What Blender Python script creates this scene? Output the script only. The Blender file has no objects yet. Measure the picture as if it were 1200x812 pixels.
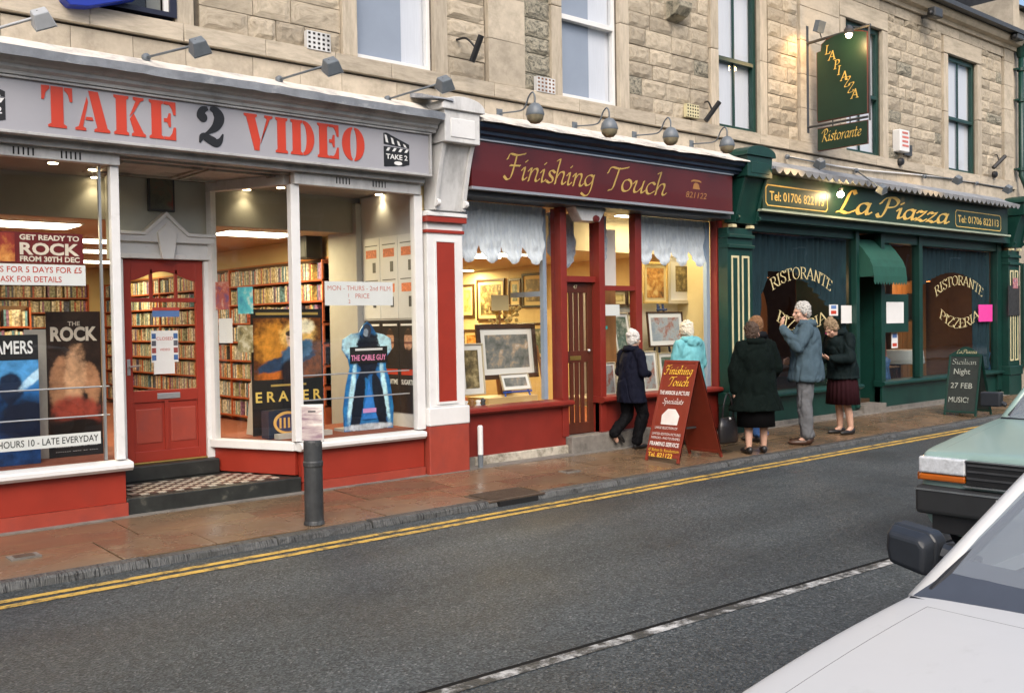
import bpy, bmesh, math, random
from mathutils import Vector, Matrix, Euler, noise as mnoise
R = math.radians
random.seed(7)
scn = bpy.context.scene
col = scn.collection

# ------------------------------------------------------------------ camera
F, CX, CY = 1160.0, 600.0, 406.0            # focal length and centre in photo pixels (1200 wide)
CAM = Vector((0.0, -8.308, 1.55))
_X = Vector((1944.0 - CX, 357.0 - CY, F)).normalized()      # street direction seen in the photo
_UP = _X.cross(Vector((1, -0.016, 0))).normalized()
if _UP.y > 0: _UP = -_UP
_Y = _UP.cross(_X)
AX = Matrix((_X, _Y, _UP))                  # rows: world axes in camera (right, down, forward)
cam_d = bpy.data.cameras.new('camera')
cam_d.sensor_width = 36; cam_d.lens = 36 * F / 1200; cam_d.clip_end = 2000; cam_d.clip_start = 0.05
cam = bpy.data.objects.new('camera', cam_d); col.objects.link(cam)
rr, dd, ff = (AX @ Vector(v) for v in ((1, 0, 0), (0, 1, 0), (0, 0, 1)))
cam.matrix_world = Matrix(((rr.x, -dd.x, -ff.x, CAM.x), (rr.y, -dd.y, -ff.y, CAM.y), (rr.z, -dd.z, -ff.z, CAM.z), (0, 0, 0, 1)))
scn.camera = cam

# ------------------------------------------------------------------ sky, sun, exposure
SUN_EL, SUN_AZ = R(42), R(215)
w = bpy.data.worlds.new('World'); scn.world = w; w.use_nodes = True
nt = w.node_tree; bg = nt.nodes['Background']
sky = nt.nodes.new('ShaderNodeTexSky'); sky.sky_type = 'NISHITA'; sky.sun_disc = False
sky.sun_elevation = SUN_EL; sky.sun_rotation = SUN_AZ
sky.air_density = 1.0; sky.dust_density = 4.0; sky.ozone_density = 0.9
nt.links.new(sky.outputs[0], bg.inputs[0]); bg.inputs[1].default_value = 0.11
sl = bpy.data.lights.new('sun', 'SUN'); sl.energy = 0.9; sl.angle = R(35); sl.color = (1, 0.96, 0.90)
so = bpy.data.objects.new('sun', sl); col.objects.link(so)
sd = Vector((math.sin(SUN_AZ) * math.cos(SUN_EL), math.cos(SUN_AZ) * math.cos(SUN_EL), math.sin(SUN_EL)))
so.rotation_euler = sd.to_track_quat('Z', 'Y').to_euler(); so.location = (0, -12, 14)
scn.view_settings.view_transform = 'Standard'; scn.view_settings.look = 'None'
scn.view_settings.gamma = 1; scn.view_settings.exposure = 1.1; scn.view_settings.use_curve_mapping = False
scn.render.engine = 'CYCLES'
scn.cycles.use_denoising = True; scn.cycles.max_bounces = 8; scn.cycles.transparent_max_bounces = 12
scn.cycles.glossy_bounces = 3; scn.cycles.diffuse_bounces = 3; scn.cycles.caustics_reflective = False; scn.cycles.caustics_refractive = False
scn.cycles.sample_clamp_indirect = 4.0

# ------------------------------------------------------------------ photo pixel -> point on a plane of the place
def _ray(px, py): return AX @ Vector((px - CX, py - CY, F))
def AY(px, py, y):
    r = _ray(px, py); t = (y - CAM.y) / r.y; return CAM + r * t
def AZ(px, py, z=0.0):
    r = _ray(px, py); t = (z - CAM.z) / r.z; return CAM + r * t
def AXX(px, py, x):
    r = _ray(px, py); t = (x - CAM.x) / r.x; return CAM + r * t
def proj(p):
    c = AX.transposed() @ (Vector(p) - CAM); return CX + F * c.x / c.z, CY + F * c.y / c.z

# ------------------------------------------------------------------ materials
MATS = {}
def pm(name, c, rough=0.6, var=0.12, scale=6.0, bump=0.0, bscale=60.0, metal=0.0, spec=0.5, coat=0.0, emit=None, es=0.0,
       c2=None, cscale=3.0, clo=0.45, chi=0.65, rvar=0.0, orand=0.0, alpha=None, stretch=None):
    """plain procedural material: base colour, fine tonal noise, optional second colour in patches, bump"""
    if name in MATS: return MATS[name]
    m = bpy.data.materials.new(name); m.use_nodes = True; n = m.node_tree.nodes; l = m.node_tree.links
    b = n['Principled BSDF']
    b.inputs['Roughness'].default_value = rough; b.inputs['Metallic'].default_value = metal
    b.inputs['Specular IOR Level'].default_value = spec; b.inputs['Coat Weight'].default_value = coat
    tc = n.new('ShaderNodeTexCoord'); vec = tc.outputs['Object']
    oi = None
    if orand:
        oi = n.new('ShaderNodeObjectInfo')
        ad = n.new('ShaderNodeVectorMath'); ad.operation = 'MULTIPLY_ADD'
        cb = n.new('ShaderNodeCombineXYZ')
        for k in range(3): l.new(oi.outputs['Random'], cb.inputs[k])
        ad.inputs[1].default_value = (37, 53, 71); l.new(cb.outputs[0], ad.inputs[0]); l.new(vec, ad.inputs[2]); vec = ad.outputs[0]
    if stretch:
        mp = n.new('ShaderNodeMapping'); mp.inputs['Scale'].default_value = stretch; l.new(vec, mp.inputs[0]); vec = mp.outputs[0]
    t = n.new('ShaderNodeTexNoise'); t.inputs['Scale'].default_value = scale; t.inputs['Detail'].default_value = 6
    t.inputs['Roughness'].default_value = 0.65; l.new(vec, t.inputs['Vector'])
    cr = n.new('ShaderNodeValToRGB'); cr.color_ramp.elements[0].position = 0.3; cr.color_ramp.elements[1].position = 0.7
    cr.color_ramp.elements[0].color = (*[max(0, x * (1 - var)) for x in c], 1); cr.color_ramp.elements[1].color = (*[x * (1 + var) for x in c], 1)
    l.new(t.outputs[0], cr.inputs[0]); out = cr.outputs[0]
    if c2:
        t2 = n.new('ShaderNodeTexNoise'); t2.inputs['Scale'].default_value = cscale; t2.inputs['Detail'].default_value = 8
        t2.inputs['Roughness'].default_value = 0.7; l.new(vec, t2.inputs['Vector'])
        mr = n.new('ShaderNodeMapRange'); mr.inputs[1].default_value = clo; mr.inputs[2].default_value = chi; l.new(t2.outputs[0], mr.inputs[0])
        mx = n.new('ShaderNodeMix'); mx.data_type = 'RGBA'; l.new(mr.outputs[0], mx.inputs[0]); l.new(out, mx.inputs[6]); mx.inputs[7].default_value = (*c2, 1)
        out = mx.outputs[2]
    if orand:
        hs = n.new('ShaderNodeHueSaturation'); mr2 = n.new('ShaderNodeMapRange')
        mr2.inputs[3].default_value = 1 - orand; mr2.inputs[4].default_value = 1 + orand
        l.new(oi.outputs['Random'], mr2.inputs[0]); l.new(mr2.outputs[0], hs.inputs['Value']); l.new(out, hs.inputs['Color']); out = hs.outputs[0]
    l.new(out, b.inputs['Base Color'])
    if rvar:
        mr3 = n.new('ShaderNodeMapRange'); mr3.inputs[3].default_value = max(0, rough - rvar); mr3.inputs[4].default_value = min(1, rough + rvar)
        t3 = n.new('ShaderNodeTexNoise'); t3.inputs['Scale'].default_value = 1.7; t3.inputs['Detail'].default_value = 4; l.new(vec, t3.inputs['Vector'])
        mr3.inputs[1].default_value = 0.35; mr3.inputs[2].default_value = 0.65
        l.new(t3.outputs[0], mr3.inputs[0]); l.new(mr3.outputs[0], b.inputs['Roughness'])
    if bump:
        tb = n.new('ShaderNodeTexNoise'); tb.inputs['Scale'].default_value = bscale; tb.inputs['Detail'].default_value = 4; l.new(vec, tb.inputs['Vector'])
        bp = n.new('ShaderNodeBump'); bp.inputs['Strength'].default_value = 1.0; bp.inputs['Distance'].default_value = bump
        l.new(tb.outputs[0], bp.inputs['Height']); l.new(bp.outputs[0], b.inputs['Normal'])
    if emit: b.inputs['Emission Color'].default_value = (*emit, 1); b.inputs['Emission Strength'].default_value = es
    MATS[name] = m; return m

def glass(name='clear_glass', tint=(0.96, 0.98, 0.97), refl=1.0, rough=0.0, sky_veil=0.0):
    if name in MATS: return MATS[name]
    m = bpy.data.materials.new(name); m.use_nodes = True; n = m.node_tree.nodes; l = m.node_tree.links
    n.remove(n['Principled BSDF'])
    tr = n.new('ShaderNodeBsdfTransparent'); tr.inputs[0].default_value = (*tint, 1)
    gl = n.new('ShaderNodeBsdfGlossy'); gl.inputs['Roughness'].default_value = rough
    fr = n.new('ShaderNodeFresnel'); ge = n.new('ShaderNodeNewGeometry'); io = n.new('ShaderNodeMath'); io.operation = 'MULTIPLY_ADD'
    io.inputs[1].default_value = 1 / 1.5 - 1.5; io.inputs[2].default_value = 1.5; l.new(ge.outputs['Backfacing'], io.inputs[0]); l.new(io.outputs[0], fr.inputs['IOR'])     # a thin pane: the same from both sides
    mu = n.new('ShaderNodeMath'); mu.operation = 'MULTIPLY'; mu.inputs[1].default_value = refl; mu.use_clamp = True
    mx = n.new('ShaderNodeMixShader')
    tc = n.new('ShaderNodeTexCoord'); t = n.new('ShaderNodeTexNoise'); t.inputs['Scale'].default_value = 1.3
    bp = n.new('ShaderNodeBump'); bp.inputs['Distance'].default_value = 0.004; bp.inputs['Strength'].default_value = 0.5
    l.new(tc.outputs['Object'], t.inputs[0]); l.new(t.outputs[0], bp.inputs['Height']); l.new(bp.outputs[0], gl.inputs['Normal'])
    l.new(fr.outputs[0], mu.inputs[0]); l.new(mu.outputs[0], mx.inputs[0]); l.new(tr.outputs[0], mx.inputs[1]); l.new(gl.outputs[0], mx.inputs[2])
    out = mx.outputs[0]
    if sky_veil:
        df = n.new('ShaderNodeBsdfDiffuse'); df.inputs[0].default_value = (0.45, 0.47, 0.48, 1)  # pale diffuse share stands in for reflected sky
        m2 = n.new('ShaderNodeMixShader'); m2.inputs[0].default_value = sky_veil; l.new(out, m2.inputs[1]); l.new(df.outputs[0], m2.inputs[2]); out = m2.outputs[0]
    l.new(out, n['Material Output'].inputs[0]); MATS[name] = m; return m

def island_mat(name, cols, rough=0.45, scale=40):
    """each loose piece of the mesh takes one colour of a set"""
    if name in MATS: return MATS[name]
    m = bpy.data.materials.new(name); m.use_nodes = True; n = m.node_tree.nodes; l = m.node_tree.links
    b = n['Principled BSDF']; b.inputs['Roughness'].default_value = rough
    g = n.new('ShaderNodeNewGeometry'); cr = n.new('ShaderNodeValToRGB'); cr.color_ramp.interpolation = 'CONSTANT'
    e = cr.color_ramp.elements
    while len(e) > 1: e.remove(e[-1])
    e[0].position = 0; e[0].color = (*cols[0], 1)
    for i, c in enumerate(cols[1:], 1):
        x = e.new(i / len(cols)); x.color = (*c, 1)
    l.new(g.outputs['Random Per Island'], cr.inputs[0])
    tc = n.new('ShaderNodeTexCoord'); t = n.new('ShaderNodeTexNoise'); t.inputs['Scale'].default_value = scale; l.new(tc.outputs['Object'], t.inputs[0])
    mr = n.new('ShaderNodeMapRange'); mr.inputs[1].default_value = .3; mr.inputs[2].default_value = .7; mr.inputs[3].default_value = 0.35; mr.inputs[4].default_value = 1.5
    l.new(t.outputs[0], mr.inputs[0])
    hs = n.new('ShaderNodeHueSaturation'); l.new(mr.outputs[0], hs.inputs['Value']); l.new(cr.outputs[0], hs.inputs['Color'])
    l.new(hs.outputs[0], b.inputs['Base Color']); MATS[name] = m; return m

def art_mat(name, stops, scale=3.0, seed=0.0, dist=0.35, rough=0.5, stretch=(1, 1, 1)):
    """a generic printed picture: noise through a colour ramp"""
    if name in MATS: return MATS[name]
    m = bpy.data.materials.new(name); m.use_nodes = True; n = m.node_tree.nodes; l = m.node_tree.links
    b = n['Principled BSDF']; b.inputs['Roughness'].default_value = rough
    tc = n.new('ShaderNodeTexCoord'); mp = n.new('ShaderNodeMapping'); mp.inputs['Location'].default_value = (seed, seed * 1.7, seed * 0.6); mp.inputs['Scale'].default_value = stretch
    t = n.new('ShaderNodeTexNoise'); t.inputs['Scale'].default_value = scale; t.inputs['Detail'].default_value = 9; t.inputs['Roughness'].default_value = .62; t.inputs['Distortion'].default_value = dist
    cr = n.new('ShaderNodeValToRGB'); e = cr.color_ramp.elements
    e[0].position = stops[0][0]; e[0].color = (*stops[0][1], 1); e[1].position = stops[-1][0]; e[1].color = (*stops[-1][1], 1)
    for p, c in stops[1:-1]:
        x = e.new(p); x.color = (*c, 1)
    l.new(tc.outputs['Object'], mp.inputs[0]); l.new(mp.outputs[0], t.inputs[0]); l.new(t.outputs[0], cr.inputs[0]); l.new(cr.outputs[0], b.inputs['Base Color'])
    MATS[name] = m; return m

def poster_mat(name, bg, blobs, rough=0.35, nscale=9.0):
    """soft printed picture: blurred patches (cx, cz, rx, rz, tilt, colour, softness) over a mottled ground, all in the sheet's own plane"""
    if name in MATS: return MATS[name]
    m = bpy.data.materials.new(name); m.use_nodes = True; n = m.node_tree.nodes; l = m.node_tree.links; b = n['Principled BSDF']; b.inputs['Roughness'].default_value = rough
    tc = n.new('ShaderNodeTexCoord'); t = n.new('ShaderNodeTexNoise'); t.inputs['Scale'].default_value = nscale; t.inputs['Detail'].default_value = 9; t.inputs['Roughness'].default_value = .65; l.new(tc.outputs['Object'], t.inputs[0])
    cr = n.new('ShaderNodeValToRGB'); e = cr.color_ramp.elements; e[0].position = .3; e[1].position = .72; e[0].color = (*bg[0], 1); e[1].color = (*bg[1], 1); l.new(t.outputs[0], cr.inputs[0]); out = cr.outputs[0]
    for cx, cz, rx, rz, tilt, c, soft in blobs:
        mp = n.new('ShaderNodeMapping'); mp.vector_type = 'TEXTURE'; mp.inputs['Location'].default_value = (cx, 0, cz); mp.inputs['Rotation'].default_value = (0, tilt, 0); mp.inputs['Scale'].default_value = (rx, 1e3, rz); l.new(tc.outputs['Object'], mp.inputs[0])
        ln = n.new('ShaderNodeVectorMath'); ln.operation = 'LENGTH'; l.new(mp.outputs[0], ln.inputs[0])
        ad = n.new('ShaderNodeMath'); ad.operation = 'MULTIPLY_ADD'; ad.inputs[1].default_value = -1.1; l.new(t.outputs[0], ad.inputs[0]); l.new(ln.outputs['Value'], ad.inputs[2])
        mr = n.new('ShaderNodeMapRange'); mr.interpolation_type = 'SMOOTHSTEP'; mr.inputs[1].default_value = .45 + soft; mr.inputs[2].default_value = .45 - soft; mr.inputs[3].default_value = 0; mr.inputs[4].default_value = 1; l.new(ad.outputs[0], mr.inputs[0])
        hs = n.new('ShaderNodeHueSaturation'); hs.inputs['Color'].default_value = (*c, 1); m2 = n.new('ShaderNodeMapRange'); m2.inputs[1].default_value = .3; m2.inputs[2].default_value = .7; m2.inputs[3].default_value = .55; m2.inputs[4].default_value = 1.45; l.new(t.outputs[0], m2.inputs[0]); l.new(m2.outputs[0], hs.inputs['Value'])
        mx = n.new('ShaderNodeMix'); mx.data_type = 'RGBA'; l.new(mr.outputs[0], mx.inputs[0]); l.new(out, mx.inputs[6]); l.new(hs.outputs[0], mx.inputs[7]); out = mx.outputs[2]
    l.new(out, b.inputs['Base Color']); MATS[name] = m; return m
def emit_mat(name, c, s):
    if name in MATS: return MATS[name]
    m = bpy.data.materials.new(name); m.use_nodes = True; n = m.node_tree.nodes
    b = n['Principled BSDF']; b.inputs['Base Color'].default_value = (*c, 1); b.inputs['Emission Color'].default_value = (*c, 1); b.inputs['Emission Strength'].default_value = s
    MATS[name] = m; return m

# ------------------------------------------------------------------ mesh helpers
def base_of(p):
    v = Vector((0, 0, 0))
    while p is not None: v = v + Vector(p.location); p = p.parent
    return v
class MB:
    def __init__(s): s.v = []; s.f = []
    def add(s, vs, fs):
        k = len(s.v); s.v += [tuple(v) for v in vs]; s.f += [tuple(i + k for i in f) for f in fs]; return s
    def box(s, x0, x1, y0, y1, z0, z1):
        x0, x1 = sorted((x0, x1)); y0, y1 = sorted((y0, y1)); z0, z1 = sorted((z0, z1))
        return s.add([(x0, y0, z0), (x1, y0, z0), (x1, y1, z0), (x0, y1, z0), (x0, y0, z1), (x1, y0, z1), (x1, y1, z1), (x0, y1, z1)],
                     [(0, 3, 2, 1), (4, 5, 6, 7), (0, 1, 5, 4), (1, 2, 6, 5), (2, 3, 7, 6), (3, 0, 4, 7)])
    def obox(s, o, u, v, n, su, sv, sn):
        """box from corner o along unit vectors u, v, n"""
        o, u, v, n = Vector(o), Vector(u) * su, Vector(v) * sv, Vector(n) * sn
        p = [o, o + u, o + u + v, o + v]; p += [q + n for q in p]
        return s.add(p, [(0, 3, 2, 1), (4, 5, 6, 7), (0, 1, 5, 4), (1, 2, 6, 5), (2, 3, 7, 6), (3, 0, 4, 7)])
    def prism(s, poly, fn, a, b):
        """poly of 2D points swept from a to b; fn(p, q, t) -> 3D"""
        n = len(poly); vs = [fn(p[0], p[1], a) for p in poly] + [fn(p[0], p[1], b) for p in poly]
        return s.add(vs, [tuple(range(n))[::-1], tuple(range(n, 2 * n))] + [(i, (i + 1) % n, n + (i + 1) % n, n + i) for i in range(n)])
    def xprism(s, poly, x0, x1): return s.prism(poly, lambda y, z, t: (t, y, z), x0, x1)       # (y,z) profile along x
    def yprism(s, poly, y0, y1): return s.prism(poly, lambda x, z, t: (x, t, z), y0, y1)       # (x,z) outline through y
    def zprism(s, poly, z0, z1): return s.prism(poly, lambda x, y, t: (x, y, t), z0, z1)
    def tube(s, pts, r, n=8, cap=True):
        pts = [Vector(p) for p in pts]; m = len(pts); rs = r if isinstance(r, (list, tuple)) else [r] * m
        k = len(s.v); ref = None
        for i, p in enumerate(pts):
            d = (pts[min(i + 1, m - 1)] - pts[max(i - 1, 0)]).normalized()
            if ref is None: ref = d.orthogonal().normalized()
            ref = (ref - d * ref.dot(d)).normalized() if (ref - d * ref.dot(d)).length > 1e-5 else d.orthogonal().normalized()
            b = d.cross(ref)
            for j in range(n):
                a = 2 * math.pi * j / n; s.v.append(tuple(p + (ref * math.cos(a) + b * math.sin(a)) * rs[i]))
        for i in range(m - 1):
            for j in range(n): s.f.append((k + i * n + j, k + i * n + (j + 1) % n, k + (i + 1) * n + (j + 1) % n, k + (i + 1) * n + j))
        if cap: s.f.append(tuple(k + j for j in range(n))[::-1]); s.f.append(tuple(k + (m - 1) * n + j for j in range(n)))
        return s
    def lathe(s, prof, c, axis=(0, 0, 1), n=20, cap=True):
        """profile of (radius, height) about axis through c"""
        c = Vector(c); ax = Vector(axis).normalized(); u = ax.orthogonal().normalized(); v = ax.cross(u); k = len(s.v)
        for (r, h) in prof:
            for j in range(n):
                a = 2 * math.pi * j / n; s.v.append(tuple(c + ax * h + (u * math.cos(a) + v * math.sin(a)) * r))
        m = len(prof)
        for i in range(m - 1):
            for j in range(n): s.f.append((k + i * n + j, k + i * n + (j + 1) % n, k + (i + 1) * n + (j + 1) % n, k + (i + 1) * n + j))
        if cap: s.f.append(tuple(k + j for j in range(n))[::-1]); s.f.append(tuple(k + (m - 1) * n + j for j in range(n)))
        return s
    def ball(s, c, r, nu=16, nv=10, rot=None):
        c = Vector(c); r = Vector(r) if not isinstance(r, (int, float)) else Vector((r, r, r)); k = len(s.v)
        for i in range(nv + 1):
            t = math.pi * i / nv
            for j in range(nu):
                a = 2 * math.pi * j / nu; p = Vector((r.x * math.sin(t) * math.cos(a), r.y * math.sin(t) * math.sin(a), r.z * math.cos(t)))
                if rot is not None: p = rot @ p
                s.v.append(tuple(c + p))
        for i in range(nv):
            for j in range(nu): s.f.append((k + i * nu + j, k + (i + 1) * nu + j, k + (i + 1) * nu + (j + 1) % nu, k + i * nu + (j + 1) % nu))
        return s
    def mesh(s, name, mat, off=Vector((0, 0, 0))):
        me = bpy.data.meshes.new(name); me.from_pydata([(x - off.x, y - off.y, z - off.z) for x, y, z in s.v], [], s.f); me.update()
        if mat: me.materials.append(mat)
        return me
    def build(s, name, mat, parent=None, smooth=False, bevel=0.0, seg=2, local=False):
        off = Vector((0, 0, 0)) if (local or parent is None) else base_of(parent)
        me = s.mesh(name, mat, off); o = bpy.data.objects.new(name, me); col.objects.link(o); o.parent = parent
        bm = bmesh.new(); bm.from_mesh(me); bmesh.ops.remove_doubles(bm, verts=bm.verts, dist=1e-6) if smooth else None
        bmesh.ops.recalc_face_normals(bm, faces=bm.faces); bm.to_mesh(me); bm.free()
        if smooth: me.shade_smooth()
        if bevel:
            b = o.modifiers.new('bevel', 'BEVEL'); b.width = bevel; b.segments = seg; b.limit_method = 'ANGLE'; b.angle_limit = R(40)
        return o
def box(name, mat, parent, x0, x1, y0, y1, z0, z1, bevel=0.0): return MB().box(x0, x1, y0, y1, z0, z1).build(name, mat, parent, bevel=bevel)
def tag(o, label=None, cat=None, group=None, kind=None):
    if label: o['label'] = label
    if cat: o['category'] = cat
    if group: o['group'] = group
    if kind: o['kind'] = kind
    return o
def thing(name, label, cat, loc=(0, 0, 0), group=None, rz=0.0):
    o = bpy.data.objects.new(name, None); o.empty_display_size = 0.1; col.objects.link(o)
    o.location = loc; o.rotation_euler = (0, 0, rz); return tag(o, label, cat, group)
def share(name, me, parent, loc, scale=(1, 1, 1), rot=(0, 0, 0)):
    o = bpy.data.objects.new(name, me); col.objects.link(o); o.parent = parent; o.location = Vector(loc) - base_of(parent); o.scale = scale; o.rotation_euler = rot; return o

# ------------------------------------------------------------------ lettering
def crom(pts, n=6):
    if len(pts) < 3: return [Vector(p) for p in pts]
    P = [Vector(p) for p in pts]; P = [P[0] * 2 - P[1]] + P + [P[-1] * 2 - P[-2]]; out = []
    for i in range(1, len(P) - 2):
        a, b, c, d = P[i - 1:i + 3]
        for k in range(n):
            t = k / n; out.append(0.5 * ((2 * b) + (c - a) * t + (2 * a - 5 * b + 4 * c - d) * t * t + (3 * b - a - 3 * c + d) * t ** 3))
    out.append(P[-2]); return out
GL = {  # broad-nib strokes: baseline 0, x-height .45, cap .85
 'a': (.46, [[(.36,.40),(.25,.45),(.1,.36),(.04,.18),(.1,.02),(.2,.03),(.33,.2),(.38,.42)], [(.38,.42),(.34,.12),(.38,.01),(.46,.08)]]),
 'c': (.38, [[(.34,.38),(.26,.45),(.12,.38),(.05,.2),(.1,.03),(.2,0),(.34,.1)]]),
 'e': (.38, [[(.06,.2),(.2,.22),(.32,.33),(.24,.45),(.12,.38),(.05,.2),(.1,.03),(.2,0),(.34,.1)]]),
 'g': (.46, [[(.36,.4),(.25,.45),(.1,.36),(.05,.2),(.12,.06),(.22,.08),(.34,.22),(.38,.42)], [(.38,.44),(.34,0),(.26,-.25),(.12,-.33),(-.04,-.24)]]),
 'h': (.46, [[(.02,.82),(.12,.86),(.08,.5),(.05,0)], [(.07,.2),(.18,.4),(.3,.44),(.34,.34),(.3,.08),(.36,0),(.44,.08)]]),
 'i': (.25, [[(.02,.34),(.1,.44),(.12,.36),(.09,.08),(.13,0),(.22,.08)], [(.12,.64),(.15,.67)]]),
 'l': (.22, [[(.02,.82),(.12,.86),(.09,.4),(.08,.06),(.13,0),(.2,.08)]]),
 'n': (.47, [[(.02,.34),(.1,.44),(.11,.34),(.07,0)], [(.09,.2),(.2,.4),(.31,.44),(.35,.34),(.31,.08),(.37,0),(.45,.08)]]),
 'o': (.43, [[(.22,.45),(.1,.38),(.05,.2),(.1,.03),(.2,0),(.32,.08),(.37,.25),(.32,.4),(.22,.45)]]),
 'p': (.46, [[(.02,.34),(.1,.44),(.11,.34),(.05,-.32)], [(.09,.3),(.2,.43),(.33,.42),(.38,.26),(.3,.06),(.18,0),(.09,.06)]]),
 'r': (.34, [[(.02,.34),(.1,.44),(.11,.34),(.07,0)], [(.09,.2),(.2,.4),(.3,.43)]]),
 's': (.32, [[(.3,.38),(.2,.45),(.09,.38),(.12,.28),(.24,.18),(.25,.06),(.14,0),(.02,.06)]]),
 't': (.3, [[(.14,.65),(.1,.3),(.1,.06),(.18,0),(.28,.08)], [(0,.43),(.26,.43)]]),
 'u': (.48, [[(.02,.34),(.1,.44),(.11,.34),(.07,.1),(.12,0),(.22,.05),(.35,.24)], [(.38,.44),(.34,.1),(.38,0),(.46,.08)]]),
 'z': (.42, [[(.05,.36),(.12,.44),(.22,.4),(.36,.44),(.22,.24),(.04,.02),(.16,.05),(.28,-.01),(.4,.08)]]),
 'F': (.55, [[(.3,.82),(.26,.4),(.2,.05),(.08,-.04),(-.04,.06)], [(-.02,.66),(.06,.84),(.3,.82),(.58,.9)], [(.12,.45),(.46,.47)]]),
 'T': (.52, [[(.36,.82),(.3,.4),(.24,.05),(.12,-.03)], [(-.02,.62),(.08,.84),(.36,.81),(.66,.9)]]),
 'L': (.55, [[(.42,.76),(.36,.87),(.26,.78),(.18,.35),(.1,.05),(0,0),(.12,.03),(.3,-.02),(.5,.1)]]),
 'P': (.56, [[(.22,.8),(.17,.35),(.08,.02),(-.04,-.02),(-.1,.08)], [(-.06,.56),(.1,.8),(.36,.86),(.54,.7),(.44,.48),(.2,.4)]]),
 'R': (.62, [[(.22,.8),(.17,.35),(.08,0)], [(-.06,.62),(.1,.8),(.36,.86),(.5,.7),(.4,.5),(.2,.42),(.38,.2),(.52,0),(.68,.04)]]),
 'S': (.48, [[(.44,.72),(.3,.85),(.12,.74),(.14,.56),(.36,.36),(.38,.12),(.2,0),(.02,.1)]]),
 '1': (.4, [[(.06,.6),(.2,.72),(.2,0)], [(.06,0),(.34,0)]]),
}
RC = {  # upright roman capitals, height .72
 'A': (.6, [[(.02,0),(.28,.72)], [(.28,.72),(.56,0)], [(.12,.24),(.44,.24)], [(-.04,0),(.1,0)], [(.46,0),(.64,0)]]),
 'E': (.46, [[(.1,0),(.1,.72)], [(.02,.71),(.4,.71),(.42,.6)], [(.1,.37),(.32,.37)], [(.02,.01),(.42,.01),(.44,.14)]]),
 'I': (.26, [[(.12,0),(.12,.72)], [(.03,.71),(.21,.71)], [(.03,.01),(.21,.01)]]),
 'L': (.46, [[(.1,0),(.1,.72)], [(.02,.71),(.2,.71)], [(.02,.01),(.42,.01),(.44,.16)]]),
 'N': (.62, [[(.1,0),(.1,.7)], [(.08,.72),(.5,0)], [(.5,0),(.5,.72)], [(.0,0),(.18,0)], [(.4,.71),(.6,.71)]]),
 'O': (.66, [[(.32,.73),(.1,.6),(.05,.36),(.12,.1),(.32,-.01),(.52,.12),(.59,.36),(.52,.62),(.32,.73)]]),
 'P': (.5, [[(.1,0),(.1,.72)], [(.02,.71),(.28,.71),(.42,.62),(.42,.44),(.28,.35),(.1,.35)], [(.02,0),(.2,0)]]),
 'R': (.56, [[(.1,0),(.1,.72)], [(.02,.71),(.28,.71),(.42,.62),(.42,.44),(.28,.36),(.1,.36)], [(.26,.36),(.5,.02),(.6,-.02)], [(.02,0),(.2,0)]]),
 'S': (.44, [[(.38,.58),(.26,.73),(.1,.68),(.07,.52),(.2,.4),(.36,.28),(.38,.1),(.22,-.01),(.05,.08),(.03,.18)]]),
 'T': (.54, [[(.26,0),(.26,.72)], [(.01,.58),(.03,.71),(.49,.71),(.51,.58)], [(.16,0),(.36,0)]]),
 'Z': (.52, [[(.04,.58),(.06,.71),(.46,.71),(.04,.01),(.46,.01),(.48,.15)]]),
}
def glyph(ch, fonts, nib, ang, shear):
    """flat quads of one nib-drawn letter in unit space: list of quads (each 4 x 2D)"""
    adv, strokes = fonts[ch]; q = []
    nv = Vector((math.cos(ang), math.sin(ang))) * nib / 2; nw = Vector((-math.sin(ang), math.cos(ang))) * nib * 0.16
    for st in strokes:
        ps = crom(st, 6) if len(st) > 3 else [Vector(p) for p in st]
        ps = [Vector((p.x + shear * p.y, p.y)) for p in ps]
        for a, b in zip(ps, ps[1:]):
            q.append([a - nv, a + nv, b + nv, b - nv]); q.append([a - nw, a + nw, b + nw, b - nw])
        for e in (ps[0], ps[-1]): q.append([e - nv - nw, e + nv - nw, e + nv + nw, e - nv + nw])
    return adv, q
def nib_letters(text, fonts, nib=.1, ang=R(40), shear=0.0, space=.32, track=0.0):
    x = 0; out = []
    for ch in text:
        if ch == ' ': x += space; continue
        adv, q = glyph(ch, fonts, nib, ang, shear); out.append((ch, x, adv, q)); x += adv + track
    return out, x
def flat_quads(quads, fn, step=0.00004):
    """quads -> mesh, every quad a hair further out so that none are coplanar; fn(x, y, h) -> 3D"""
    mb = MB()
    for i, q in enumerate(quads):
        h = 0.001 + step * i; p = [fn(v.x, v.y, h) for v in q]
        mb.add(p, [(0, 1, 2, 3)])
    return mb
def plane_fn(o, u, v, n):
    o, u, v, n = Vector(o), Vector(u), Vector(v), Vector(n)
    return lambda x, y, h: o + u * x + v * y + n * h
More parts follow.
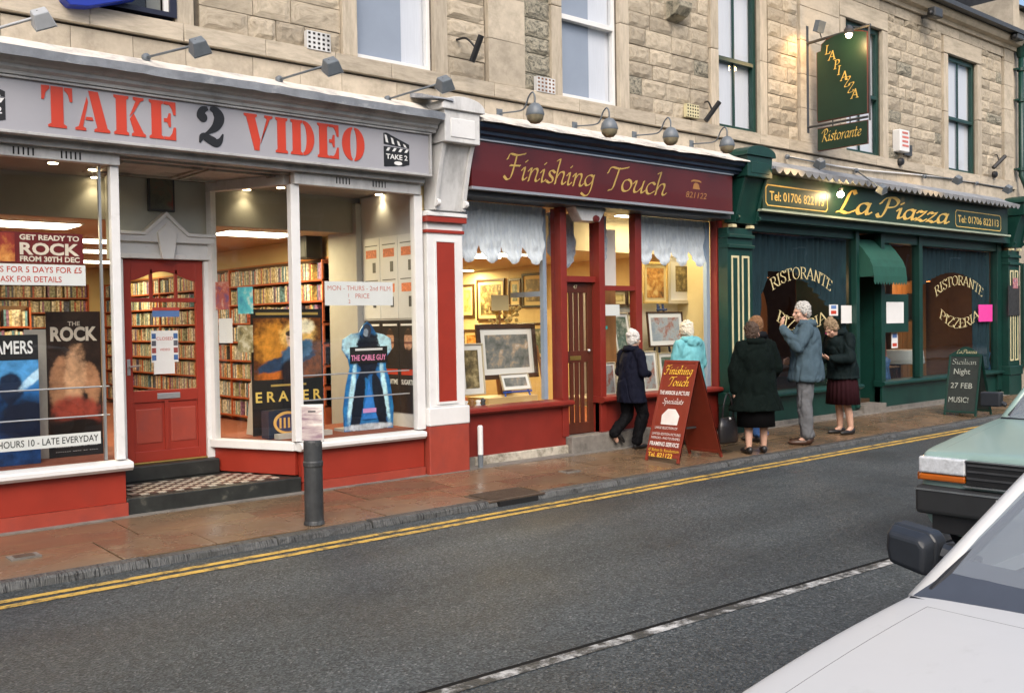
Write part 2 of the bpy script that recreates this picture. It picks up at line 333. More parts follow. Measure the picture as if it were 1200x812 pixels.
def nib_text(text, parent, mat, o, u, v, n, height, width=None, fonts=GL, nib=.1, ang=R(40), shear=.15, space=.32, per_letter=True, name='letter', cap=.85, arc=None, track=0.0):
    """o = left end of the baseline; height = cap height in metres"""
    L, tot = nib_letters(text, fonts, nib, ang, shear, space, track); sc = height / cap; sx = sc if width is None else width / tot
    base = plane_fn(o, u, v, n); allq = []
    for ch, x, adv, q in L:
        if arc:
            rad, sgn = arc; a = ((x + adv / 2 - tot / 2) * sx) / rad
            def fn(px, py, h, a=a, x=x, adv=adv):
                lx = (px - adv / 2) * sx; ly = py * sc; ca, sa = math.cos(a), math.sin(a) * sgn
                X = tot * sx / 2 + rad * math.sin(a) + lx * ca + ly * sa; Y = sgn * rad * (math.cos(a) - 1) - lx * sa + ly * ca
                return base(X, Y, h)
        else:
            def fn(px, py, h, x=x): return base((x + px) * sx, py * sc, h)
        if per_letter: flat_quads(q, fn).build(name, mat, parent)
        else: allq.append((q, fn))
    if not per_letter:
        mb = MB(); k = 0
        for q, fn in allq:
            for qq in q: mb.add([fn(p.x, p.y, 0.001 + 0.00003 * k) for p in qq], [(0, 1, 2, 3)]); k += 1
            k = k % 40
        return mb.build('lettering', mat, parent)
_bench = bpy.data.scenes.new('bench')         # modifiers and text are evaluated here, away from the big scene
def bake(ob):
    _bench.collection.objects.link(ob); vl = _bench.view_layers[0]; vl.update(); dg = vl.depsgraph
    me = bpy.data.meshes.new_from_object(ob.evaluated_get(dg)); bpy.data.objects.remove(ob); return me
def sans(text, parent, mat, o, u, v, n, height, width=None, name='lettering', depth=0.0012, bold=0.0, shear=0.0, align='LEFT', space=1.0):
    """built-in plain letters turned into a mesh; height = cap height"""
    cu = bpy.data.curves.new('txt', 'FONT'); cu.body = text; cu.size = 1; cu.offset = bold; cu.shear = shear; cu.space_character = space; cu.resolution_u = 3
    ob = bpy.data.objects.new('txt', cu); me = bake(ob); bpy.data.curves.remove(cu)
    vs = [v.co.copy() for v in me.vertices]; fs = [tuple(p.vertices) for p in me.polygons]; bpy.data.meshes.remove(me)
    if not vs: return None
    x0 = min(p.x for p in vs); x1 = max(p.x for p in vs); s = height / 0.69; sx = s if width is None else width / (x1 - x0)
    ox = {'LEFT': 0, 'CENTER': -(x1 - x0) * sx / 2}[align]; fn = plane_fn(o, u, v, n)
    mb = MB(); mb.add([fn((p.x - x0) * sx + ox, p.y * s, depth) for p in vs], fs); return mb.build(name, mat, parent)
EX, EZ, NY = Vector((1, 0, 0)), Vector((0, 0, 1)), Vector((0, -1, 0))
# ------------------------------------------------------------------ palette
STONE = pm('rock_stone', (0.455, 0.39, 0.295), rough=0.85, var=0.22, scale=9, bump=0.004, bscale=45, c2=(0.17, 0.135, 0.09), cscale=4.5, clo=0.47, chi=0.76, orand=0.2)
STONE_D = pm('stained_stone', (0.33, 0.30, 0.23), rough=0.88, var=0.25, scale=9, bump=0.004, bscale=45, c2=(0.06, 0.062, 0.05), cscale=5, clo=0.46, chi=0.62, orand=0.12)
ASHLAR = pm('smooth_stone', (0.475, 0.41, 0.318), rough=0.8, var=0.12, scale=5, bump=0.0012, bscale=70, c2=(0.25, 0.215, 0.16), cscale=2.6, clo=0.46, chi=0.8, orand=0.12)
MORTAR = pm('mortar', (0.12, 0.10, 0.075), rough=0.9, var=0.25, scale=14)
WHITE = pm('white_paint', (0.72, 0.72, 0.71), rough=0.42, var=0.05, scale=5, c2=(0.5, 0.49, 0.47), cscale=7, clo=0.6, chi=0.85)
WHITE_W = pm('weathered_white_paint', (0.62, 0.62, 0.61), rough=0.55, var=0.1, scale=6, bump=0.001, bscale=30, c2=(0.32, 0.32, 0.31), cscale=5, clo=0.5, chi=0.8, stretch=(1, 1, .35))
CREAM_L = pm('pale_painted_flashing', (0.68, 0.64, 0.58), rough=0.6, var=0.14, scale=7, bump=0.004, bscale=14, c2=(0.27, 0.27, 0.28), cscale=3.2, clo=0.5, chi=0.72)
LEAD = pm('lead_sheet', (0.24, 0.26, 0.29), rough=0.55, var=0.2, scale=8, bump=0.006, bscale=12, c2=(0.5, 0.5, 0.5), cscale=4, clo=0.55, chi=0.75)
RED = pm('red_gloss_paint', (0.30, 0.032, 0.018), rough=0.38, var=0.09, scale=4, bump=0.0004, bscale=30, c2=(0.25, 0.034, 0.022), cscale=3, clo=0.55, chi=0.8, coat=0.1)
RED_D = pm('worn_red_paint', (0.32, 0.05, 0.03), rough=0.5, var=0.12, scale=6, bump=0.002, bscale=12, c2=(0.24, 0.05, 0.04), cscale=5, clo=0.5, chi=0.75)
MAROON = pm('maroon_paint', (0.088, 0.008, 0.008), rough=0.35, var=0.1, scale=4, coat=0.15)
REDFT = pm('brick_red_paint', (0.20, 0.022, 0.015), rough=0.4, var=0.1, scale=5, bump=0.0006, bscale=25)
NAVY = pm('navy_paint', (0.012, 0.022, 0.045), rough=0.35, var=0.2, scale=6)
GREEN = pm('dark_green_paint', (0.006, 0.040, 0.031), rough=0.36, var=0.14, scale=5, bump=0.0006, bscale=25, c2=(0.004, 0.024, 0.02), cscale=2, clo=0.5, chi=0.75)
GREENF = pm('green_fascia_paint', (0.008, 0.030, 0.017), rough=0.4, var=0.12, scale=4)
GOLD = pm('gold_lettering', (0.46, 0.31, 0.085), rough=0.4, var=0.06, scale=9)
CREAM = pm('cream_paint', (0.62, 0.56, 0.34), rough=0.45, var=0.06, scale=9)
SILVER = pm('aluminium_trim', (0.55, 0.55, 0.56), rough=0.35, metal=0.7, var=0.05)
GREYSIGN = pm('grey_sign_face', (0.335, 0.335, 0.365), rough=0.5, var=0.03, scale=3)
GREYTRIM = pm('grey_white_moulding', (0.42, 0.42, 0.415), rough=0.55, var=0.12, scale=5, c2=(0.2, 0.2, 0.2), cscale=4, clo=0.5, chi=0.75)
LRED = pm('red_lettering', (0.52, 0.045, 0.018), rough=0.45, var=0.04)
BLACK = pm('black_paint', (0.012, 0.012, 0.013), rough=0.45, var=0.2)
DARK = pm('dark_metal', (0.045, 0.047, 0.05), rough=0.45, var=0.2, scale=12)
GREYMET = pm('grey_lamp_metal', (0.13, 0.15, 0.17), rough=0.45, var=0.15, scale=12)
PAPER = pm('white_paper', (0.75, 0.75, 0.74), rough=0.6, var=0.03)
PINK = pm('pink_paper', (0.80, 0.06, 0.36), rough=0.6, var=0.04)
WOODD = pm('dark_stained_wood', (0.085, 0.022, 0.012), rough=0.4, var=0.25, scale=9, stretch=(1, 1, .1))
WOODM = pm('oak_wood', (0.28, 0.13, 0.045), rough=0.45, var=0.3, scale=9, stretch=(1, 1, .1))
PINE = pm('pine_wood', (0.5, 0.33, 0.14), rough=0.5, var=0.12, scale=8, stretch=(.15, 1, 1))
GLASS = glass('shop_glass', refl=1.25)
GLASSD = glass('tinted_restaurant_glass', tint=(0.68, 0.73, 0.75), refl=1.5)
GLASSU = glass('upstairs_glass', tint=(0.9, 0.92, 0.95), refl=1.2)

# ------------------------------------------------------------------ asphalt
def asphalt():
    m = bpy.data.materials.new('wet_asphalt'); m.use_nodes = True; n = m.node_tree.nodes; l = m.node_tree.links; b = n['Principled BSDF']
    tc = n.new('ShaderNodeTexCoord')
    v = n.new('ShaderNodeTexVoronoi'); v.inputs['Scale'].default_value = 88; l.new(tc.outputs['Object'], v.inputs[0])
    cr = n.new('ShaderNodeValToRGB'); e = cr.color_ramp.elements
    e[0].position = 0; e[0].color = (.012, .015, .016, 1); e[1].position = 1; e[1].color = (.23, .24, .235, 1)
    x = e.new(.5); x.color = (.048, .058, .062, 1); x = e.new(.82); x.color = (.098, .110, .112, 1)
    l.new(v.outputs['Color'], cr.inputs[0])
    t = n.new('ShaderNodeTexNoise'); t.inputs['Scale'].default_value = 0.55; t.inputs['Detail'].default_value = 7; l.new(tc.outputs['Object'], t.inputs[0])
    mr = n.new('ShaderNodeMapRange'); mr.inputs[1].default_value = .3; mr.inputs[2].default_value = .7; mr.inputs[3].default_value = .72; mr.inputs[4].default_value = 1.2; l.new(t.outputs[0], mr.inputs[0])
    hs = n.new('ShaderNodeHueSaturation'); l.new(cr.outputs[0], hs.inputs['Color']); l.new(mr.outputs[0], hs.inputs['Value']); l.new(hs.outputs[0], b.inputs['Base Color'])
    mr2 = n.new('ShaderNodeMapRange'); mr2.inputs[1].default_value = .35; mr2.inputs[2].default_value = .65; mr2.inputs[3].default_value = .42; mr2.inputs[4].default_value = .66; l.new(t.outputs[0], mr2.inputs[0]); l.new(mr2.outputs[0], b.inputs['Roughness'])
    mp = n.new('ShaderNodeMapping'); mp.inputs['Scale'].default_value = (.1, 1.5, 1); l.new(tc.outputs['Object'], mp.inputs[0]); t4 = n.new('ShaderNodeTexNoise'); t4.inputs['Scale'].default_value = 1.0; t4.inputs['Detail'].default_value = 5; l.new(mp.outputs[0], t4.inputs[0])
    m4 = n.new('ShaderNodeMapRange'); m4.inputs[1].default_value = .35; m4.inputs[2].default_value = .65; m4.inputs[3].default_value = .8; m4.inputs[4].default_value = 1.18; l.new(t4.outputs[0], m4.inputs[0]); mm = n.new('ShaderNodeMath'); mm.operation = 'MULTIPLY'; l.new(mr.outputs[0], mm.inputs[0]); l.new(m4.outputs[0], mm.inputs[1]); l.new(mm.outputs[0], hs.inputs['Value'])     # worn wheel tracks
    t2 = n.new('ShaderNodeTexNoise'); t2.inputs['Scale'].default_value = 90; t2.inputs['Detail'].default_value = 3; l.new(tc.outputs['Object'], t2.inputs[0])
    ad = n.new('ShaderNodeMath'); ad.operation = 'ADD'; l.new(v.outputs['Distance'], ad.inputs[0]); l.new(t2.outputs[0], ad.inputs[1])
    bp = n.new('ShaderNodeBump'); bp.inputs['Distance'].default_value = .006; l.new(ad.outputs[0], bp.inputs['Height']); l.new(bp.outputs[0], b.inputs['Normal'])
    return m
ASPHALT = asphalt()
def worn_paint(name, c, thr=0.42, sc=9.0):
    m = bpy.data.materials.new(name); m.use_nodes = True; n = m.node_tree.nodes; l = m.node_tree.links; b = n['Principled BSDF']
    b.inputs['Roughness'].default_value = .6
    tc = n.new('ShaderNodeTexCoord'); t = n.new('ShaderNodeTexNoise'); t.inputs['Scale'].default_value = sc; t.inputs['Detail'].default_value = 10; t.inputs['Roughness'].default_value = .75; l.new(tc.outputs['Object'], t.inputs[0])
    cr = n.new('ShaderNodeValToRGB'); e = cr.color_ramp.elements; e[0].position = thr; e[1].position = thr + .16; e[0].color = (.05, .05, .045, 1); e[1].color = (*c, 1); l.new(t.outputs[0], cr.inputs[0]); l.new(cr.outputs[0], b.inputs['Base Color'])
    v = n.new('ShaderNodeTexVoronoi'); v.inputs['Scale'].default_value = 62; l.new(tc.outputs['Object'], v.inputs[0]); bp = n.new('ShaderNodeBump'); bp.inputs['Distance'].default_value = .005; l.new(v.outputs['Distance'], bp.inputs['Height']); l.new(bp.outputs[0], b.inputs['Normal'])
    return m
YEL = worn_paint('worn_yellow_road_paint', (0.60, 0.38, 0.075), .36); WLINE = worn_paint('worn_white_road_paint', (0.62, 0.62, 0.6), .47, 7)
FLAG = pm('wet_flagstone', (0.19, 0.118, 0.065), rough=0.27, var=0.16, scale=4, bump=0.0008, bscale=30, c2=(0.125, 0.092, 0.062), cscale=1.3, clo=0.35, chi=0.8, rvar=0.10, orand=0.17)
KERB = pm('worn_kerb_stone', (0.10, 0.102, 0.098), rough=0.5, var=0.4, scale=20, bump=0.02, bscale=16, c2=(0.012, 0.012, 0.012), cscale=14, clo=0.53, chi=0.57, orand=0.15, stretch=(9, 1, .6))
CONC = pm('damp_concrete', (0.19, 0.175, 0.155), rough=0.6, var=0.2, scale=12, bump=0.002, bscale=30, c2=(0.09, 0.085, 0.075), cscale=4, clo=0.5, chi=0.7)
STEPK = pm('black_painted_step', (0.02, 0.022, 0.02), rough=0.5, var=0.5, scale=6, c2=(0.12, 0.115, 0.09), cscale=6, clo=0.6, chi=0.74)
PLINTH = pm('limewashed_plinth', (0.48, 0.44, 0.36), rough=0.8, var=0.2, scale=9, bump=0.006, bscale=18, c2=(0.18, 0.16, 0.12), cscale=6, clo=0.5, chi=0.66)

# ------------------------------------------------------------------ ground, road, pavement
RZ = -0.10; KY = -1.5; SL = 0.03
def pz(y): return SL * y
tag(MB().box(-400, 600, -400, 500, -0.5, RZ - 0.03).build('ground', CONC), kind='structure')
road = tag(MB().box(-120, 200, -9.2, KY + 0.06, RZ - 0.02, RZ).build('road', ASPHALT), kind='structure')
tag(MB().box(-120, 200, -13, -9.205, RZ - .02, RZ + 0.1).build('pavement_opposite', CONC), kind='structure')
def yl(y0, y1): MB().add([(-30, y0, RZ + .004), (60, y0, RZ + .004), (60, y1, RZ + .004), (-30, y1, RZ + .004)], [(0, 1, 2, 3)]).build('yellow_line', YEL, road)
yl(-1.895, -1.82); yl(-1.76, -1.69)
MB().add([(1.2, -4.735, RZ + .004), (8.2, -5.07, RZ + .004), (8.2, -4.99, RZ + .004), (1.2, -4.655, RZ + .004)], [(0, 1, 2, 3)]).build('centre_line', WLINE, road)
seal = pm('bitumen_joint', (.012, .012, .012), rough=.8, var=.2, spec=.1)
MB().add([(1.2, -4.655, RZ + .003), (8.2, -4.99, RZ + .003), (8.2, -4.955, RZ + .003), (1.2, -4.62, RZ + .003)], [(0, 1, 2, 3)]).build('bitumen_joint', seal, road)
pave = tag(MB().xprism([(KY + .05, -.3), (0.9, -.3), (0.9, pz(.9) - .012), (KY + .05, pz(KY) - .012)], -30, 40).build('pavement', MORTAR), kind='structure')
def flagmesh(k):
    bm = bmesh.new(); bmesh.ops.create_cube(bm, size=1.0)
    for v in bm.verts:
        v.co.z -= .5; v.co.x += random.uniform(-.004, .004); v.co.y += random.uniform(-.006, .006)
    bmesh.ops.bevel(bm, geom=[e for e in bm.edges if all(v.co.z > -.4 for v in e.verts)], offset=.012, segments=1, affect='EDGES')
    me = bpy.data.meshes.new('flagstone'); bm.to_mesh(me); bm.free(); me.materials.append(FLAG); return me
FM = [flagmesh(k) for k in range(4)]; ang = math.atan(SL)
dx0, dx1 = AZ(588, 592, -.08).x, AZ(640, 585, -.08).x       # the gully
gy0 = KY; gy1 = -1.13
def lay(y0, y1, x0, x1, lo, hi, z=0.0):
    x = x0
    while x < x1 - .05:
        L = random.uniform(lo, hi); e = min(x + L, x1)
        if x1 - e < .25: e = x1
        yc = (y0 + y1) / 2
        share('flagstone', random.choice(FM), pave, ((x + e) / 2, yc, pz(yc) + random.uniform(-.0025, .0025)), (e - x - .008, (y1 - y0) - .008, .05), (ang + random.uniform(-.003, .003), random.uniform(-.003, .003), 0)); x = e
for a, b in ((-3, 2.4), (2.4, dx0 - .12), (dx1 + .12, 24)):
    lay(-1.38, -.72, a, b, .62, 1.05)
lay(-1.13, -.72, dx0 - .12, dx1 + .12, .6, .9)
lay(-.72, -.085, -3, 24, .7, 1.2)
CS = MB().xprism([(-.085, pz(-.085) - .05), (.9, pz(.9) - .05), (.9, pz(.9) + .004), (-.085, pz(-.085) + .006)], -3, 24).build('concrete_strip', CONC, pave)
def kerbmesh():
    mb = MB(); n = 10; prof = [(0, -.1), (0, .0), (.012, .035), (.03, .05), (.115, .052), (.115, -.1)]
    for i in range(n + 1):
        for (y, z) in prof: mb.v.append((-.5 + i / n, y + random.uniform(-.006, .006) * (y < .05), z + random.uniform(-.004, .003) * (y < .05)))
    m = len(prof)
    for i in range(n):
        for j in range(m - 1): mb.f.append((i * m + j, (i + 1) * m + j, (i + 1) * m + j + 1, i * m + j + 1))
    mb.f.append(tuple(range(m))); mb.f.append(tuple(n * m + j for j in range(m))[::-1]); return mb.mesh('kerbstone', KERB)
KM = [kerbmesh() for _ in range(5)]
def kerbs(x0, x1):
    x = x0
    while x < x1 - .05:
        L = random.uniform(.75, 1.15); e = x + L if x1 - x - L > .3 else x1
        share('kerbstone', random.choice(KM), pave, ((x + e) / 2, KY + random.uniform(-.008, .008), pz(KY) - .05 + random.uniform(-.004, .004)), (e - x - .012, 1, 1)); x = e
kerbs(-3, dx0); kerbs(dx1, 30)
# gully: iron top plate, dark inlet under it
gu = thing('kerb_gully', 'ribbed iron gully cover over a dark kerb inlet by the yellow lines', 'drain', ((dx0 + dx1) / 2, -1.35, RZ))
IRON = pm('rusty_iron', (0.085, 0.06, 0.042), rough=.5, var=.35, scale=14, bump=.002, bscale=40)
box('inlet', pm('inlet_dark', (.006, .006, .006), rough=.9), gu, dx0 + .01, dx1 - .01, KY - .014, gy1 - .02, RZ - .005, pz(KY) - .012)
box('cover', IRON, gu, dx0 - .1, dx1 + .1, KY + .005, gy1, pz(KY) - .0119, pz(KY) + .006, bevel=.004)
for i in range(14):
    yy = KY + .04 + i * .023; box('rib', IRON, gu, dx0 - .06, dx1 + .06, yy, yy + .01, pz(yy) - .006, pz(yy) + .011)
for (px, py, lab) in ((538 / 5 + 560, 553, 'small square iron stopcock cover in the pavement past the gully'), (28, 653, 'small iron stopcock cover in the pavement at the far left')):
    p = AZ(px, py, -.03); cv = thing('stopcock_cover', lab, 'cover', (p.x, p.y, pz(p.y)), 'stopcock covers')
    MB().box(p.x - .1, p.x + .1, p.y - .07, p.y + .07, pz(p.y) - .01, pz(p.y) + .009).build('frame', CONC, cv); MB().box(p.x - .065, p.x + .065, p.y - .045, p.y + .045, pz(p.y) + .008, pz(p.y) + .013).build('lid', IRON, cv)

# ------------------------------------------------------------------ terrace: upper storey of stone
WIN = [(5.24, 6.17), (8.0, 8.97), (10.92, 11.86), (14.12, 15.24), (17.52, 18.68)]
Z0, ZS, ZT = 4.17, 5.11, 6.22
ter = thing('stone_terrace', 'sandstone terrace with rock faced blocks and tall sash windows above the shops', 'building', (6, 0, 3.6))
mb = MB()
cuts = [(2.52, 3.42)] + WIN; x = -6.0
for a, b in cuts + [(20.3, 20.3)]:
    mb.box(x, a, .05, .45, 3.45, 6.9); x = b
for a, b in cuts: mb.box(a, b, .05, .45, 3.45, Z0 - .01); mb.box(a, b, .05, .45, ZT, 6.9)
upper = mb.build('upper_wall', MORTAR, ter)
def rockmesh(seed):
    rnd = random.Random(seed); nx, nz = 6, 4; mb = MB()
    for k in range(nz + 1):
        for i in range(nx + 1):
            u, v = i / nx, k / nz; edge = i in (0, nx) or k in (0, nz)
            d = 0 if edge else .45 + .55 * rnd.random() + .3 * math.sin(5 * u + seed) * math.cos(4 * v + seed * 2)
            mb.v.append((u - .5, -d, v - .5))
    m = nx + 1
    for k in range(nz):
        for i in range(nx): mb.f.append((k * m + i, k * m + i + 1, (k + 1) * m + i + 1, (k + 1) * m + i))
    ring = [i for i in range(m)] + [k * m + nx for k in range(1, nz + 1)] + [nz * m + i for i in range(nx - 1, -1, -1)] + [k * m for k in range(nz - 1, 0, -1)]
    b0 = len(mb.v)
    for r in ring: mb.v.append((mb.v[r][0], 1.2, mb.v[r][2]))
    for j in range(len(ring)): mb.f.append((ring[j], b0 + j, b0 + (j + 1) % len(ring), ring[(j + 1) % len(ring)]))
    return mb.mesh('stone', STONE)
ROCK = [rockmesh(s) for s in range(9)]
ROCKD = []
for m_ in ROCK[:4]:
    c = m_.copy(); c.materials[0] = STONE_D; ROCKD.append(c)
def ashmesh(seed):
    rnd = random.Random(seed); bm = bmesh.new(); bmesh.ops.create_cube(bm, size=1)
    for v in bm.verts: v.co.x += rnd.uniform(-.004, .004); v.co.z += rnd.uniform(-.006, .006)
    bmesh.ops.bevel(bm, geom=[e for e in bm.edges if all(v.co.y < 0 for v in e.verts)], offset=.014, segments=1, affect='EDGES')
    me = bpy.data.meshes.new('stone'); bm.to_mesh(me); bm.free(); me.materials.append(ASHLAR); return me
ASH = [ashmesh(s) for s in range(4)]
def ash(x0, x1, z0, z1, y0=-.004, y1=.06, me=None): return share('stone', me or random.choice(ASH), upper, ((x0 + x1) / 2, (y0 + y1) / 2, (z0 + z1) / 2), (x1 - x0 - .006, y1 - y0, z1 - z0 - .006))
def shown(x, z, m=-110): return proj((x, 0, z))[1] > m
for a, b in ((1.75, 2.3), (3.65, 5.07), (6.35, 6.87), (7.44, 7.84), (9.14, 10.75), (12.1, 12.84), (15.42, 17.35), (18.84, 19.8)):
    k = 0; z = 4.16
    while z < 6.5:
        hgt = .205 + .02 * math.sin(k * 2.1); x = a; 
        if k % 2: pass
        while x < b - .02:
            L = random.uniform(.27, .52); e = x + L if b - x - L > .2 else b
            if shown((x + e) / 2, z):
                st = (7.4 < a < 7.5 and z < 5.4) or random.random() < .055
                share('stone', random.choice(ROCKD if st else ROCK), upper, ((x + e) / 2, .03 + random.uniform(-.006, .006), z + hgt / 2), (e - x - .008, random.uniform(.014, .032), hgt - .008), (0, 0 if random.random() < .5 else math.pi * 0, 0))
            x = e
        z += hgt; k += 1
for a, b, st in ((2.3, 2.5, .6), (6.89, 7.42, .48), (12.86, 13.93, .5), (19.82, 20.25, .46)):
    z = 4.16
    while z < 6.5:
        if shown(a, z): ash(a, b, z, z + st, -.016, .06)
        z += st
for a, b in cuts:
    for j0, j1 in ((a - .17, a), (b, b + .17)):
        z = Z0 - .02
        while z < ZT:
            if shown(a, z): ash(j0, j1, z, min(z + 1.03, ZT), -.012, .3)
            z += 1.03
    if shown(a, ZT): ash(a - .17, b + .17, ZT, ZT + .3, -.014, .3)
x = -1.0
while x < 20.3:                                     # plain frieze under the drip line, sill course over it
    L = random.uniform(.42, .66); ash(x, min(x + L, 20.3), 3.46, 3.985, -.002); x += L
x = -1.0
while x < 20.3:
    L = random.uniform(.5, .9); ash(x, min(x + L, 20.3), 4.0, 4.155, -.045, .2); x += L
x = 11.9
while x < 20.3:                                     # course under the eaves
    L = random.uniform(.35, .55)
    if shown(x, 6.55): ash(x, min(x + L, 20.3), 6.53, 6.7, .0, .1)
    x += L
MB().xprism([(.4, 6.7), (-.05, 6.7), (-.07, 6.76), (-.16, 6.78), (-.2, 6.84), (-.2, 6.90), (.4, 6.94)], -6, 20.3).build('eaves_cornice', ASHLAR, ter)
ROOFS = pm('dark_slate', (.02, .021, .022), rough=.5, var=.4, scale=9)
MB().xprism([(-.34, 6.90), (-.2, 6.905), (-.2, 6.98), (-.34, 6.98)], -6, 20.3).build('gutter', DARK, ter)
MB().xprism([(-.2, 6.99), (4.5, 9.6), (9.5, 6.99)], -6, 20.3).build('roof', ROOFS, ter)
mb = MB(); mb.box(-6, 20.3, 9.6, 9.9, -.1, 6.9); mb.box(-6, -5.7, .45, 9.6, -.1, 6.9); mb.box(20.0, 20.3, .47, 9.6, 3.5, 6.9); mb.box(-5.7, 20, .47, 9.59, 3.46, 3.55); mb.build('rear_wall', MORTAR, ter)
BL_D = pm('grey_blue_blind', (0.34, 0.38, 0.44), rough=.8, var=.04, scale=3); BL_L = pm('pale_net_curtain', (0.72, 0.73, 0.75), rough=.9, var=.05, scale=12, stretch=(6, 1, .3))
def sash(i, a, b, fm, dark, split=.66):
    fw = .07 if dark else .045; y = .07
    f = MB(); f.box(a, a + fw, y, y + .07, Z0 - .005, ZT); f.box(b - fw, b, y, y + .07, Z0 - .005, ZT); f.box(a + fw, b - fw, y, y + .07, ZT - .08, ZT); f.box(a + fw, b - fw, y, y + .07, Z0 - .005, Z0 + .05)
    win = f.build('window', fm, ter, bevel=.006)
    box('meeting_rail', fm, win, a + fw, b - fw, y - .015, y + .06, ZS - .03, ZS + .03, bevel=.005)
    if dark:
        xm = a + (b - a) * .5
        for z0, z1 in ((Z0 + .05, ZS - .03), (ZS + .03, ZT - .08)): box('glazing_bar', fm, win, xm - .012, xm + .012, y + .02, y + .05, z0, z1)
    for z0, z1, yy in ((Z0 + .05, ZS - .03, y + .05), (ZS + .03, ZT - .08, y + .03)):
        MB().add([(a + fw, yy, z0), (b - fw, yy, z0), (b - fw, yy, z1), (a + fw, yy, z1)], [(0, 1, 2, 3)]).build('pane', GLASSU, win)
    xs = a + (b - a) * split
    box('blind', BL_D if not dark else BL_L, win, a, xs, y + .075, y + .08, Z0, ZT); box('net_curtain', BL_L, win, xs + .002, b, y + .085, y + .09, Z0, ZT)
    box('window_back', MORTAR, win, a - .1, b + .1, y + .3, y + .31, Z0 - .1, ZT + .1)
for i, (a, b) in enumerate(WIN): sash(i, a, b, [WHITE, WHITE, GREEN, GREEN, GREEN][i], i >= 2, [.66, .6, .6, .5, .55][i])
# dark window with a blue box sign at the very left
BLUE = pm('blue_plastic', (.008, .03, .32), rough=.4, var=.08); NVF = pm('navy_frame', (.01, .012, .03), rough=.4)
wl = MB(); wl.box(2.5, 2.56, -.03, .12, 4.19, 6.2); wl.box(3.37, 3.43, -.03, .12, 4.19, 6.2); wl.box(2.56, 3.37, -.03, .12, 4.19, 4.23); wo = wl.build('window', NVF, ter)
box('pane', pm('dark_pane', (.012, .014, .016), rough=.1), wo, 2.56, 3.2, .06, .07, 4.23, 6.2); box('grey_panel', pm('grey_pan', (.16, .17, .16), rough=.5), wo, 3.2, 3.32, .05, .07, 4.23, 6.2)
box('white_strip', WHITE, wo, 3.33, 3.37, .0, .03, 4.23, 6.2)
bs = thing('blue_box_sign', 'bright blue box sign mounted across the dark window at the top left corner', 'sign', (2.8, -.1, 4.1))
MB().yprism([(2.47, 4.14), (2.52, 4.095), (2.66, 4.11), (3.05, 4.25), (3.05, 4.75), (2.47, 4.75)], -.16, -.035).build('panel', BLUE, bs, bevel=.006)
MB().box(2.51, 2.55, -.035, -.02, 4.4, 4.7).box(2.9, 2.94, -.035, .06, 4.4, 4.7).build('bracket', DARK, bs)
# wall vents
def vent(px, py, w_, h_, dirty):
    p = AY(px, py, -.01); g = MB().box(p.x - w_ / 2, p.x + w_ / 2, -.055, .0, p.z - h_ / 2, p.z + h_ / 2).build('air_brick', WHITE_W if dirty else CREAM, ter)
    nx, nz = 5, 4; bk = pm('vent_hole', (.015, .012, .01), rough=.9); rs = pm('vent_rust', (.16, .06, .02), rough=.8)
    for i in range(nx):
        for k in range(nz): MB().box(p.x - w_ / 2 + (i + .25) * w_ / nx, p.x - w_ / 2 + (i + .75) * w_ / nx, -.0555 - .001, -.054, p.z - h_ / 2 + (k + .25) * h_ / nz, p.z - h_ / 2 + (k + .75) * h_ / nz).build('vent_hole', rs if dirty == 2 else bk, g)
vent(371, 50, .25, .17, 1); vent(637, 101, .28, .17, 2); vent(809, 131, .25, .17, 0)
# next building beyond the downpipe
nb = thing('stone_building', 'next stone building beyond the green downpipe at the right edge', 'building', (24, 0, 0))
MB().box(20.62, 34, .05, 9, 3.3, 7.6).box(20.62, 34, .3, 9, -.05, 3.3).build('wall', ASHLAR, nb)
MB().xprism([(-.1, 7.62), (9, 7.62), (4.5, 10.5)], 20.62, 34).build('roof', ROOFS, nb); box('shop_window', GREEN, nb, 21.2, 33, .2, .29, .5, 2.6)
MB().box(20.32, 20.6, .02, 8, -.05, 7.8).build('quoin', ASHLAR, nb)
# terrace across the street, seen only in the glass
op = thing('opposite_terrace', 'dark stone terrace across the street mirrored in the shop glass', 'building', (10, -17.5, 0)); OPS = pm('sooty_stone', (.13, .115, .095), rough=.85, var=.3, scale=4)
MB().box(-25, 60, -24, -17.2, -.1, 5.2).build('wall', OPS, op); MB().xprism([(-24.2, 5.21), (-17.0, 5.21), (-20.6, 7.2)], -25, 60).build('roof', ROOFS, op)
for i in range(16):
    x = -22 + i * 5.1; f = MB().box(x, x + 1.1, -17.19, -17.14, 3.3, 4.8).build('window', GREYTRIM, op); MB().box(x + .08, x + 1.02, -17.135, -17.13, 3.38, 4.72).build('pane', DARK, f); f = MB().box(x - .3, x + 2.2, -17.19, -17.14, .7, 2.5).build('shop_window', [NAVY, GREEN, REDFT, DARK][i % 4], op); MB().box(x - .2, x + 2.1, -17.135, -17.13, .8, 2.4).build('pane', DARK, f)
# downpipe with hopper and collars
dp = thing('downpipe', 'green cast iron downpipe running down the terrace end', 'drainpipe', (20.38, -.1, 3.4))
MB().tube([(20.38, -.1, 6.62), (20.38, -.1, 4.28), (20.40, -.16, 4.12), (20.6, -.2, 3.75), (20.62, -.2, 3.3), (20.62, -.15, .0)], .052, 12).build('pipe', GREEN, dp, smooth=True)
MB().lathe([(.06, 6.58), (.075, 6.62), (.13, 6.82), (.14, 6.89)], (20.38, -.1, 0), n=12).build('hopper', GREEN, dp)
for z in (6.35, 5.75, 4.4): MB().lathe([(.058, z - .04), (.075, z - .03), (.075, z + .03), (.058, z + .04)], (20.38, -.1, 0), n=12).box(20.22, 20.36, -.1, .0, z - .015, z + .015).build('collar', GREEN, dp)
